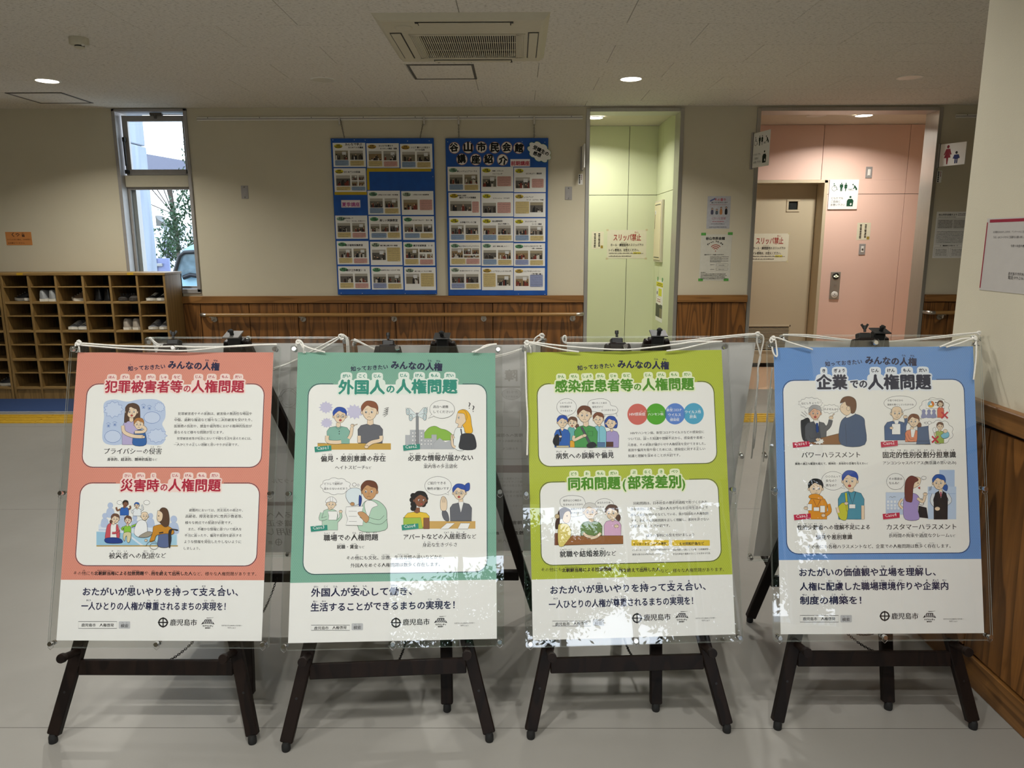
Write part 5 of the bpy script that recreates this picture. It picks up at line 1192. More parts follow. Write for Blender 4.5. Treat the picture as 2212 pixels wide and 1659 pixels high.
# picture: evacuation shelter crowd
k = s.ink(.00118)
k.rc(362, 1380, 905, 1530, 'DCE6F4'); k.pl([(347, 1430), (540, 1440), (660, 1532), (347, 1532)], '9CC9E4', None, 0, False); k.pl([(560, 1440), (900, 1452), (900, 1532), (680, 1532)], 'A9D2E8', None, 0, False)
k.ln([(362, 1418), (430, 1418)], '8FA8D8', 3, False); k.rc(347, 1524, 908, 1533, 'B69A5A')
for (x, y, r) in ((443, 1250, 18), (405, 1322, 17), (525, 1325, 18), (612, 1335, 16), (720, 1322, 17), (880, 1345, 22), (470, 1390, 16)):
    k.pl([(x - r * 1.5, y + r * 4.4), (x - r * 1.3, y + r * 1.6), (x, y + r * .9), (x + r * 1.3, y + r * 1.6), (x + r * 1.5, y + r * 4.4)], 'B7C7E4', None); k.el(x, y, r, r * 1.1, 'B7C7E4', '93A6D0', 1.4)
k.el(507, 1230, 18, 14, 'F4F4F2', K0, 1.8); k.el(694, 1230, 21, 15, 'F4F4F2', K0, 1.8)
neckbody(k, 540, 1262, 1318, 62, '2F63B4', 7, '8A5A40'); head(k, 548, 1238, 19, '2A211C', look=.6, mouth='open', sk='8A5A40'); arm(k, [(512, 1275), (492, 1285), (484, 1262)], 8, '8A5A40'); arm(k, [(566, 1278), (582, 1268), (578, 1252)], 8, '8A5A40')
neckbody(k, 628, 1270, 1322, 56, 'E9EEF2', 6); head(k, 626, 1250, 17, '2F63B4', look=-.6, mouth='open'); arm(k, [(604, 1286), (594, 1300), (592, 1278)], 7, 'E9EEF2'); arm(k, [(650, 1284), (668, 1275), (660, 1245)], 7, 'E9EEF2')
head(k, 478, 1342, 28, '6B4A3A', 'pony', .2, 'flat'); neckbody(k, 465, 1376, 1480, 88, 'F0F0EE', 9); k.pl([(425, 1385), (412, 1440), (410, 1480), (440, 1486), (446, 1400), (452, 1372)], 'CC5560', K0, 2); k.pl([(492, 1380), (508, 1430), (506, 1470), (488, 1470), (484, 1400)], 'CC5560', K0, 2)
k.pl([(408, 1478), (420, 1508), (520, 1508), (518, 1482), (470, 1470)], '23408C', K0, 2); arm(k, [(500, 1420), (482, 1438), (456, 1440)], 12, 'CC5560')
neckbody(k, 562, 1388, 1440, 50, '8CC63F', 7); head(k, 566, 1352, 24, '6B4A3A', look=-.5, mouth='open'); k.pl([(540, 1438), (586, 1438), (578, 1498), (560, 1500), (558, 1460), (548, 1470), (542, 1496), (532, 1470)], 'D9CFA6', K0, 2)
arm(k, [(590, 1395), (615, 1385), (634, 1376)], 10, '8CC63F'); arm(k, [(538, 1398), (524, 1410), (534, 1418)], 9, '8CC63F')
k.pl([(608, 1440), (622, 1380), (650, 1350), (690, 1362), (700, 1420), (690, 1460), (640, 1468)], 'F0F2F4', K0, 2); head(k, 680, 1322, 27, 'C4C0BC', 'bald', .6, 'sad'); k.pl([(640, 1465), (700, 1430), (736, 1440), (700, 1468)], 'A0998C', K0, 2)
k.pl([(740, 1400), (752, 1390), (800, 1380), (842, 1392), (880, 1420), (870, 1450), (770, 1452), (748, 1490), (715, 1498), (735, 1440)], 'C88A2A', K0, 2.2)
k.pl([(775, 1300), (800, 1266), (836, 1276), (850, 1330), (846, 1385), (820, 1398), (790, 1372), (772, 1340)], '5B4232', K0, 2); k.pl([(768, 1308), (772, 1285), (790, 1290), (806, 1310), (800, 1350), (780, 1362), (766, 1345)], SK, K0, 2); k.el(778, 1322, 3.5, 5, K0, None); k.ln([(768, 1346), (776, 1344)], K0, 2, False)
k.pl([(775, 1478), (785, 1450), (860, 1452), (850, 1532), (776, 1532)], '5C6C96', K0, 2.4); k.pl([(845, 1440), (862, 1412), (908, 1416), (905, 1424), (868, 1424), (858, 1532), (848, 1532)], '2B2B30', K0, 1.5)
k.ln([(780, 1440), (810, 1435)], '2B2B30', 9, False); k.ln([(690, 1530), (705, 1505), (740, 1492), (772, 1512)], K0, 2); hand(k, 690, 1490, 10); k.el(745, 1530, 28, 22, None, K0, 2.2)
k.build('illustration', s.t, 'cartoon of an evacuation shelter crowd with a wheelchair user')
# ---------------------------------------------------------------- poster two (teal green)
s = Sheet(1); s.ground((1180 + 285 / 3.771 - 700) * 3.19, '7FB09C', '6FA38F')
k = s.ink(); s.box(k, 198, 1438, 1000, 417, (1180 + 215 / 3.771 - 700) * 3.19, 815, (.135, .865)); k.build('white_box', s.t)
k = s.ink(.0013); s.head(k, (-60, 2))
TLC = '2F8F7D'
s.title(k, [('外国人', 421, 735, 483, '外=がい;国=こく;人=じん'), ('の', 751, 803, 476, None), ('人権問題', 819, 1235, 478, '人=じん;権=けん;問=もん;題=だい')], TLC, 'E3EDE4', .05)
lines(k, [('偏見・差別意識の存在', 297, 743, 948, '偏=へん;見=けん;差=さ;別=べつ;意=い;識=しき;存=そん;在=ざい', .03), ('ヘイトスピーチ', 396, 603, 1002, None, .02), ('など', 606, 645, 1000, None, .01), ('必要な情報が届かない', 899, 1346, 943, '必=ひつ;要=よう;情=じょう;報=ほう;届=とど', .03), ('案内等の多言語化', 1006, 1238, 994, '案=あん;内=ない;等=など;多=た;言=げん;語=ご;化=か', .025),
    ('職場での人権問題', 317, 691, 1493, '職=しょく;場=ば;人=じん;権=けん;問=もん;題=だい', .03), ('就職・賃金', 408, 555, 1549, '就職=しゅうしょく;賃金=ちんぎん', .03), ('など', 560, 597, 1546, None, .01), ('アパートなどの入居拒否', 868, 1300, 1483, '入=にゅう;居=きょ;拒=きょ;否=ひ', .03), ('など', 1304, 1367, 1480, None, .01), ('身近な生きづらさ', 998, 1235, 1535, '身=み;近=ぢか;生=い', .02),
    ('その他にも文化、宗教、生活習慣の違いなどから、', 474, 1146, 1622, '他=ほか;文化=ぶんか;宗教=しゅうきょう;生活習慣=せいかつしゅうかん;違=ちが', .02)])
k.z = .00115; k.crop(600, 1180, 3.7712); k.tx('外国人をめぐる人権問題は数多く存在します。', 595, 1322, 168, '2A2A2C', .02, ruby='数多=かずおお;存在=そんざい', rs=.3)
for r in [('外国人が安心して働き、', 273, 1092, 404, '外=がい;国=こく;人=じん;安=あん;心=しん;働=はたら'), ('生活することができるまちの実現を！', 270, 1440, 520, '生=せい;活=かつ;実=じつ;現=げん')]:
    k.z = .00115; k.tx(r[0], r[1], r[2], r[3], NV, .03, ruby=r[4], rs=.24, rgap=.05, res=2, h=68)
k.build('printed_text', s.t)
footer(s, 10, 8, (0, -.038))
k = s.ink(.00118)
for (x, y, r_, sd) in ((333, 575, 50, 1), (530, 605, 62, 2), (338, 682, 42, 3)): burst(k, x, y, r_, r_ * .85, 12, 'C9C6E0', 'B4B0D4', 1.5, .72, sd)
k.rc(275, 822, 780, 866, 'C9A24C')
k.ln([(275, 822), (330, 822)], K0, 3, False)
neckbody(k, 418, 705, 825, 158, '86B5A6', 14, yn=680); head(k, 428, 632, 46, '2A4FA8', look=.4, mouth='open', gl=True)
k.ln([(400, 712), (418, 726), (438, 712)], K0, 2, False); k.el(424, 740, 3, 4, K0, None); k.el(424, 757, 3, 4, K0, None)
arm(k, [(342, 770), (345, 808), (400, 815), (438, 812)], 24, SK); arm(k, [(488, 790), (505, 760), (512, 712)], 20, SK); hand(k, 515, 700, 13); k.ln([(520, 700), (550, 690)], K0, 6, False); k.ln([(520, 700), (549, 690)], SK, 3, False)
neckbody(k, 638, 690, 822, 172, '65676F', 20, yn=655); head(k, 634, 602, 56, '8A5238', look=-.35, mouth='sad', brow=-3)
arm(k, [(562, 770), (562, 818)], 22, SK); arm(k, [(712, 770), (708, 800), (650, 815), (610, 842)], 24, SK); hand(k, 612, 846, 14)
for j in range(4): k.ln([(735 - j * 4, 585 + j * 14), (765 - j * 2, 575 + j * 14), (738 - j * 2, 598 + j * 14)], K0, 2.2)
casetag(k, 253, 836, 1, TLC); k.build('illustration', s.t, 'cartoon of two men at a counter, one looking hurt')
k = s.ink(.00118)
k.pl([(1010, 790), (1030, 725), (1080, 703), (1125, 722), (1160, 730), (1200, 760), (1200, 800)], '8DBB4C', K0, 1.8)
for (x0, y0, x1) in ((880, 765, 915), (912, 730, 1010), (985, 788, 1070), (1060, 762, 1095)): k.rc(x0, y0, x1, 862, 'B4B7BC', 0, '8A8D92', 1.5)
k.pl([(1075, 862), (1075, 820), (1115, 785), (1155, 815), (1195, 800), (1215, 830), (1215, 862)], 'B4B7BC', '8A8D92', 1.5, False)
for x in (925, 945, 985): 
    for y in (745, 768, 795, 822): k.rc(x, y, x + 12, y + 12, 'E8E8E8', 0, '6A6D72', 1.3)
for x in (1010, 1032, 1052):
    for y in (800, 822): k.rc(x, y, x + 10, y + 10, 'E8E8E8', 0, '6A6D72', 1.3)
k.rc(953, 612, 970, 862, '8A8D92', 0, K0, 1.8)
for (a, b, c_, d_) in ((905, 605, -1, -1), (1010, 600, 1, -1), (925, 645, -1, 1), (1005, 642, 1, 1)):
    k.pl([(960, 630 + d_ * 2), (a - c_ * 6, b - 24), (a + c_ * 22, b - 26), (a + c_ * 16, b + 20)], 'DDE7EA', K0, 2, False); k.el(a + c_ * 8, b, 12, 22, 'C2D4D8', K0, 2); k.el(a + c_ * 8, b, 5, 6, 'F0F0F0', K0, 1.4)
bubble(k, 1133, 588, 86, 62, (1036, 650), [('高台へ避難', 1072, 1175, 580), ('してください！', 1074, 1205, 615)])
k.pl([(1250, 600), (1290, 590), (1325, 625), (1335, 690), (1342, 745), (1300, 755), (1275, 700), (1265, 640)], 'EDB32C', K0, 2)
k.pl([(1240, 612), (1262, 604), (1292, 625), (1296, 670), (1270, 700), (1262, 715), (1240, 712), (1245, 690), (1226, 680), (1230, 655)], SK, K0, 2); k.el(1248, 645, 5, 9, 'FFFFFF', K0, 1.5); k.el(1247, 646, 2.5, 5, K0, None); k.pl([(1240, 612), (1260, 592), (1292, 600), (1305, 640), (1296, 660), (1285, 620)], 'EDB32C', K0, 1.8)
k.pl([(1228, 720), (1262, 715), (1285, 722), (1290, 860), (1222, 860), (1212, 780)], 'EDF2F2', K0, 2); k.pl([(1268, 760), (1330, 755), (1358, 780), (1362, 860), (1255, 860), (1256, 800)], '34363C', K0, 2); k.ln([(1262, 722), (1268, 765)], '34363C', 8); arm(k, [(1212, 790), (1200, 765), (1205, 835), (1225, 850)], 15, SK)
for (x, y) in ((1315, 590), (1342, 612)): k.tx('?', x, x + 14, y, K0, .0)
casetag(k, 863, 826, 2, TLC); k.build('illustration', s.t, 'cartoon of a backpacker hearing a disaster loudspeaker')
k = s.ink(.00118)
cloud(k, 400, 1118, 100, 56, 9, 'F2F2F0'); k.el(528, 1107, 13, 12, 'F2F2F0', K0, 2.2); k.el(555, 1110, 7, 7, 'F2F2F0', K0, 2)
k.tx('どうして給料が', 321, 447, 1109, K0, .02, ruby='給料=きゅうりょう', rs=.3); k.tx('変わらないのだろう', 319, 480, 1143, K0, .02, ruby='変=か', rs=.3)
neckbody(k, 360, 1275, 1420, 110, 'B4D4BE', 12, yn=1262); head(k, 368, 1240, 33, 'F2F2F2', 'helmet', 0, 'smile'); k.pl([(345, 1290), (410, 1290), (412, 1318), (405, 1350), (350, 1350), (352, 1320)], 'F4F4F2', K0, 2, False); arm(k, [(305, 1300), (295, 1345), (340, 1335)], 18, 'B4D4BE'); arm(k, [(410, 1360), (435, 1330), (432, 1300)], 14, 'B4D4BE'); hand(k, 434, 1292, 12)
k.pl([(560, 1420), (580, 1260), (620, 1215), (690, 1218), (745, 1270), (752, 1340), (740, 1420)], 'B4D4BE', K0, 2.4); k.pl([(598, 1240), (620, 1215), (660, 1222), (690, 1250), (650, 1270), (625, 1330), (606, 1290)], 'F2F2F0', K0, 2)
head(k, 632, 1150, 56, '6B3F2A', look=-.3, mouth='sad', sk='C99A6C', brow=4)
k.pl([(470, 1190), (478, 1150), (515, 1130), (570, 1140), (575, 1215), (540, 1250), (495, 1235)], 'DCE8EE', K0, 2.2); k.pl([(562, 1180), (580, 1200), (572, 1250), (560, 1252)], '23408C', K0, 1.8)
k.pl([(472, 1260), (590, 1255), (580, 1300), (592, 1345), (585, 1388), (470, 1386), (482, 1345), (468, 1300)], 'F4F4F2', K0, 2.2, False)
for y in (1290, 1325, 1360): k.ln([(490, y), (545, y)], K0, 1.6, False)
arm(k, [(745, 1330), (700, 1365), (620, 1345), (575, 1318)], 30, 'B4D4BE'); k.pl([(552, 1300), (590, 1295), (630, 1335), (610, 1370), (575, 1335)], 'C99A6C', K0, 2); hand(k, 515, 1240, 15, 'C99A6C')
casetag(k, 226, 1384, 3, TLC); k.build('illustration', s.t, 'cartoon of a worker comparing his pay slip')
k = s.ink(.00118)
bubble(k, 1105, 1115, 92, 64, (1180, 1178), [('ご紹介できる', 1033, 1158, 1106), ('物件が無いです', 1031, 1180, 1144)])
k.rc(866, 1358, 1362, 1410, 'D0A860'); k.pl([(866, 1332), (1000, 1330), (1002, 1410), (866, 1410)], '8FB04A', K0, 2, False)
neckbody(k, 960, 1295, 1400, 170, 'E8C43C', 18, '8A5A40', yn=1265); head(k, 982, 1210, 46, '1F1B1A', 'curly', .75, 'open', '8A5A40'); k.rc(1005, 1335, 1045, 1412, '8A5A40', 0, K0, 2)
k.pl([(866, 1336), (985, 1334), (1000, 1410), (866, 1410)], 'A3C24E', K0, 2, False)
neckbody(k, 1262, 1232, 1358, 150, '64666E', 14, yn=1205); k.pl([(1245, 1225), (1282, 1225), (1262, 1300)], 'F2F2F0', K0, 2, False); head(k, 1252, 1160, 46, '2A4FA8', look=-.3, mouth='open', gl=True); k.pl([(1290, 1110), (1320, 1095), (1322, 1140), (1298, 1150)], '2A4FA8', K0, 2)
k.pl([(1180, 1355), (1170, 1300), (1140, 1280), (1132, 1310), (1150, 1350)], '64666E', K0, 2); k.pl([(1125, 1280), (1122, 1215), (1140, 1186), (1165, 1215), (1162, 1280)], SK, K0, 2)
for j in range(3): k.ln([(1132 + j * 10, 1190), (1134 + j * 9, 1230)], K0, 1.6, False)
k.pl([(1120, 1412), (1165, 1372), (1220, 1372), (1175, 1412)], 'F2F2F0', K0, 2, False); k.pl([(1240, 1412), (1260, 1372), (1325, 1372), (1310, 1412)], 'F2F2F0', K0, 2, False)
casetag(k, 853, 1374, 4, TLC); k.build('illustration', s.t, 'cartoon of a woman turned away at an estate agent counter')
# ---------------------------------------------------------------- poster three (lime green)
s = Sheet(2); s.ground((1180 + 252 / 3.771 - 700) * 3.19, 'B5C143', 'A3B232')
k = s.ink(); s.box(k, 200, 1418, 690, 408, 968, 800, (.075, .91)); s.box(k, 218, 1448, 1370, 1082, (1180 + 135 / 3.771 - 700) * 3.19, 830, (.14, .84)); k.build('white_boxes', s.t)
k = s.ink(.0013); s.head(k, (-93, -6)); LG = '4E8F22'; HG = 'EAF0CC'
s.title(k, [('感染症患者等', 318, 852, 466, '感=かん;染=せん;症=しょう;患=かん;者=じゃ;等=など'), ('の', 862, 908, 458, None), ('人権問題', 920, 1272, 456, '人=じん;権=けん;問=もん;題=だい')], LG, HG, .045)
s.title(k, [('同和問題', 410, 765, 1140, '同=どう;和=わ;問=もん;題=だい'), ('部落差別', 820, 1183, 1132, '部=ぶ;落=らく;差=さ;別=べつ')], LG, HG, .045)
for (c_, a_, b_, y_) in (('(', 784, 804, 1140), (')', 1190, 1211, 1134)): k.z = .00125; k.tx(c_, a_, b_, y_, LG, .03, h=84, halo=HG, hw=.12, res=2)
lines(k, [('病気への誤解や偏見', 322, 721, 927, '病=びょう;気=き;誤=ご;解=かい;偏=へん;見=けん', .03), ('就職や結婚差別', 349, 662, 1604, '就職=しゅうしょく;結=けっ;婚=こん;差=さ;別=べつ', .03), ('など', 667, 736, 1598, None, .01),
    ('HIVやハンセン病、新型コロナウイルスなどの感染症に', 836, 1342, 757, None), ('ついては、誤った知識や理解不足から、感染者や患者・', 817, 1345, 797, '誤=あやま;知識=ちしき;理解不足=りかいぶそく'), ('元患者、その家族が嫌がらせや人権侵害を受けてきました。', 817, 1352, 838, '元=もと;家族=かぞく;嫌=いや;侵害=しんがい;受=う'), ('差別や偏見を取り除くためには、感染症に対する正しい', 819, 1350, 874, '取=と;除=のぞ;対=たい;正=ただ'), ('知識と理解を深めることが大切です。', 820, 1178, 916, '深=ふか;大切=たいせつ'),
    ('同和問題は、日本社会の歴史的過程で形づくられた', 856, 1366, 1241, '日本社会=にほんしゃかい;歴史的過程=れきしてきかてい;形=かたち'), ('身分差別により、一部の人々が今なお日常生活の上で', 835, 1368, 1280, '身分=みぶん;一部=いちぶ;今=いま;日常生活=にちじょうせいかつ;上=うえ'), ('様々な差別を受けるなどしている、我が国固有の人権問題', 836, 1372, 1320, '様々=さまざま;我=わ;国固有=くにこゆう'), ('です。私たちは同和問題を正しく理解し、差別を許さない', 838, 1376, 1360, '私=わたし;許=ゆる'), ('行動をとることが大切です。', 840, 1108, 1401, '行動=こうどう'),
    ('以下の事例にも気を付けましょう', 946, 1275, 1465, '以下=いか;事例=じれい;気=き;付=つ')])
for (x0, x1, t_, a, b) in ((842, 1100, 'インターネット上での差別', 855, 1082), (1122, 1382, 'えせ同和行為など', 1172, 1342)): k.z = .00116; k.rc(x0, 1488, x1, 1528, 'E8C63C', 5); k.tx(t_, a, b, 1523, '2A2A2C', .035)
lines(k, [('インターネット上で、特定の地域を差別する', 846, 1104, 1562, None, .02), ('悪質な書き込み等が存在しています。', 848, 1070, 1592, None, .02), ('同和問題を口実にして企業・行政機関等に', 1126, 1384, 1560, None, .02), ('不当な利益や義務のないことを求める行為', 1128, 1384, 1588, None, .02)])
k.build('printed_text', s.t)
k = Ink(s.C, s.U, s.V, .0013).crop(1100, 1180, 3.7712)
bottom1(k, 38, -30, 0.0)
k.build('printed_slogan', s.t)
footer(s, 88, -28, (0, -.045))
k = s.ink(.0011)
for (x, c1) in ((884, 'D06A60'), (1012, '55A82E'), (1142, '5E86D0'), (1270, '52A6C8')): k.z = .00122 + .00002 * (x - 884) / 128; k.el(x, 622 - (x - 884) * .012, 70, 73, c1, None, n=40)
for (x, c1) in ((948, '8E7038'), (1077, '3E7A80'), (1206, '4A88C4')):
    k.z = .0013; yy = 620; P = []; dx = 64
    for j in range(17): a = math.radians(-24 + 3 * j - 0); P.append((x - dx + 70 * math.cos(math.radians(-24 + 3 * j)), yy + 73 * math.sin(math.radians(-24 + 3 * j))))
    for j in range(17): P.append((x + dx - 70 * math.cos(math.radians(24 - 3 * j)), yy + 73 * math.sin(math.radians(24 - 3 * j))))
    k.pl(P, c1, None, 0, False)
for (t_, a, b, y, rb) in (('HIV感染症', 828, 938, 632, '感=かん;染=せん;症=しょう'), ('ハンセン病', 957, 1062, 631, '病=びょう'), ('新型コロナ', 1084, 1190, 602, '新=しん;型=がた'), ('ウイルス', 1096, 1182, 636, None), ('感染症', 1108, 1172, 669, '感=かん;染=せん;症=しょう'), ('ウイルス性', 1211, 1322, 616, '性=せい'), ('肝炎', 1244, 1290, 650, '肝=かん;炎=えん')): k.z = .0014; k.tx(t_, a, b, y, 'F2F4F4', .02, ruby=rb, rs=.3)
k.build('coloured_circles', s.t, 'four overlapping circles naming illnesses')
k = s.ink(.00118)
bubble(k, 395, 572, 68, 58, (402, 640), [('しゃべったら', 350, 434, 550), ('空気感染で', 350, 426, 577), ('うつるんじゃ', 353, 436, 604)])
k.pl([(545, 580), (545, 540), (580, 520), (650, 516), (690, 535), (700, 560), (735, 570), (748, 600), (720, 620), (640, 622), (600, 605), (560, 600)], 'F1F1EE', K0, 2)
for (t_, a, b, y) in (('聞いたことある', 572, 672, 551), ('病気だけど', 572, 648, 578), ('よくわからない', 634, 734, 600)): k.tx(t_, a, b, y, K0, .01)
for (x, y) in ((658, 632), (652, 640), (738, 620), (742, 632)): k.el(x, y, 3.5, 4, 'F1F1EE', K0, 1.3)
neckbody(k, 430, 735, 850, 90, 'E3A832', 9); k.pl([(405, 720), (440, 712), (462, 750), (455, 790), (410, 800)], '68B0B0', K0, 2); head(k, 436, 680, 32, '6B4A3A', 'pony', -.4, 'open')
neckbody(k, 365, 722, 850, 108, '2F63B4', 10, vee=True); head(k, 366, 675, 36, '2A4FA8', look=.5, mouth='sad'); k.pl([(315, 770), (335, 760), (345, 790), (340, 835), (318, 840), (300, 810)], '1C1E24', K0, 2); k.ln([(345, 728), (358, 770), (350, 810)], '1C1E24', 7); hand(k, 352, 775, 10); k.rc(325, 838, 410, 851, 'CFC29C', 0, K0, 1.6)
neckbody(k, 705, 735, 850, 100, 'A89ACC', 9); head(k, 700, 680, 36, '2A4FA8', 'bob', -.5, 'sad'); k.rc(665, 812, 716, 846, '5A3A2C', 0, K0, 1.6)
neckbody(k, 620, 700, 850, 96, '86C4D4', 10); head(k, 614, 655, 36, '7A4A34', look=-.3, mouth='sad'); k.ln([(620, 705), (622, 850)], K0, 1.8); k.rc(600, 815, 660, 846, '5878A0', 0, K0, 1.5)
neckbody(k, 528, 700, 850, 160, '4E9A54', 17, yn=670); head(k, 518, 625, 48, '6E4230', look=0, mouth='sad', brow=4); k.rc(540, 738, 575, 770, None, 0, K0, 1.8)
k.pl([(490, 712), (503, 705), (560, 815), (548, 828)], '54585E', K0, 1.6, False); k.pl([(535, 830), (575, 812), (602, 835), (580, 851), (540, 851)], '2A2C30', K0, 1.5); arm(k, [(446, 770), (445, 800), (500, 775), (520, 770)], 18, SK); hand(k, 518, 768, 14)
k.build('illustration', s.t, 'cartoon of five people, the one in green looking shunned')
k = s.ink(.00118)
k.pl([(350, 1235), (355, 1205), (395, 1185), (450, 1182), (505, 1195), (525, 1235), (520, 1265), (512, 1290), (515, 1310), (470, 1325), (425, 1325), (420, 1290), (400, 1268), (365, 1258)], 'F1F1EE', K0, 2)
bubble(k, 655, 1245, 64, 42, (650, 1302), [('あなたのため', 607, 697, 1238), ('なのよ', 607, 652, 1268)])
for (t_, a, b, y) in (('相手は〇〇地区の', 372, 497, 1223), ('生まれのようだから', 372, 508, 1251), ('結婚はやめて', 424, 512, 1281), ('おきなさい', 425, 500, 1308)): k.z += .00002; k.tx(t_, a, b, y, K0, .01)
k.rc(312, 1440, 338, 1524, '7A4A30', 0, K0, 1.8)
k.pl([(340, 1290), (370, 1266), (415, 1275), (425, 1310), (395, 1345), (350, 1345), (345, 1400), (320, 1412), (318, 1370), (330, 1330)], '4A332A', K0, 2)
k.pl([(382, 1300), (415, 1290), (424, 1330), (412, 1365), (388, 1372), (368, 1350)], SK, K0, 2); k.el(398, 1322, 3.5, 5, K0, None); k.el(330, 1325, 16, 16, 'CDB890', K0, 2)
k.pl([(336, 1400), (352, 1376), (400, 1378), (425, 1420), (420, 1470), (385, 1524), (340, 1524)], 'E3D278', K0, 2)
neckbody(k, 712, 1352, 1470, 118, 'DDB2D2', 12, yn=1340); head(k, 706, 1300, 44, '5E4236', 'pony', -.4, 'sad', brow=4); hand(k, 738, 1392, 16)
neckbody(k, 565, 1358, 1480, 150, '6E8A50', 16, yn=1340); head(k, 556, 1292, 47, 'D8D6D2', 'short', 0, 'sad', gl=True); k.rc(570, 1402, 605, 1432, None, 0, K0, 1.8)
k.ln([(540, 1365), (556, 1385), (572, 1365)], K0, 2, False)
k.pl([(376, 1524), (430, 1458), (784, 1458), (784, 1514), (560, 1518)], '9A6438', K0, 2, False); arm(k, [(510, 1440), (540, 1462), (590, 1468)], 18, SK); arm(k, [(630, 1440), (600, 1465), (560, 1475)], 18, SK)
k.build('illustration', s.t, 'cartoon of an elderly man between two women at a table')
# ---------------------------------------------------------------- poster four (sky blue)
s = Sheet(3); s.ground((1180 + 108 / 3.771 - 700) * 3.19, '6F9AD6', '628BC8')
k = s.ink(); s.box(k, 178, 1428, 980, 388, (1180 + 55 / 3.771 - 700) * 3.19, 800, (.145, .85)); k.build('white_box', s.t)
k = s.ink(.0013); s.head(k, (-110, -32))
s.title(k, [('企業', 397, 605, 449, '企=き;業=ぎょう'), ('での', 628, 742, 441, None), ('人権問題', 752, 1182, 449, '人=じん;権=けん;問=もん;題=だい')], '101838', 'E4EAF2', .05)
RT_ = 'C22B4C'
lines(k, [('パワーハラスメント', 292, 695, 922, None, .02), ('業務の適正な範囲を超えて、精神的・身体的な苦痛を与える', 246, 720, 970, '業務=ぎょうむ;適正=てきせい;範囲=はんい;超=こ;精神的=せいしんてき;身体的=しんたいてき;苦痛=くつう;与=あた', .03), ('など', 722, 749, 968, None, .01), ('固定的性別役割分担意識', 852, 1354, 922, '固=こ;定=てい;的=てき;性=せい;別=べつ;役=やく;割=わり;分=ぶん;担=たん;意=い;識=しき', .03), ('アンコンシャスバイアス(無意識の思い込み)', 853, 1356, 968, '無意識=むいしき;思=おも;込=こ', .02),
    ('性的少数者への理解不足による', 262, 762, 1417, '性=せい;的=てき;少=しょう;数=すう;者=しゃ;理=り;解=かい;不=ぶ;足=そく', .03), ('偏見や差別意識', 390, 640, 1484, '偏=へん;見=けん;差=さ;別=べつ;意=い;識=しき', .03), ('カスタマーハラスメント', 878, 1357, 1417, None, .025), ('長時間の拘束や過度なクレーム', 893, 1308, 1470, '長時間=ちょうじかん;拘束=こうそく;過度=かど', .025), ('など', 1312, 1350, 1468, None, .01),
    ('その他にも各種ハラスメントなど、企業での人権問題は数多く存在します。', 330, 1318, 1545, '他=ほか;各種=かくしゅ;数多=かずおお;存在=そんざい', .02)])
k.crop(1640, 1180, 3.7712)
for r in [('おたがいの価値観や立場を理解し、', 327, 1436, 242, '価=か;値=ち;観=かん;立=たち;場=ば;理=り;解=かい'), ('人権に配慮した職場環境作りや企業内', 331, 1538, 357, '配=はい;慮=りょ;職=しょく;場=ば;環=かん;境=きょう;作=づく;企=き;業=ぎょう;内=ない'), ('制度の構築を！', 333, 830, 472, '制=せい;度=ど;構=こう;築=ちく')]:
    k.z = .00115; k.tx(r[0], r[1], r[2], r[3], NV, .03, ruby=r[4], rs=.24, rgap=.05, res=2, h=66)
k.build('printed_text', s.t)
footer(s, 48, -48, (0, -.004)) if False else footer(s, 68, -52, (0, -.002))
k = s.ink(.00118)
burst(k, 352, 544, 92, 42, 13, 'F1F1EE', K0, 2, .8, 8); burst(k, 490, 585, 66, 34, 11, 'F1F1EE', K0, 2, .8, 9); k.tx('なにしちょっと！', 290, 420, 556, K0, .01, rot=.05); k.tx('はよせんか！', 442, 540, 594, K0, .01, rot=-.03)
k.pl([(300, 798), (285, 680), (300, 660), (345, 655), (360, 798)], '2E3034', K0, 2)
neckbody(k, 388, 672, 798, 150, '55585F', 14, yn=650); k.pl([(372, 664), (412, 664), (404, 760), (392, 700)], 'F2F2F0', K0, 2, False); k.pl([(390, 682), (404, 682), (410, 740), (398, 752), (390, 735)], '2A4A8C', K0, 1.5, False)
head(k, 384, 612, 42, 'A9A9AB', look=.1, mouth='open', brow=-5, sk='E2B79A'); arm(k, [(450, 730), (480, 700), (492, 660)], 26, '55585F'); hand(k, 494, 645, 15); k.ln([(500, 635), (516, 618)], K0, 8, False); k.ln([(500, 635), (515, 619)], SK, 4, False)
for (a, b, c_, d_) in ((290, 605, 325, 635), (310, 598, 330, 622), (285, 625, 318, 645)): k.ln([(a, b), (c_, d_)], K0, 2, False)
k.pl([(346, 830), (346, 798), (400, 790), (556, 752), (560, 830)], '8A5E38', K0, 2, False); burst(k, 410, 808, 40, 24, 9, 'F1F1EE', K0, 1.8, .7, 3); arm(k, [(330, 770), (345, 800), (395, 796)], 24, '55585F'); hand(k, 402, 796, 14)
k.pl([(562, 830), (556, 690), (600, 635), (660, 620), (715, 645), (726, 690), (726, 830)], '41587C', K0, 2.2); k.ln([(592, 690), (600, 830)], K0, 1.8); k.pl([(595, 640), (630, 612), (662, 618), (610, 645)], 'F2F2F0', K0, 1.8)
k.pl([(560, 560), (560, 600), (598, 630), (630, 610), (640, 560), (600, 530)], SK, K0, 2); k.pl([(556, 545), (575, 508), (620, 498), (660, 520), (668, 570), (655, 610), (632, 615), (625, 570), (600, 560), (590, 535)], '6B4630', K0, 2); k.el(612, 582, 12, 16, SK, K0, 2); k.ln([(575, 570), (566, 575)], K0, 2, False)
casetag(k, 228, 806, 1, RT_); k.build('illustration', s.t, 'cartoon of a boss shouting at a standing employee')
k = s.ink(.00118)
bubble(k, 970, 545, 112, 50, (992, 605), [('子育て中だから', 882, 990, 534), ('業務を軽くしといたからね', 882, 1063, 562)])
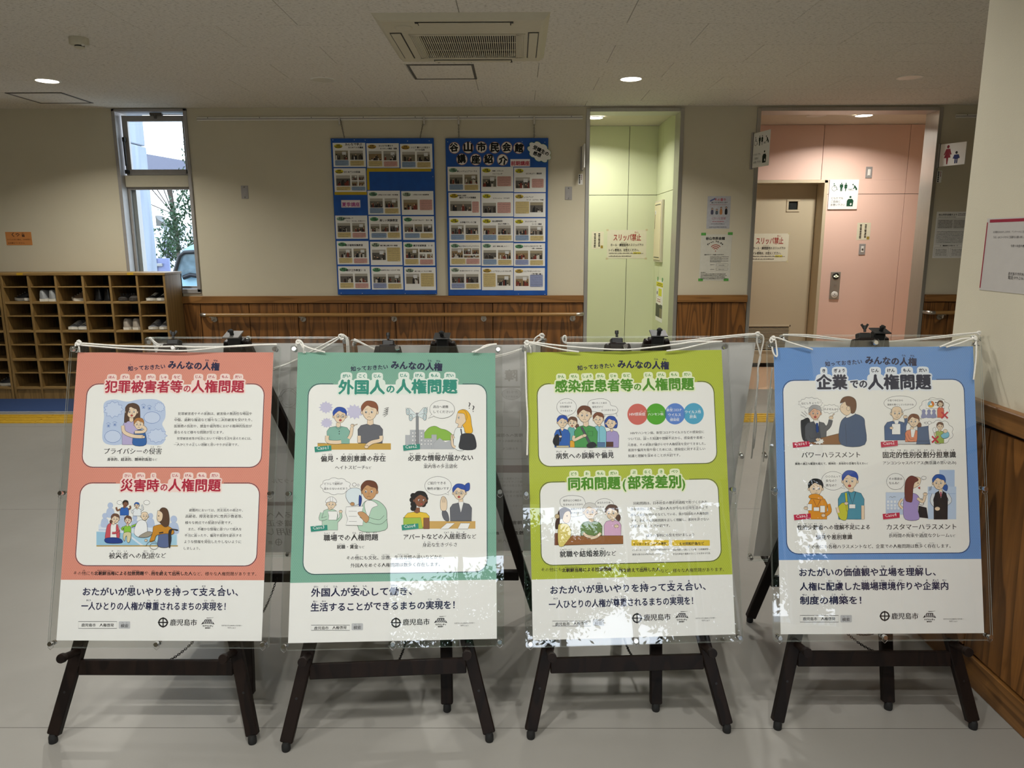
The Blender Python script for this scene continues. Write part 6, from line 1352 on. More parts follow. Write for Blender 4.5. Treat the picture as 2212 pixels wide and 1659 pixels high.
cloud(k, 1208, 578, 100, 68, 9, 'F2F2EF'); cloud(k, 1243, 745, 90, 80, 9, 'F2F2EF')
for (x, y, r) in ((1128, 642, 9), (1114, 652, 5), (1172, 680, 12), (1150, 682, 8), (1138, 680, 4)): k.el(x, y, r, r * .9, 'F2F2EF', K0, 1.8)
k.rc(1148, 522, 1276, 582, 'F6F6F4', 0, K0, 1.8)
for j, c1 in enumerate(('E07A30', 'E8B840', '8FC0D8')):
    k.pl([(1182, 553)] + [(1182 + 23 * math.cos(2.1 * j + a * .35 - 1.5), 553 + 23 * math.sin(2.1 * j + a * .35 - 1.5)) for a in range(7)], c1, K0, 1.2, False)
k.el(1182, 553, 8, 8, 'F6F6F4', K0, 1.2); k.dashes(1210, 1228, 545, 8, K0, 2); k.dashes(1210, 1226, 560, 6, K0, 4)
for x in (1132, 1168, 1202): k.el(x, 602, 13, 15, '8F93B8', None); k.pl([(x - 18, 645), (x - 10, 615), (x + 10, 615), (x + 18, 645)], '8F93B8', None)
neckbody(k, 1248, 572, 645, 46, 'D86A50', 6); head(k, 1246, 550, 18, '6B4A3A', 'bob', -.2, 'smile')
neckbody(k, 1240, 735, 822, 62, '9CB45C', 7); head(k, 1244, 705, 23, '6B4A3A', look=.1, mouth='smile'); k.pl([(1248, 770), (1268, 752), (1300, 745), (1305, 775), (1270, 790)], '7FC0D8', K0, 1.8); k.el(1280, 738, 14, 13, SK, K0, 1.6); arm(k, [(1212, 770), (1205, 735)], 9, SK); k.pl([(1194, 722), (1210, 712), (1214, 745), (1200, 745)], 'F2F2F0', K0, 1.5)
for (x, y) in ((1275, 628), (1210, 795)):
    for d in (-1, 1): k.ln([(x - 22, y - 22 * d), (x + 22, y + 22 * d)], 'C23040', 11, False)
k.rc(862, 798, 1180, 828, 'D8DADC', 0, K0, 1.8)
neckbody(k, 935, 668, 800, 150, '46618C', 14, yn=650); k.pl([(925, 662), (962, 662), (950, 700), (938, 700)], 'F2F2F0', K0, 1.8, False); head(k, 945, 612, 42, 'A09A94', 'bald', .2, 'smile'); k.rc(912, 688, 970, 760, 'F4F4F2', 0, K0, 2); arm(k, [(1000, 700), (1010, 670), (1006, 650)], 18, '46618C'); hand(k, 1004, 640, 14); hand(k, 908, 716, 12)
neckbody(k, 1050, 728, 812, 96, 'E08A68', 11, yn=710); k.pl([(1040, 725), (1075, 725), (1062, 780), (1045, 780)], 'F2F2F0', K0, 1.6, False); head(k, 1062, 668, 38, '7A4E38', 'pony', -.3, 'smile'); arm(k, [(1010, 760), (1030, 800), (1068, 800)], 17, 'E08A68')
k.pl([(1088, 712), (1160, 702), (1168, 790), (1175, 828), (1078, 828), (1086, 790)], '4F6486', K0, 2, False); k.ln([(1078, 806), (1172, 806)], K0, 1.6, False)
casetag(k, 834, 802, 2, RT_); k.build('illustration', s.t, 'cartoon of an office pair with two crossed-out thought bubbles')
k = s.ink(.00118)
bubble(k, 508, 1080, 80, 64, (590, 1135), [('〇〇さんって', 456, 560, 1059), ('女なの？', 458, 530, 1089), ('男なの？', 458, 530, 1121)])
neckbody(k, 402, 1195, 1345, 130, 'E2962C', 14, yn=1170); head(k, 388, 1130, 50, '1E1E20', look=.3, mouth='flat', brow=3); k.pl([(345, 1200), (345, 1180), (390, 1170), (435, 1190), (432, 1210), (390, 1205)], 'E2962C', K0, 2); k.ln([(372, 1210), (396, 1262), (424, 1208)], '6A2A30', 3, False); k.rc(374, 1262, 412, 1288, 'F2F2F0', 0, K0, 1.8); k.rc(330, 1240, 362, 1284, 'F2F2F0', 0, K0, 2); hand(k, 320, 1268, 14); k.rc(418, 1252, 452, 1298, 'F2F2F0', 0, K0, 2); arm(k, [(475, 1240), (485, 1290), (450, 1318)], 22, 'E2962C'); hand(k, 440, 1318, 14)
neckbody(k, 632, 1152, 1345, 180, '4F96AE', 17, yn=1130); head(k, 624, 1078, 54, '2A4FA8', look=-.3, mouth='open'); k.pl([(560, 1345), (540, 1310), (535, 1270), (575, 1230), (605, 1260), (600, 1345)], 'C8C83C', K0, 2); k.pl([(588, 1165), (602, 1160), (612, 1280), (600, 1290)], 'C8C83C', K0, 1.8, False)
k.ln([(615, 1160), (640, 1240), (662, 1158)], '3A2A30', 4, False); k.rc(618, 1242, 660, 1270, 'F2F2F0', 0, K0, 1.8); arm(k, [(535, 1262), (545, 1300)], 18, SK); arm(k, [(712, 1250), (712, 1345)], 20, SK); hand(k, 598, 1235, 14)
casetag(k, 236, 1304, 3, RT_); k.build('illustration', s.t, 'cartoon of two people wearing name badges')
k = s.ink(.00118)
k.rc(1240, 1005, 1345, 1345, 'AFC6E6'); k.rc(1160, 1120, 1356, 1345, 'BCD0EA'); k.ln([(1155, 1168), (1352, 1168)], '7FA0D0', 2, False)
k.rc(872, 1160, 1005, 1312, 'C6D6EC', 0, '6F86B4', 1.5)
for y in (1215, 1240, 1262): 
    for x in range(878, 1000, 24): k.rc(x, y, x + 17, y + 18, 'E6ECF4', 0, '8A9CC4', 1.2)
for y in range(1275, 1310, 9): k.ln([(875, y), (1000, y)], '8A9CC4', 1.2, False)
k.ln([(895, 1195), (905, 1188), (915, 1196), (925, 1189), (940, 1192)], K0, 1.8)
bubble(k, 938, 1085, 62, 56, (975, 1138), [('その態度は', 893, 985, 1075), ('なんね！', 893, 960, 1105)])
k.pl([(1100, 1240), (1108, 1205), (1128, 1212), (1130, 1245)], None, '1C1C20', 3); k.pl([(1092, 1330), (1098, 1252), (1150, 1265), (1162, 1338)], '1F1F24', K0, 2, False)
k.pl([(1005, 1345), (990, 1270), (1000, 1190), (1040, 1165), (1085, 1175), (1105, 1215), (1090, 1270), (1098, 1345)], 'A895CE', K0, 2)
k.pl([(1050, 1130), (1100, 1110), (1112, 1070), (1095, 1055), (1060, 1060)], SK, K0, 2); k.pl([(1005, 1210), (1000, 1130), (1010, 1075), (1045, 1045), (1088, 1062), (1092, 1080), (1068, 1095), (1058, 1140), (1052, 1220), (1030, 1226)], '6E3B34', K0, 2); k.el(1092, 1096, 3, 5, K0, None); k.pl([(1090, 1128), (1106, 1120), (1106, 1138)], 'C04040', K0, 1.6, False)
arm(k, [(1088, 1200), (1125, 1225), (1140, 1185)], 17, SK); hand(k, 1142, 1172, 14); arm(k, [(985, 1205), (962, 1240), (985, 1270)], 14, SK)
cloud(k, 1132, 1060, 16, 12, 5, 'F2F2F0'); 
for j in range(3): k.ln([(1172 + j * 7, 1120 - j * 3), (1168 + j * 7, 1150 - j * 3)], K0, 1.8, False)
arm(k, [(1200, 1170), (1186, 1220), (1215, 1260)], 20, 'DDE4EA'); arm(k, [(1290, 1170), (1312, 1220), (1250, 1262)], 20, 'DDE4EA')
neckbody(k, 1248, 1150, 1345, 96, '1F2024', 11, yn=1135, vee=True); k.pl([(1236, 1152), (1262, 1152), (1250, 1200)], 'EDEDEB', K0, 1.6, False); k.pl([(1244, 1156), (1254, 1156), (1256, 1184), (1249, 1192), (1243, 1182)], 'B05A6A', K0, 1.4, False); head(k, 1236, 1092, 44, '2A5AA8', 'pony', -.2, 'sad', brow=5); hand(k, 1225, 1272, 18)
casetag(k, 848, 1298, 4, RT_); k.build('illustration', s.t, 'cartoon of an angry customer and a clerk')

# ================================================================ things on the walls
UX, UZ, UY = Vector((1, 0, 0)), Vector((0, 0, 1)), Vector((0, 1, 0))
def wallsheet(name, label, cat, x0, x1, z0, z1, y, th, mt, group=None):
    t = thing(name, ((x0 + x1) / 2, y, (z0 + z1) / 2), label, cat, group)
    MB().box((x0, y - th, z0), (x1, y, z1), min(.001, th * .3)).build('sheet' if th < .003 else 'plate', mt, t); return t
def wallink(y, th): return Ink((0, y - th, 0), UX, UZ, .0006, .00002)
# ---- the two blue boards
def chain(t, p0, p1, n, r=.0055):
    m = MB(); p0 = Vector(p0); p1 = Vector(p1)
    for j in range(n):
        a = p0.lerp(p1, j / n); b = p0.lerp(p1, (j + 1) / n); c_ = (a + b) / 2; z_ = (b - a).normalized(); L_ = (b - a).length * .68; x_ = UX if j % 2 else UY
        m.tube([c_ + z_ * (L_ * math.cos(w)) + x_ * (r * math.sin(w)) for w in [2 * math.pi * e / 8 for e in range(8)]], .0016, 5, True)
    m.build('chain', M['alud'], t)
BX = lambda px, py, Y=WALLY - .02: onY(px, py, Y)
PALE = {'y': 'D8C020', 'g': '7FA88A', 'o': 'C8A040', 'w': None}
def course(board, x0, x1, z0, z1, oval, rows, photos, notes, seed, lab):
    """one printed sheet glued on a board"""
    y = WALLY - .0225
    m = MB(); m.box((x0, y - .001, z0), (x1, y, z1)); o = m.build('course_sheet', M['paper'], board, label=None)
    k = Ink((0, y - .001, 0), UX, UZ, .0005, .00002); w = x1 - x0; h = z1 - z0
    P = lambda a, b: (x0 + a * w, z1 - b * h)
    q = P(.17, .14); k.el(q[0], q[1], .13 * w, .085 * h, oval[0], None, n=24)
    a, b = P(.08, .13), P(.26, .13); k.tx('前期' if oval[1] != 'k' else '夏季', P(.12, 0)[0], P(.22, 0)[0], P(0, .135)[1], K0, .03); k.tx({'s': '少年講座', 'a': '成人講座', 'e': '高齢者講座', 'k': '親子講座'}[oval[1]], P(.07, 0)[0], P(.27, 0)[0], P(0, .20)[1], K0, .03)
    for (t_, a, b, c_) in rows: k.tx(t_, P(a, 0)[0], P(b, 0)[0], P(0, c_)[1], K0, .035)
    rd = random.Random(seed)
    for (a, b, c_, d_) in photos:
        p, q = P(a, b), P(c_, d_); base = rd.choice(['6E6A60', '77705F', '807A70', '5E5A55', '8A7454'])
        k.pl([(p[0], q[1]), (q[0], q[1]), (q[0], p[1]), (p[0], p[1])], base, None, 0, False)
        W_ = q[0] - p[0]; H_ = p[1] - q[1]
        k.pl([(p[0], p[1] - H_ * .3), (q[0], p[1] - H_ * .3), (q[0], p[1]), (p[0], p[1])], rd.choice(['A8A498', '9A9078', 'B0ACA4']), None, 0, False)
        if rd.random() < .5: k.pl([(p[0] + W_ * .55, p[1] - H_ * .45), (p[0] + W_ * .85, p[1] - H_ * .45), (p[0] + W_ * .85, p[1] - H_ * .12), (p[0] + W_ * .55, p[1] - H_ * .12)], 'D8DADA', None, 0, False)
        for j in range(9):
            x = p[0] + W_ * rd.uniform(.08, .92); yy = q[1] + H_ * rd.uniform(.12, .55); r = W_ * rd.uniform(.035, .07)
            c1 = rd.choice(['2A2826', '3A3532', 'C8C4BC', '4A4038', '1E2026', '7A3A30'])
            k.pl([(x - r * 1.3, q[1]), (x - r * 1.2, yy - r * .6), (x, yy), (x + r * 1.2, yy - r * .6), (x + r * 1.3, q[1])], c1, None, 0, False); k.el(x, yy + r * .3, r * .75, r * .85, rd.choice(['2A2422', 'C0A088', '1E1A18']), None, n=8)
    for (a, b, c_, d_, col) in notes:
        p, q = P(a, b), P(c_, d_); k.rc(p[0], q[1], q[0], p[1], col, min(.008, (p[1] - q[1]) * .3), '8A8070', .0008)
        n = max(2, int((p[1] - q[1]) / .0085))
        for j in range(n): k.dashes(p[0] + .006, q[0] - .006 - (.02 if j == n - 1 else 0), p[1] - (p[1] - q[1]) * (j + .85) / (n + .3), .0036, '4A4640', seed * 7 + j)
    k.build('course_print', o)
Yb, Bb, Pk, Lv = 'D8C48C', '8FA8C8', 'D8A8A0', '98A4CC'
two = [(.06, .32, .46, .70), (.52, .32, .92, .70)]; twn = lambda a, b: [(.05, .72, .47, .94, a), (.52, .74, .94, .95, b)]
one = lambda b: ([(.06, .36, .50, .78)], [(.57, .36, .96, .80, b)])
bA = thing('notice_board', (-1.2, WALLY - .02, 1.62), 'left blue board of course sheets with an empty blue strip in its second row', 'notice board')
ax = (-1.663, -.737, .93, 2.325)
MB().box((ax[0], WALLY - .022, ax[2]), (ax[1], WALLY - .006, ax[3]), .003).build('board', M['blue'], bA)
def S2(px, py): p = onY(px, py, WALLY - .0225); return p.x, p.z
def cA(px, py): return S2(690 + px / 4.048, 240 + py / 4.048)
def cB(px, py): return S2(940 + px / 4.048, 240 + py / 4.048)
gA = [(115, 278, 408, 488), (410, 282, 700, 494), (704, 287, 990, 503), (125, 500, 412, 706), (420, 697, 710, 905), (715, 700, 1000, 907),
      (138, 914, 425, 1116), (430, 916, 717, 1124), (727, 920, 1006, 1125), (150, 1137, 437, 1340), (443, 1142, 727, 1346), (733, 1146, 1012, 1350), (162, 1357, 447, 1557), (452, 1360, 735, 1560), (742, 1366, 1020, 1565)]
four = [(.06, .30, .50, .74), (.55, .30, .73, .50), (.77, .30, .95, .50), (.55, .54, .73, .74), (.77, .54, .95, .74)]
tri = [(.05, .34, .33, .66), (.37, .34, .62, .66), (.66, .34, .94, .66)]
dA = [(('C8B828', 'e'), [('みんなで学ぶ', .38, .90, .12), ('はじめての水墨画', .48, .93, .23)], two, twn(Bb, Yb)), (('C09A40', 'e'), [('みんなでお歌おう', .38, .82, .14), ('なつかしの歌謡・唱歌', .42, .94, .25)], two, twn(Yb, Pk)), (('C09A40', 'e'), [('シニア 暮らしに役立つ', .34, .93, .18), ('スマホ活用', .47, .76, .28)], two, twn(Bb, Yb)),
      (('C8B828', 'e'), [('はじめての水彩画', .32, .82, .20)], four, [(.06, .78, .5, .93, Yb), (.54, .78, .97, .94, Bb)]), (('6FA080', 's'), [('小学生のための日記・作文教室', .31, .94, .20)], two, twn(Bb, Yb)), (('9DB09A', 's'), [('小学生のための絵画教室', .36, .86, .18)], *one(Pk)),
      (('8FB09A', 's'), [('電波を知って', .25, .56, .15), ('「マイ・ラジオ」を作ろう！', .34, .93, .27)], two, twn(Yb, Pk)), (('5FA070', 's'), [('楽しい実験教室', .34, .90, .24)], tri, [(.07, .72, .54, .92, Bb), (.58, .70, .96, .92, Yb)]), (('5FA070', 'k'), [('はじめてみよう！ 百人一首', .31, .94, .20)], tri, [(.06, .72, .53, .92, Bb), (.56, .72, .95, .92, Yb)]),
      (('5FA070', 'k'), [('親子植物採集教室', .26, .82, .22)], two, twn(Yb, Pk)), (('9DB09A', 'k'), [('親子郷土菓子作り教室', .32, .86, .20)], [(.05, .34, .48, .78)], [(.52, .25, .94, .84, Yb)]), (('5FA070', 'k'), [('親子折紙教室　Ⅰ・Ⅱ', .32, .92, .19)], [(.07, .28, .47, .68), (.51, .28, .90, .43), (.51, .5, .69, .68), (.75, .5, .93, .68)], twn(Yb, Pk)),
      (('5FA070', 'k'), [('親子工作教室 Ⅰ・Ⅱ', .26, .86, .22)], two, twn(Yb, Pk)), (('5FA070', 'e'), [('自由研究に役立つエネルギー学習', .30, .90, .18)], two, twn(Lv, Yb)), (('9DB09A', 'k'), [('親子で楽しい！ひんやり教室', .33, .87, .20)], [(.05, .28, .47, .72)], [(.52, .26, .94, .84, Yb)])]
for j, ((a, b, c_, d_), D) in enumerate(zip(gA, dA)):
    p, q = cA(a, b), cA(c_, d_); course(bA, p[0], q[0], q[1], p[1], (D[0][0], D[0][1]), D[1], D[2], D[3], 100 + j, '')
k = Ink((0, WALLY - .022, 0), UX, UZ, .0005, .00002)
for (a, b, c_, d_) in ((415, 500, 978, 528), (412, 520, 440, 690), (132, 708, 415, 732)): p, q = cA(a, b), cA(c_, d_); k.rc(p[0], q[1], q[0], p[1], 'C0A420')
p, q = cA(190, 778), cA(359, 843); k.rc(p[0], q[1], q[0], p[1], 'EBE6E8'); k.rc(p[0] + .002, q[1] + .002, q[0] - .002, p[1] - .002, 'E6DEE2', 0, 'B06090', .0012); k.tx('夏季講座', p[0] + .006, q[0] - .006, q[1] + .008, 'A8508C', .035)
k.build('board_print', bA)
def pins(b, cf, l):
    for (a, c_) in l: p = cf(a, c_); m = MB(); m.lathe([(.0035, 0), (.003, .003), (0, .004)], (p[0], WALLY - .022, p[1]), (0, -1, 0), 10); m.build('pin', M['white'], b)
pins(bA, cA, [(118, 252), (305, 252), (400, 254), (770, 262), (960, 260), (992, 573), (190, 1592), (375, 1594), (750, 1596), (1018, 1598)])
a = onY(735, 258, WALLY - .02); b = onY(744, 299, WALLY - .02); chain(bA, (a.x, WALLY - .018, 2.488), (b.x, WALLY - .018, 2.325), 11)
a = onY(916, 262, WALLY - .02); b = onY(907, 300, WALLY - .02); chain(bA, (a.x, WALLY - .018, 2.488), (b.x, WALLY - .018, 2.322), 11)
for px in (733, 916): q = onY(px, 263, WALLY - .02); MB().box((q.x - .008, WALLY - .026, 2.44), (q.x + .008, WALLY - .012, 2.505), .002).build('hook', M['chrome'], bA)
bB = thing('notice_board', (-.17, WALLY - .02, 1.62), 'right blue board with round title letters and a white cloud sign', 'notice board')
bx = (-.632, .290, .918, 2.322)
MB().box((bx[0], WALLY - .022, bx[2]), (bx[1], WALLY - .006, bx[3]), .003).build('board', M['blue'], bB)
gB = [(108, 487, 393, 700), (400, 489, 684, 704), (689, 493, 967, 708), (116, 713, 397, 918), (402, 715, 684, 922), (689, 718, 965, 926), (122, 931, 399, 1136), (403, 934, 684, 1139), (688, 938, 963, 1142), (126, 1150, 401, 1350), (405, 1150, 684, 1353), (688, 1156, 960, 1355), (128, 1362, 401, 1560), (407, 1368, 683, 1565), (688, 1372, 958, 1568)]
YY = 'D0C828'
dB = [(('7FA88A', 's'), [('楽しいジュニアコーラス', .29, .91, .22)], two, twn(Bb, Yb)), ((YY, 'a'), [('体幹・バランス', .35, .69, .19), ('トレーニング', .37, .66, .31)], [(.05, .36, .47, .80)], [(.50, .38, .93, .78, Pk)]), ((YY, 'a'), [('はじめよう！腹話術', .38, .87, .28)], [(.05, .4, .5, .84)], [(.56, .46, .93, .82, Pk)]),
      (('D0B428', 'e'), [('（高齢者 企画展）', .27, .56, .15), ('歴史ドラマ人物講座', .34, .86, .25)], [(.05, .36, .72, .78)], [(.74, .38, .95, .85, Pk)]), ((YY, 'a'), [('リフレッシュ・ママヨガ', .37, .88, .26)], [(.05, .42, .46, .84)], [(.5, .4, .92, .85, Pk)]), (('C8B040', 'a'), [('レベルアップ', .31, .61, .20), ('ワード・エクセル（中級）', .40, .94, .31)], [(.51, .38, .92, .80)], [(.05, .35, .48, .85, Yb)]),
      ((YY, 'a'), [('お手軽バランスご飯', .35, .86, .24)], two, twn(Bb, Yb)), ((YY, 'a'), [('谷山再発見！', .34, .67, .18), ('谷山と西郷どん', .52, .88, .29)], two, twn(Bb, Yb)), ((YY, 'a'), [('ホットひといき', .36, .71, .17), ('コーヒー講座', .57, .88, .28)], two, twn(Bb, Yb)),
      (('7FA88A', 'a'), [('粘土で作るミニチュアクラフト', .30, .95, .19)], [(.06, .25, .42, .65), (.45, .25, .69, .50), (.72, .25, .94, .50), (.45, .55, .94, .65)], [(.05, .7, .50, .93, Yb), (.53, .7, .95, .93, Pk)]), (('7FA88A', 'a'), [('自然・動物に親しもう！！', .36, .86, .19)], two, twn(Bb, Yb)), (('5FA070', 'a'), [('これからに生きるマネー学', .29, .88, .16), ('〜保険・投資信託編〜', .55, .93, .25)], two, twn(Lv, Yb)),
      (('9DB09A', 'a'), [('初心者のためのワード・エクセル', .32, .94, .20)], two, twn(Lv, Yb)), (('C8A848', 'e'), [('シニアやさしいスマホ入門', .30, .93, .20)], [(.49, .33, .91, .80)], [(.05, .25, .44, .85, Yb)]), (('C8A848', 'e'), [('シニアやさしいパソコン', .31, .87, .18), ('〜学び直し編〜', .55, .93, .30)], [(.06, .35, .48, .80)], [(.52, .30, .94, .84, Lv)])]
for j, ((a, b, c_, d_), D) in enumerate(zip(gB, dB)):
    p, q = cB(a, b), cB(c_, d_); course(bB, p[0], q[0], q[1], p[1], (D[0][0], D[0][1]), D[1], D[2], D[3], 200 + j, '')
def disc_sign(ch, px, py, tilt=0):
    p = cB(px, py); y = WALLY - .0222; m = MB(); m.lathe([(.051, 0), (.051, .0012), (0, .0014)], (p[0], y, p[1]), (0, -1, 0), 32); o = m.build('letter_disc', M['paper'], bB)
    k = Ink((p[0], y - .0014, p[1]), UX, UZ, .0004, .00002); k.el(0, 0, .0485, .0485, 'E9E6E0', 'A87868', .005, 32); k.tx(ch, -.036, .036, -.034, '101010', .06, rot=tilt, res=2); k.build('letter', o)
for ch, px, py, tl in (('谷', 168, 322, .1), ('山', 288, 320, 0), ('市', 405, 316, 0), ('民', 520, 320, -.05), ('会', 626, 318, .05), ('館', 731, 323, -.05), ('講', 234, 422, .1), ('座', 355, 424, 0), ('紹', 468, 424, .05), ('介', 589, 426, -.15)): disc_sign(ch, px, py, tl)
k = Ink((0, WALLY - .022, 0), UX, UZ, .0008, .00002)
p, q = cB(658, 420), cB(829, 485); k.rc(p[0], q[1], q[0], p[1], 'EDE6E6'); k.tx('前期講座', p[0] + .006, q[0] - .005, q[1] + .009, 'B8485A', .045)
k.build('pink_label', bB, label='white label with pink lettering')
p = cB(912, 358)
m = MB(); P = []
for j in range(9):
    a0 = 2 * math.pi * j / 9
    for q_, rr in ((0, .92), (.25, 1.03), (.5, 1.07), (.75, 1.03)): a = a0 + 2 * math.pi * q_ / 9; P.append((p[0] + .100 * rr * math.cos(a) * 1.02, p[1] + .080 * rr * math.sin(a) - .03 * rr * math.cos(a)))
m.prism([(x, WALLY - .030, z) for x, z in P], (0, -.002, 0)); cl_ = m.build('cloud_sign', M['paper'], bB)
k = Ink((0, WALLY - .032, 0), UX, UZ, .0003, .00002); k.ln([(x, z) for x, z in P] + [P[0]], '6A9A50', .003); k.tx('受講生の', p[0] - .062, p[0] + .088, p[1] + .028, '141414', .05, rot=-.45, res=2); k.tx('感想', p[0] - .060, p[0] + .012, p[1] - .022, '141414', .05, rot=-.38, res=2); k.build('cloud_lettering', cl_)
MB().box((p[0] - .02, WALLY - .031, p[1] - .02), (p[0] + .02, WALLY - .021, p[1] + .02)).build('cloud_backing', M['paper'], bB)
pins(bB, cB, [(110, 268), (308, 266), (760, 268), (960, 272), (728, 1600), (960, 1602)])
for px in (990.5, 1154): q = onY(px, 262, WALLY - .02); chain(bB, (q.x, WALLY - .018, 2.488), (q.x, WALLY - .018, 2.322), 11); MB().box((q.x - .008, WALLY - .026, 2.44), (q.x + .008, WALLY - .012, 2.505), .002).build('hook', M['chrome'], bB)
# ---- blank metal outlet plates
for (x, z, lb) in ((-2.474, 1.861, 'blank grey metal wall plate between the window and the blue boards'), (.478, 1.842, 'blank grey metal wall plate left of the green doorway')):
    t = thing('wall_plate', (x, WALLY, z), lb, 'wall plate')
    MB().box((x - .032, WALLY - .005, z - .058), (x + .032, WALLY, z + .058), .0015).build('plate', M['alu'], t)
    for s_ in (-1, 1): MB().cyl((x, WALLY - .0065, z + s_ * .045), (x, WALLY - .004, z + s_ * .045), .005, n=12).build('screw', M['chrome'], t)
    MB().box((x - .02, WALLY - .0058, z - .035), (x + .02, WALLY - .0045, z + .035), .001).build('cover', M['alu'], t)
# ---- orange shoe box sign
t = wallsheet('sign', 'small orange sign with rounded corners above the shoe locker', 'sign', -4.717, -4.477, 1.392, 1.512, WALLY, .002, mat('orange_card', 'C88448', .6, var=.02))
k = wallink(WALLY, .002); k.tx('くつ', -4.655, -4.585, 1.468, K0, .03); k.tx('箱', -4.565, -4.54, 1.466, K0, .03, ruby='箱=ばこ', rs=.4); k.tx('トイレに行く時は、うわばきに', -4.70, -4.485, 1.436, '4A2A20', .02); k.tx('はき替えてください。', -4.70, -4.545, 1.404, '4A2A20', .02); k.build('sign_print', t)
# ---- slippers forbidden notices
def slipper(x0, x1, z0, z1, y, label):
    t = wallsheet('notice', label, 'notice', x0, x1, z0, z1, y, .0012, mat('laminated_cream_paper', 'DAD6C0', .35, var=.02), 'slipper notices')
    k = wallink(y, .0012); w = x1 - x0; h = z1 - z0; X = lambda a: x0 + a * w; Z = lambda b: z1 - b * h
    k.tx('スリッパ禁止', X(.16), X(.86), Z(.375), '9A3A32', .03, ruby='禁止=きんし', rs=.3, rgap=.05, res=2, h=.24 * h); k.tx('ホール・調理室用のスリッパでの', X(.09), X(.93), Z(.57), '2A2622', .03, ruby='調理室用=ちょうりしつよう', rs=.35, h=.10 * h)
    k.tx('トイレ使用は、お控えください。', X(.05), X(.82), Z(.75), '2A2622', .03, ruby='使用=しよう;控=ひか', rs=.35, h=.10 * h); k.rc(X(.67), Z(.84), X(.86), Z(.775), 'D2C83C'); k.dashes(X(.05), X(.94), Z(.83), .012, '5A5448', 3); k.dashes(X(.05), X(.64), Z(.93), .012, '5A5448', 4)
    k.build('notice_print', t)
    for (a, b) in ((0, 0), (1, 0), (0, 1), (1, 1)): MB().box((X(a) - .012, y - .0016, Z(b) - .010), (X(a) + .012, y - .0012, Z(b) + .010)).build('tape', mat('old_tape', 'C9BF98', .4), t)
slipper(.986, 1.409, 1.226, 1.530, GY, 'laminated slipper notice taped to the green panel wall')
p = onY(1500 + 400 / 3.19, 220 + 908 / 3.19, DY); q = onY(1500 + 640 / 3.19, 220 + 1100 / 3.19, DY)
slipper(q.x - .425, q.x, q.z, p.z, DY, 'laminated slipper notice taped to the beige sliding door')
def tag(x0, x1, z0, z1, y, label, stamp=True, cols=2):
    t = wallsheet('notice', label, 'notice', x0, x1, z0, z1, y, .001, mat('cream_label_paper', 'DDD8BE', .5, var=.02)); k = wallink(y, .001); w = x1 - x0; h = z1 - z0
    for c_ in range(cols):
        x = x0 + w * (.62 - .36 * c_); rd = random.Random(c_ + 5); z = z1 - h * .1
        while z > z0 + h * (.16 if c_ == 0 else .08): hh = h * rd.uniform(.045, .085); k.rc(x - w * .07 * rd.uniform(.6, 1), z - hh, x + w * .08, z, '3A342C'); z -= hh + h * rd.uniform(.01, .035)
    if stamp: k.rc(x0 + w * .76, z0 + h * .04, x0 + w * .96, z0 + h * .2, 'A08838')
    k.build('notice_print', t)
tag(.818, .946, 1.330, 1.514, GY, 'small upright handwritten note on the green wall left of the slipper notice')
p = onY(1770 + 428 / 5.185, 340 + 732 / 5.185, PY); q = onY(1770 + 562 / 5.185, 340 + 925 / 5.185, PY)
tag(p.x, q.x, q.z, p.z, PY, 'small upright handwritten note on the pink wall above the lower switch')
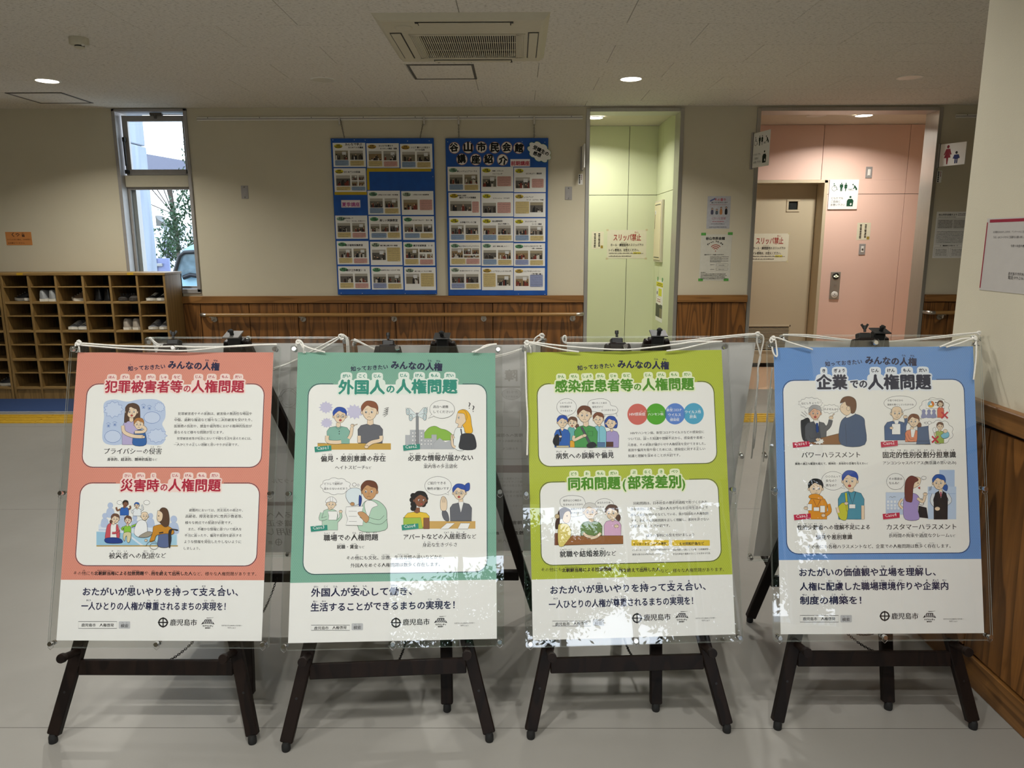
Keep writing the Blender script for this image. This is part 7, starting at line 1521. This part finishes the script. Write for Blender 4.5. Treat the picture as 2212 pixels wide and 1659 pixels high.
# ---- pictogram signs
GRN = '15452E'
def picto(k, X, Z, s, col=GRN):
    """accessible toilet pictograms; X, Z map 0..1 over the sign"""
    def E(a, b, r, c=col): k.el(X(a), Z(b), r * s, r * s, c, None, n=16)
    k.el(X(.17), Z(.29), .085 * s, .085 * s, None, col, .012 * s, 24); E(.155, .135, .02)
    k.ln([(X(.155), Z(.155)), (X(.165), Z(.25)), (X(.24), Z(.25)), (X(.27), Z(.34)), (X(.30), Z(.33))], col, .016 * s, False); k.ln([(X(.16), Z(.19)), (X(.22), Z(.19))], col, .012 * s, False)
    for (cx, fem) in ((.41, 0), (.56, 1)):
        E(cx, .125, .022)
        if fem: k.pl([(X(cx - .03), Z(.155)), (X(cx + .03), Z(.155)), (X(cx + .065), Z(.235)), (X(cx + .035), Z(.22)), (X(cx + .055), Z(.29)), (X(cx + .02), Z(.29)), (X(cx + .01), Z(.39)), (X(cx - .01), Z(.39)), (X(cx - .02), Z(.29)), (X(cx - .055), Z(.29)), (X(cx - .035), Z(.22)), (X(cx - .065), Z(.235))], col, None, 0, False)
        else: k.pl([(X(cx - .055), Z(.155)), (X(cx + .055), Z(.155)), (X(cx + .06), Z(.26)), (X(cx + .035), Z(.26)), (X(cx + .03), Z(.39)), (X(cx + .004), Z(.39)), (X(cx), Z(.29)), (X(cx - .004), Z(.39)), (X(cx - .03), Z(.39)), (X(cx - .035), Z(.26)), (X(cx - .06), Z(.26))], col, None, 0, False)
    E(.80, .165, .024); k.pl([(X(.82), Z(.20)), (X(.87), Z(.19)), (X(.95), Z(.30)), (X(.95), Z(.355)), (X(.90), Z(.35)), (X(.88), Z(.28)), (X(.81), Z(.32)), (X(.80), Z(.30)), (X(.85), Z(.25))], col, None, 0, False)
    k.ln([(X(.65), Z(.355)), (X(.84), Z(.355))], col, .008 * s, False); E(.67, .32, .014); k.pl([(X(.69), Z(.34)), (X(.71), Z(.305)), (X(.74), Z(.33)), (X(.76), Z(.29)), (X(.77), Z(.335))], col, None, 0, False)
    E(.745, .585, .036); k.pl([(X(.63), Z(.90)), (X(.63), Z(.71)), (X(.68), Z(.65)), (X(.81), Z(.65)), (X(.86), Z(.71)), (X(.85), Z(.80)), (X(.84), Z(.90))], col, None, 0, False)
    k.pl([(X(.74), Z(.825)), (X(.775), Z(.78)), (X(.81), Z(.825)), (X(.775), Z(.87))], 'F2F2EE', None, 0, False)
    for (t_, b, a1) in (('どなたでも', .665, .50), ('ご自由に', .775, .41), ('お使い下さい', .885, .57)): k.tx(t_, X(.09), X(a1), Z(b), '2A3A32', .0)
x0, x1, z0, z1 = 3.322, 3.632, 1.739, 2.044
t = wallsheet('sign', 'white accessible toilet sign with green pictograms flat on the pink wall', 'sign', x0, x1, z0, z1, PY, .012, M['paper']); k = wallink(PY, .012)
picto(k, lambda a: x0 + a * (x1 - x0), lambda b: z1 - b * (z1 - z0), .31); k.build('pictograms', t)
# projecting flag signs
def flag(px0, pyt, px1, pxb, label, x, yw, depth, zt, zb, left=True):
    t = thing('sign', (x, yw, (zt + zb) / 2), label, 'sign', None)
    MB().box((x - .006, yw - depth, zb), (x + .006, yw - .012, zt), .002).build('sign_plate', M['paper'], t)
    MB().box((x - .014, yw - .014, zb - .005), (x + .014, yw, zt + .005), .002).build('bracket', M['alu'], t); return t
# left flag by pink doorway: angled plate seen nearly edge-on
def angled(name, cpx, w, zt, zb, ang, label, draw):
    p = onY(cpx, 300, WALLY); t = thing('sign', (p.x, WALLY - .02, (zt + zb) / 2), label, 'sign')
    d = Vector((math.cos(ang), -math.sin(ang), 0)); n = Vector((-math.sin(ang), -math.cos(ang), 0)); c0 = Vector((p.x, WALLY - .022, 0))
    m = MB(); pts = [c0 + UZ * zb, c0 + d * w + UZ * zb, c0 + d * w + UZ * zt, c0 + UZ * zt]; m.prism(pts, n * .006); m.build('sign_plate', M['paper'], t)
    for k_ in (0, 1): MB().box((p.x - .018 + k_ * .012, WALLY - .03, zb - .01), (p.x - .010 + k_ * .012, WALLY, zt + .01), .002).build('bracket', M['alu'], t)
    O = c0 + n * .006; k = Ink(O, d, UZ, .0005, .00002)
    draw(k, w, zt, zb); k.build('pictograms', t); return t
angled('f', 1627, .26, 2.352, 2.055, math.radians(76), 'white projecting sign with dark pictograms at the left jamb of the pink doorway',
       lambda k, w, zt, zb: picto(k, lambda a: a * w, lambda b: zt - b * (zt - zb), w, '16221C'))
def mother(k, w, zt, zb):
    h = zt - zb; Z = lambda b: zt - b * h; X = lambda a: a * w
    R_ = '8A1C2C'; k.el(X(.32), Z(.14), .05 * w, .05 * w * 1.2, R_, None, n=16)
    k.pl([(X(.25), Z(.24)), (X(.40), Z(.24)), (X(.47), Z(.5)), (X(.42), Z(.5)), (X(.38), Z(.38)), (X(.44), Z(.64)), (X(.36), Z(.64)), (X(.34), Z(.93)), (X(.30), Z(.93)), (X(.28), Z(.64)), (X(.19), Z(.64)), (X(.26), Z(.38)), (X(.22), Z(.5)), (X(.17), Z(.5))], R_, None, 0, False)
    B_ = '1E2E6A'; k.el(X(.66), Z(.44), .045 * w, .05 * w, '16161C', None, n=16); k.pl([(X(.58), Z(.53)), (X(.75), Z(.53)), (X(.80), Z(.70)), (X(.74), Z(.70)), (X(.73), Z(.74)), (X(.60), Z(.74)), (X(.59), Z(.70)), (X(.53), Z(.70))], B_, None, 0, False)
    k.rc(X(.61), Z(.92), X(.655), Z(.75), B_); k.rc(X(.68), Z(.92), X(.72), Z(.75), B_)
angled('g', 2031, .24, 2.252, 2.062, math.radians(64), 'white projecting sign with red woman and blue child right of the pink doorway', mother)
x = .600
t = thing('sign', (x, WALLY - .02, 2.14), 'grey projecting sign seen edge-on at the left jamb of the green doorway', 'sign')
MB().box((x - .008, WALLY - .24, 2.045), (x + .004, WALLY - .012, 2.245), .002).build('sign_plate', M['paper'], t)
for k_ in (0, 1): MB().box((x - .018 + .014 * k_, WALLY - .03, 2.035), (x - .010 + .014 * k_, WALLY, 2.25), .002).build('bracket', M['alu'], t)
for (xx0, xx1, z0, z1, lb) in ((.565, .606, 1.918, 2.012, 'tiny white name label beside the green doorway'), (3.806, 3.85, 1.925, 2.03, 'tiny white name label beside the pink doorway')):
    t = wallsheet('label', lb, 'label', xx0, xx1, z0, z1, WALLY, .001, M['paper']); k = wallink(WALLY, .001); w = xx1 - xx0
    for c_, cc in ((0.3, '1E1E1E'), (.72, '7A2A2A')):
        z = z1 - .008
        while z > z0 + (.01 if c_ < .5 else .05): k.rc(xx0 + w * c_ - w * (.14 if c_ < .5 else .07), z - .012, xx0 + w * c_ + w * (.14 if c_ < .5 else .07), z, cc); z -= .016
    k.build('label_print', t)
# ---- light switches and call button on the pink wall
for (a, b, c_, d_, lb) in ((512, 102, 593, 236, 'upper grey wall switch with a white rocker on the pink wall'), (437, 965, 517, 1093, 'lower grey wall switch with a round keyhole on the pink wall')):
    p = onY(1770 + a / 5.185, 340 + b / 5.185, PY); q = onY(1770 + c_ / 5.185, 340 + d_ / 5.185, PY); t = thing('wall_switch', (p.x, PY, q.z), lb, 'switch'); cx, cz = (p.x + q.x) / 2, (p.z + q.z) / 2
    MB().box((cx - .034, PY - .007, cz - .058), (cx + .034, PY, cz + .058), .002).build('plate', M['alu'], t); MB().box((cx - .014, PY - .011, cz - .033), (cx + .016, PY - .006, cz + .033), .002).build('rocker', M['white'], t)
    if b > 500: m = MB(); m.cyl((cx, PY - .015, cz), (cx, PY - .01, cz), .009, n=16); m.build('keyhole', M['alud'], t)
p = onY(1770 + 118 / 5.185, 340 + 1283 / 5.185, PY); q = onY(1770 + 222 / 5.185, 340 + 1588 / 5.185, PY); cx = (p.x + q.x) / 2; z0, z1 = q.z, p.z
t = thing('door_button_panel', (cx, PY, (z0 + z1) / 2), 'steel strip with a black lit button above a white button on the pink wall', 'button panel')
MB().box((cx - .052, PY - .012, z0), (cx + .052, PY, z1), .003).build('plate', M['steel'], t)
zc = z1 - .045; m = MB(); m.lathe([(.036, .012), (.036, .017), (.033, .019), (0, .019)], (cx, PY, zc), (0, -1, 0), 28); b_ = m.build('black_button', M['dark'], t)
m = MB()
for (dx, dz, r) in ((-.018, -.002, .008), (.018, -.002, .008), (0, .010, .008), (0, -.010, .005)): m.lathe([(r, .0195), (0, .020)], (cx + dx, PY, zc + dz), (0, -1, 0), 12)
m.build('lit_symbol', M['led'], b_)
zc = z0 + .05; m = MB(); m.lathe([(.036, .012), (.036, .017), (.033, .019), (0, .019)], (cx, PY, zc), (0, -1, 0), 28); b_ = m.build('white_button', M['white'], t)
k = Ink((cx, PY - .019, zc), UX, UZ, .0005, .00002); k.el(0, .006, .006, .006, '55504C', None, n=12); k.ln([(-.02, -.004), (-.01, -.012), (.01, -.012), (.02, -.004)], '55504C', .004); k.dashes(-.016, .016, .1, .006, '6A6460', 2); k.dashes(-.018, .018, .085, .005, '8A6460', 3); k.build('button_mark', b_)
# ---- distribution panel and flyer on the green side wall
def onS(px, py): return onX(px, py, 1.503)
a = onS(1270 + 1125 / 7.54, 480 - 35); b = onS(1270 + 1240 / 7.54, 480)
p0_ = onS(1200 + 700 / 3.19, 220 + 690 / 3.19); p1_ = onS(1200 + 745 / 3.19, 220 + 1090 / 3.19); yb_, ya_ = onS(1200 + 697 / 3.19, 500).y, onS(1200 + 745 / 3.19, 500).y
zt, zb = onS(1200 + 750 / 3.19, 220 + 672 / 3.19).z, onS(1200 + 735 / 3.19, 220 + 1105 / 3.19).z
t = thing('cabinet_panel', (1.50, (ya_ + yb_) / 2, (zt + zb) / 2), 'narrow cream cabinet door on the side wall of the green corridor', 'wall cabinet')
MB().box((1.478, ya_, zb), (1.503, yb_, zt), .003).build('casing', M['offwhite'], t)
MB().box((1.472, ya_ + .03, zb + .02), (1.479, yb_ - .012, zt - .02), .002).build('door', mat('cream_panel_paint', 'DDD4B0', .5, var=.01), t)
MB().box((1.4705, yb_ - .06, zb + .34), (1.473, yb_ - .05, zb + .52)).build('latch', M['dark'], t)
for z in (zt - .045, zb + .045): MB().box((1.4708, ya_ + .05, z - .004), (1.473, yb_ - .05, z + .004)).build('slot', M['dark'], t)
MB().box((1.471, yb_ - .10, zt - .14), (1.473, yb_ - .05, zt - .10)).build('name_tag', M['paper'], t)
fy1, fy0 = onS(1270 + 1120 / 7.54, 620).y, onS(1270 + 1225 / 7.54, 620).y; fz1, fz0 = onS(1270 + 1200 / 7.54, 480 + 950 / 7.54).z, onS(1270 + 1180 / 7.54, 480 + 1630 / 7.54).z
t = thing('flyer', (1.50, (fy0 + fy1) / 2, (fz0 + fz1) / 2), 'yellow and white flyer held by green tape on the green side wall', 'flyer')
MB().box((1.5005, fy0, fz0), (1.503, fy1, fz1)).build('sheet', M['paper'], t)
k = Ink((1.5005, fy1, fz0), (0, -1, 0), UZ, .0005, .00002); w = fy1 - fy0; h = fz1 - fz0
k.rc(0, .84 * h, w, .95 * h, 'E0D82C'); k.dashes(w * .2, w * .9, .90 * h, .012, '3A3A20', 2); k.dashes(w * .1, w * .95, .86 * h, .012, '3A3A20', 3); k.rc(w * .35, .62 * h, w * .85, .80 * h, 'D8D83C'); k.el(w * .15, .68 * h, .02, .02, '2A2A2A', None)
k.rc(0, .10 * h, w, .42 * h, '54564A'); k.rc(w * .6, .10 * h, w, .33 * h, '8A8468'); k.el(w * .45, .5 * h, w * .42, .1 * h, 'F4F0EC', '8A8A60', .002); k.dashes(w * .2, w * .7, .52 * h, .014, 'A05050', 4); k.dashes(w * .15, w * .75, .47 * h, .014, 'A05050', 5)
for s_ in (.12, .82): k.rc(w * s_, h * .97, w * (s_ + .14), h * 1.07, '5FA060')
k.build('flyer_print', t)
# ---- posters between the doorways
x0, x1, z0, z1 = 1.745, 1.957, 1.522, 1.812
t = wallsheet('wall_poster', 'small pale grey poster with four little figures between the doorways', 'poster', x0, x1, z0, z1, WALLY, .0015, mat('pale_grey_flyer', 'B4B6BC', .35, var=.08, nscale=30)); k = wallink(WALLY, .0015); w = x1 - x0; h = z1 - z0
X = lambda a: x0 + a * w; Z = lambda b: z1 - b * h
k.pl([(X(.1), Z(.13)), (X(.32), Z(.05)), (X(.34), Z(.09)), (X(.12), Z(.17))], '5A6490', None, 0, False); k.tx('その香り', X(.30), X(.78), Z(.15), 'B04050', .03); k.tx('困っている人もいます', X(.18), X(.86), Z(.22), '2A2A30', .03); k.dashes(X(.12), X(.85), Z(.27), .005, 'A06068', 2)
for (a, c1, hh) in ((.22, '4A4A60', .16), (.42, '55606A', .13), (.60, 'B07A50', .19), (.82, '1E1E22', .2)):
    k.pl([(X(a - .05), Z(.55)), (X(a - .05), Z(.55 - hh * .7)), (X(a), Z(.55 - hh * .85)), (X(a + .05), Z(.55 - hh * .7)), (X(a + .05), Z(.55))], c1, None); k.el(X(a), Z(.55 - hh), .009, .010, '2A2020', None, n=12); k.el(X(a), Z(.555 - hh), .006, .007, 'C8A890', None, n=10)
k.tx('においに配慮', X(.22), X(.82), Z(.72), 'A05060', .0, h=.08 * h); k.dashes(X(.25), X(.75), Z(.79), .007, 'B05058', 5); k.dashes(X(.2), X(.8), Z(.86), .006, '4A4A50', 6); k.dashes(X(.12), X(.88), Z(.96), .006, '2A2A30', 7); k.build('poster_print', t)
x0, x1, z0, z1 = 1.700, 1.985, 1.050, 1.472
t = wallsheet('wall_poster', 'laminated wireless network notice held by four green tapes', 'poster', x0, x1, z0, z1, WALLY, .0015, mat('laminated_white', 'D0CFC4', .2, var=.03)); k = wallink(WALLY, .0015); w = x1 - x0; h = z1 - z0
k.tx('谷山市民会館', X(.16), X(.77), Z(.12), '2A2A28', .05); mx = X(.49)
for a, (ch, an) in enumerate(zip('Free Wi-Fi', range(10))):
    if ch == ' ': continue
    th = math.radians(140 - 10.5 * a); cx_, cz_ = mx + .082 * math.cos(th), Z(.335) + .078 * math.sin(th); k.tx(ch, cx_ - (.006 if ch not in 'i-' else .003), cx_ + (.006 if ch not in 'i-' else .003), cz_ - .008, '1E1E1C', .05, h=.017, rot=th - math.pi / 2)
for r in (.022, .038, .055): k.ln([(mx + r * math.cos(math.radians(d)), Z(.355) + r * math.sin(math.radians(d))) for d in range(40, 141, 10)], 'B06A5C', .008)
k.el(mx, Z(.36), .005, .005, 'B06A5C', None, n=12)
k.tx('館内ですぐ！ご利用いただけます。', X(.14), X(.78), Z(.45), '2A2A28', .03)
for j in range(3): k.dashes(X(.33), X(.93), Z(.49 + .045 * j), .006, '4A4A48', j); k.dashes(X(.33), X(.70), Z(.51 + .045 * j), .005, '6A6A68', j + 9)
for j in range(2): k.dashes(X(.34), X(.48), Z(.66 + .1 * j), .006, '5A5A58', j + 3); k.rc(X(.53), Z(.685 + .09 * j), X(.92), Z(.635 + .09 * j), None, .004, '4A4A48', .0015); k.dashes(X(.62), X(.8), Z(.67 + .09 * j), .005, '5A5A58', j + 13)
for j in range(5): k.dashes(X(.05), X(.2 if j == 0 else .9 - .05 * (j % 2)), Z(.83 + .034 * j), .008, '2A2A28', j + 20)
k.build('poster_print', t)
for (a, b) in ((.08, 0), (.94, -.01), (.05, .985), (.88, .985)): MB().box((X(a) - .022, WALLY - .0026, Z(b) - .010), (X(a) + .022, WALLY - .0018, Z(b) + .014)).build('green_tape', mat('green_tape', '57A048', .5), t)
# ---- newsletter right of the pink doorway
x0, x1, z0, z1 = 3.840, 4.14, 1.251, 1.668
t = wallsheet('newsletter', 'white printed newsletter sheet right of the pink doorway', 'poster', x0, x1, z0, z1, WALLY, .0012, M['paper']); k = wallink(WALLY, .0012); w = x1 - x0; h = z1 - z0
k.tx('谷山市民会館だより', X(.06), X(.62), Z(.085), '2A2A2A', .035); k.dashes(X(.65), X(.95), Z(.05), .007, '4A4A4A', 1); k.dashes(X(.65), X(.95), Z(.08), .007, '4A4A4A', 2); k.dashes(X(.06), X(.6), Z(.12), .006, '5A5A5A', 3); k.ln([(X(.03), Z(.14)), (X(.97), Z(.14))], '3A3A3A', .0015, False)
k.rc(X(.04), Z(.36), X(.96), Z(.16), 'CFCFCB')
for j in range(6): k.dashes(X(.08), X(.5), Z(.20 + .03 * j), .007, '5A5A58', j); k.dashes(X(.55), X(.92), Z(.20 + .03 * j), .007, '5A5A58', j + 10)
k.rc(X(.03), Z(.70), X(.97), Z(.38), None, 0, '5A5A5A', .0012)
for j in range(9): k.dashes(X(.06), X(.94), Z(.43 + .03 * j), .006, '4A4A4A', j + 20)
k.tx('○　講座案内のお知らせ　○', X(.2), X(.74), Z(.745), '2A2A2A', .03)
for a in (.04, .53):
    k.rc(X(a), Z(.97), X(a + .43), Z(.77), None, .008, '5A5A5A', .0012)
    for j in range(5): k.dashes(X(a + .04), X(a + .39), Z(.82 + .03 * j), .006, '3A3A3A', j + 40)
k.build('newsletter_print', t)
# ---- questionnaire sheet with red border on the right wall
y1, y0 = 2.392, 2.095; z1, z0 = 1.481, 1.258
t = thing('notice', (RWX, (y0 + y1) / 2, (z0 + z1) / 2), 'laminated notice with dark red border on the near right wall', 'notice')
MB().box((RWX - .0012, y0, z0), (RWX, y1, z1)).build('sheet', mat('laminated_grey_paper', 'BDB9B4', .35, var=.02), t)
k = Ink((RWX - .0012, y1, z0), (0, -1, 0), UZ, .0003, .00002); w = y1 - y0; h = z1 - z0
k.rc(.014, h - .013, w, h - .004, '8E2236'); k.rc(0.001, .006, .006, h - .012, '8E2236')
def RW(px, py): p = onX(px, py); return (y1 - p.y, p.z - z0)
for (t_, a, b, c_, d_) in (('お手数をおかけしますが、アンケートにご協力', 2146, 2218, 504, .0), ('下記、QRコードからご回答をお願い致します', 2146, 2220, 515, .0), ('令和６年度人権問題', 2184, 2222, 534, .0), ('鹿児島市市民局人権', 2179, 2222, 594, .0), ('電話:099-216-123', 2178, 2222, 603, .0)):
    p = RW(a, c_); q = RW(b, c_); k.tx(t_, p[0], q[0], p[1], '3A3634', .0)
k.build('notice_print', t)
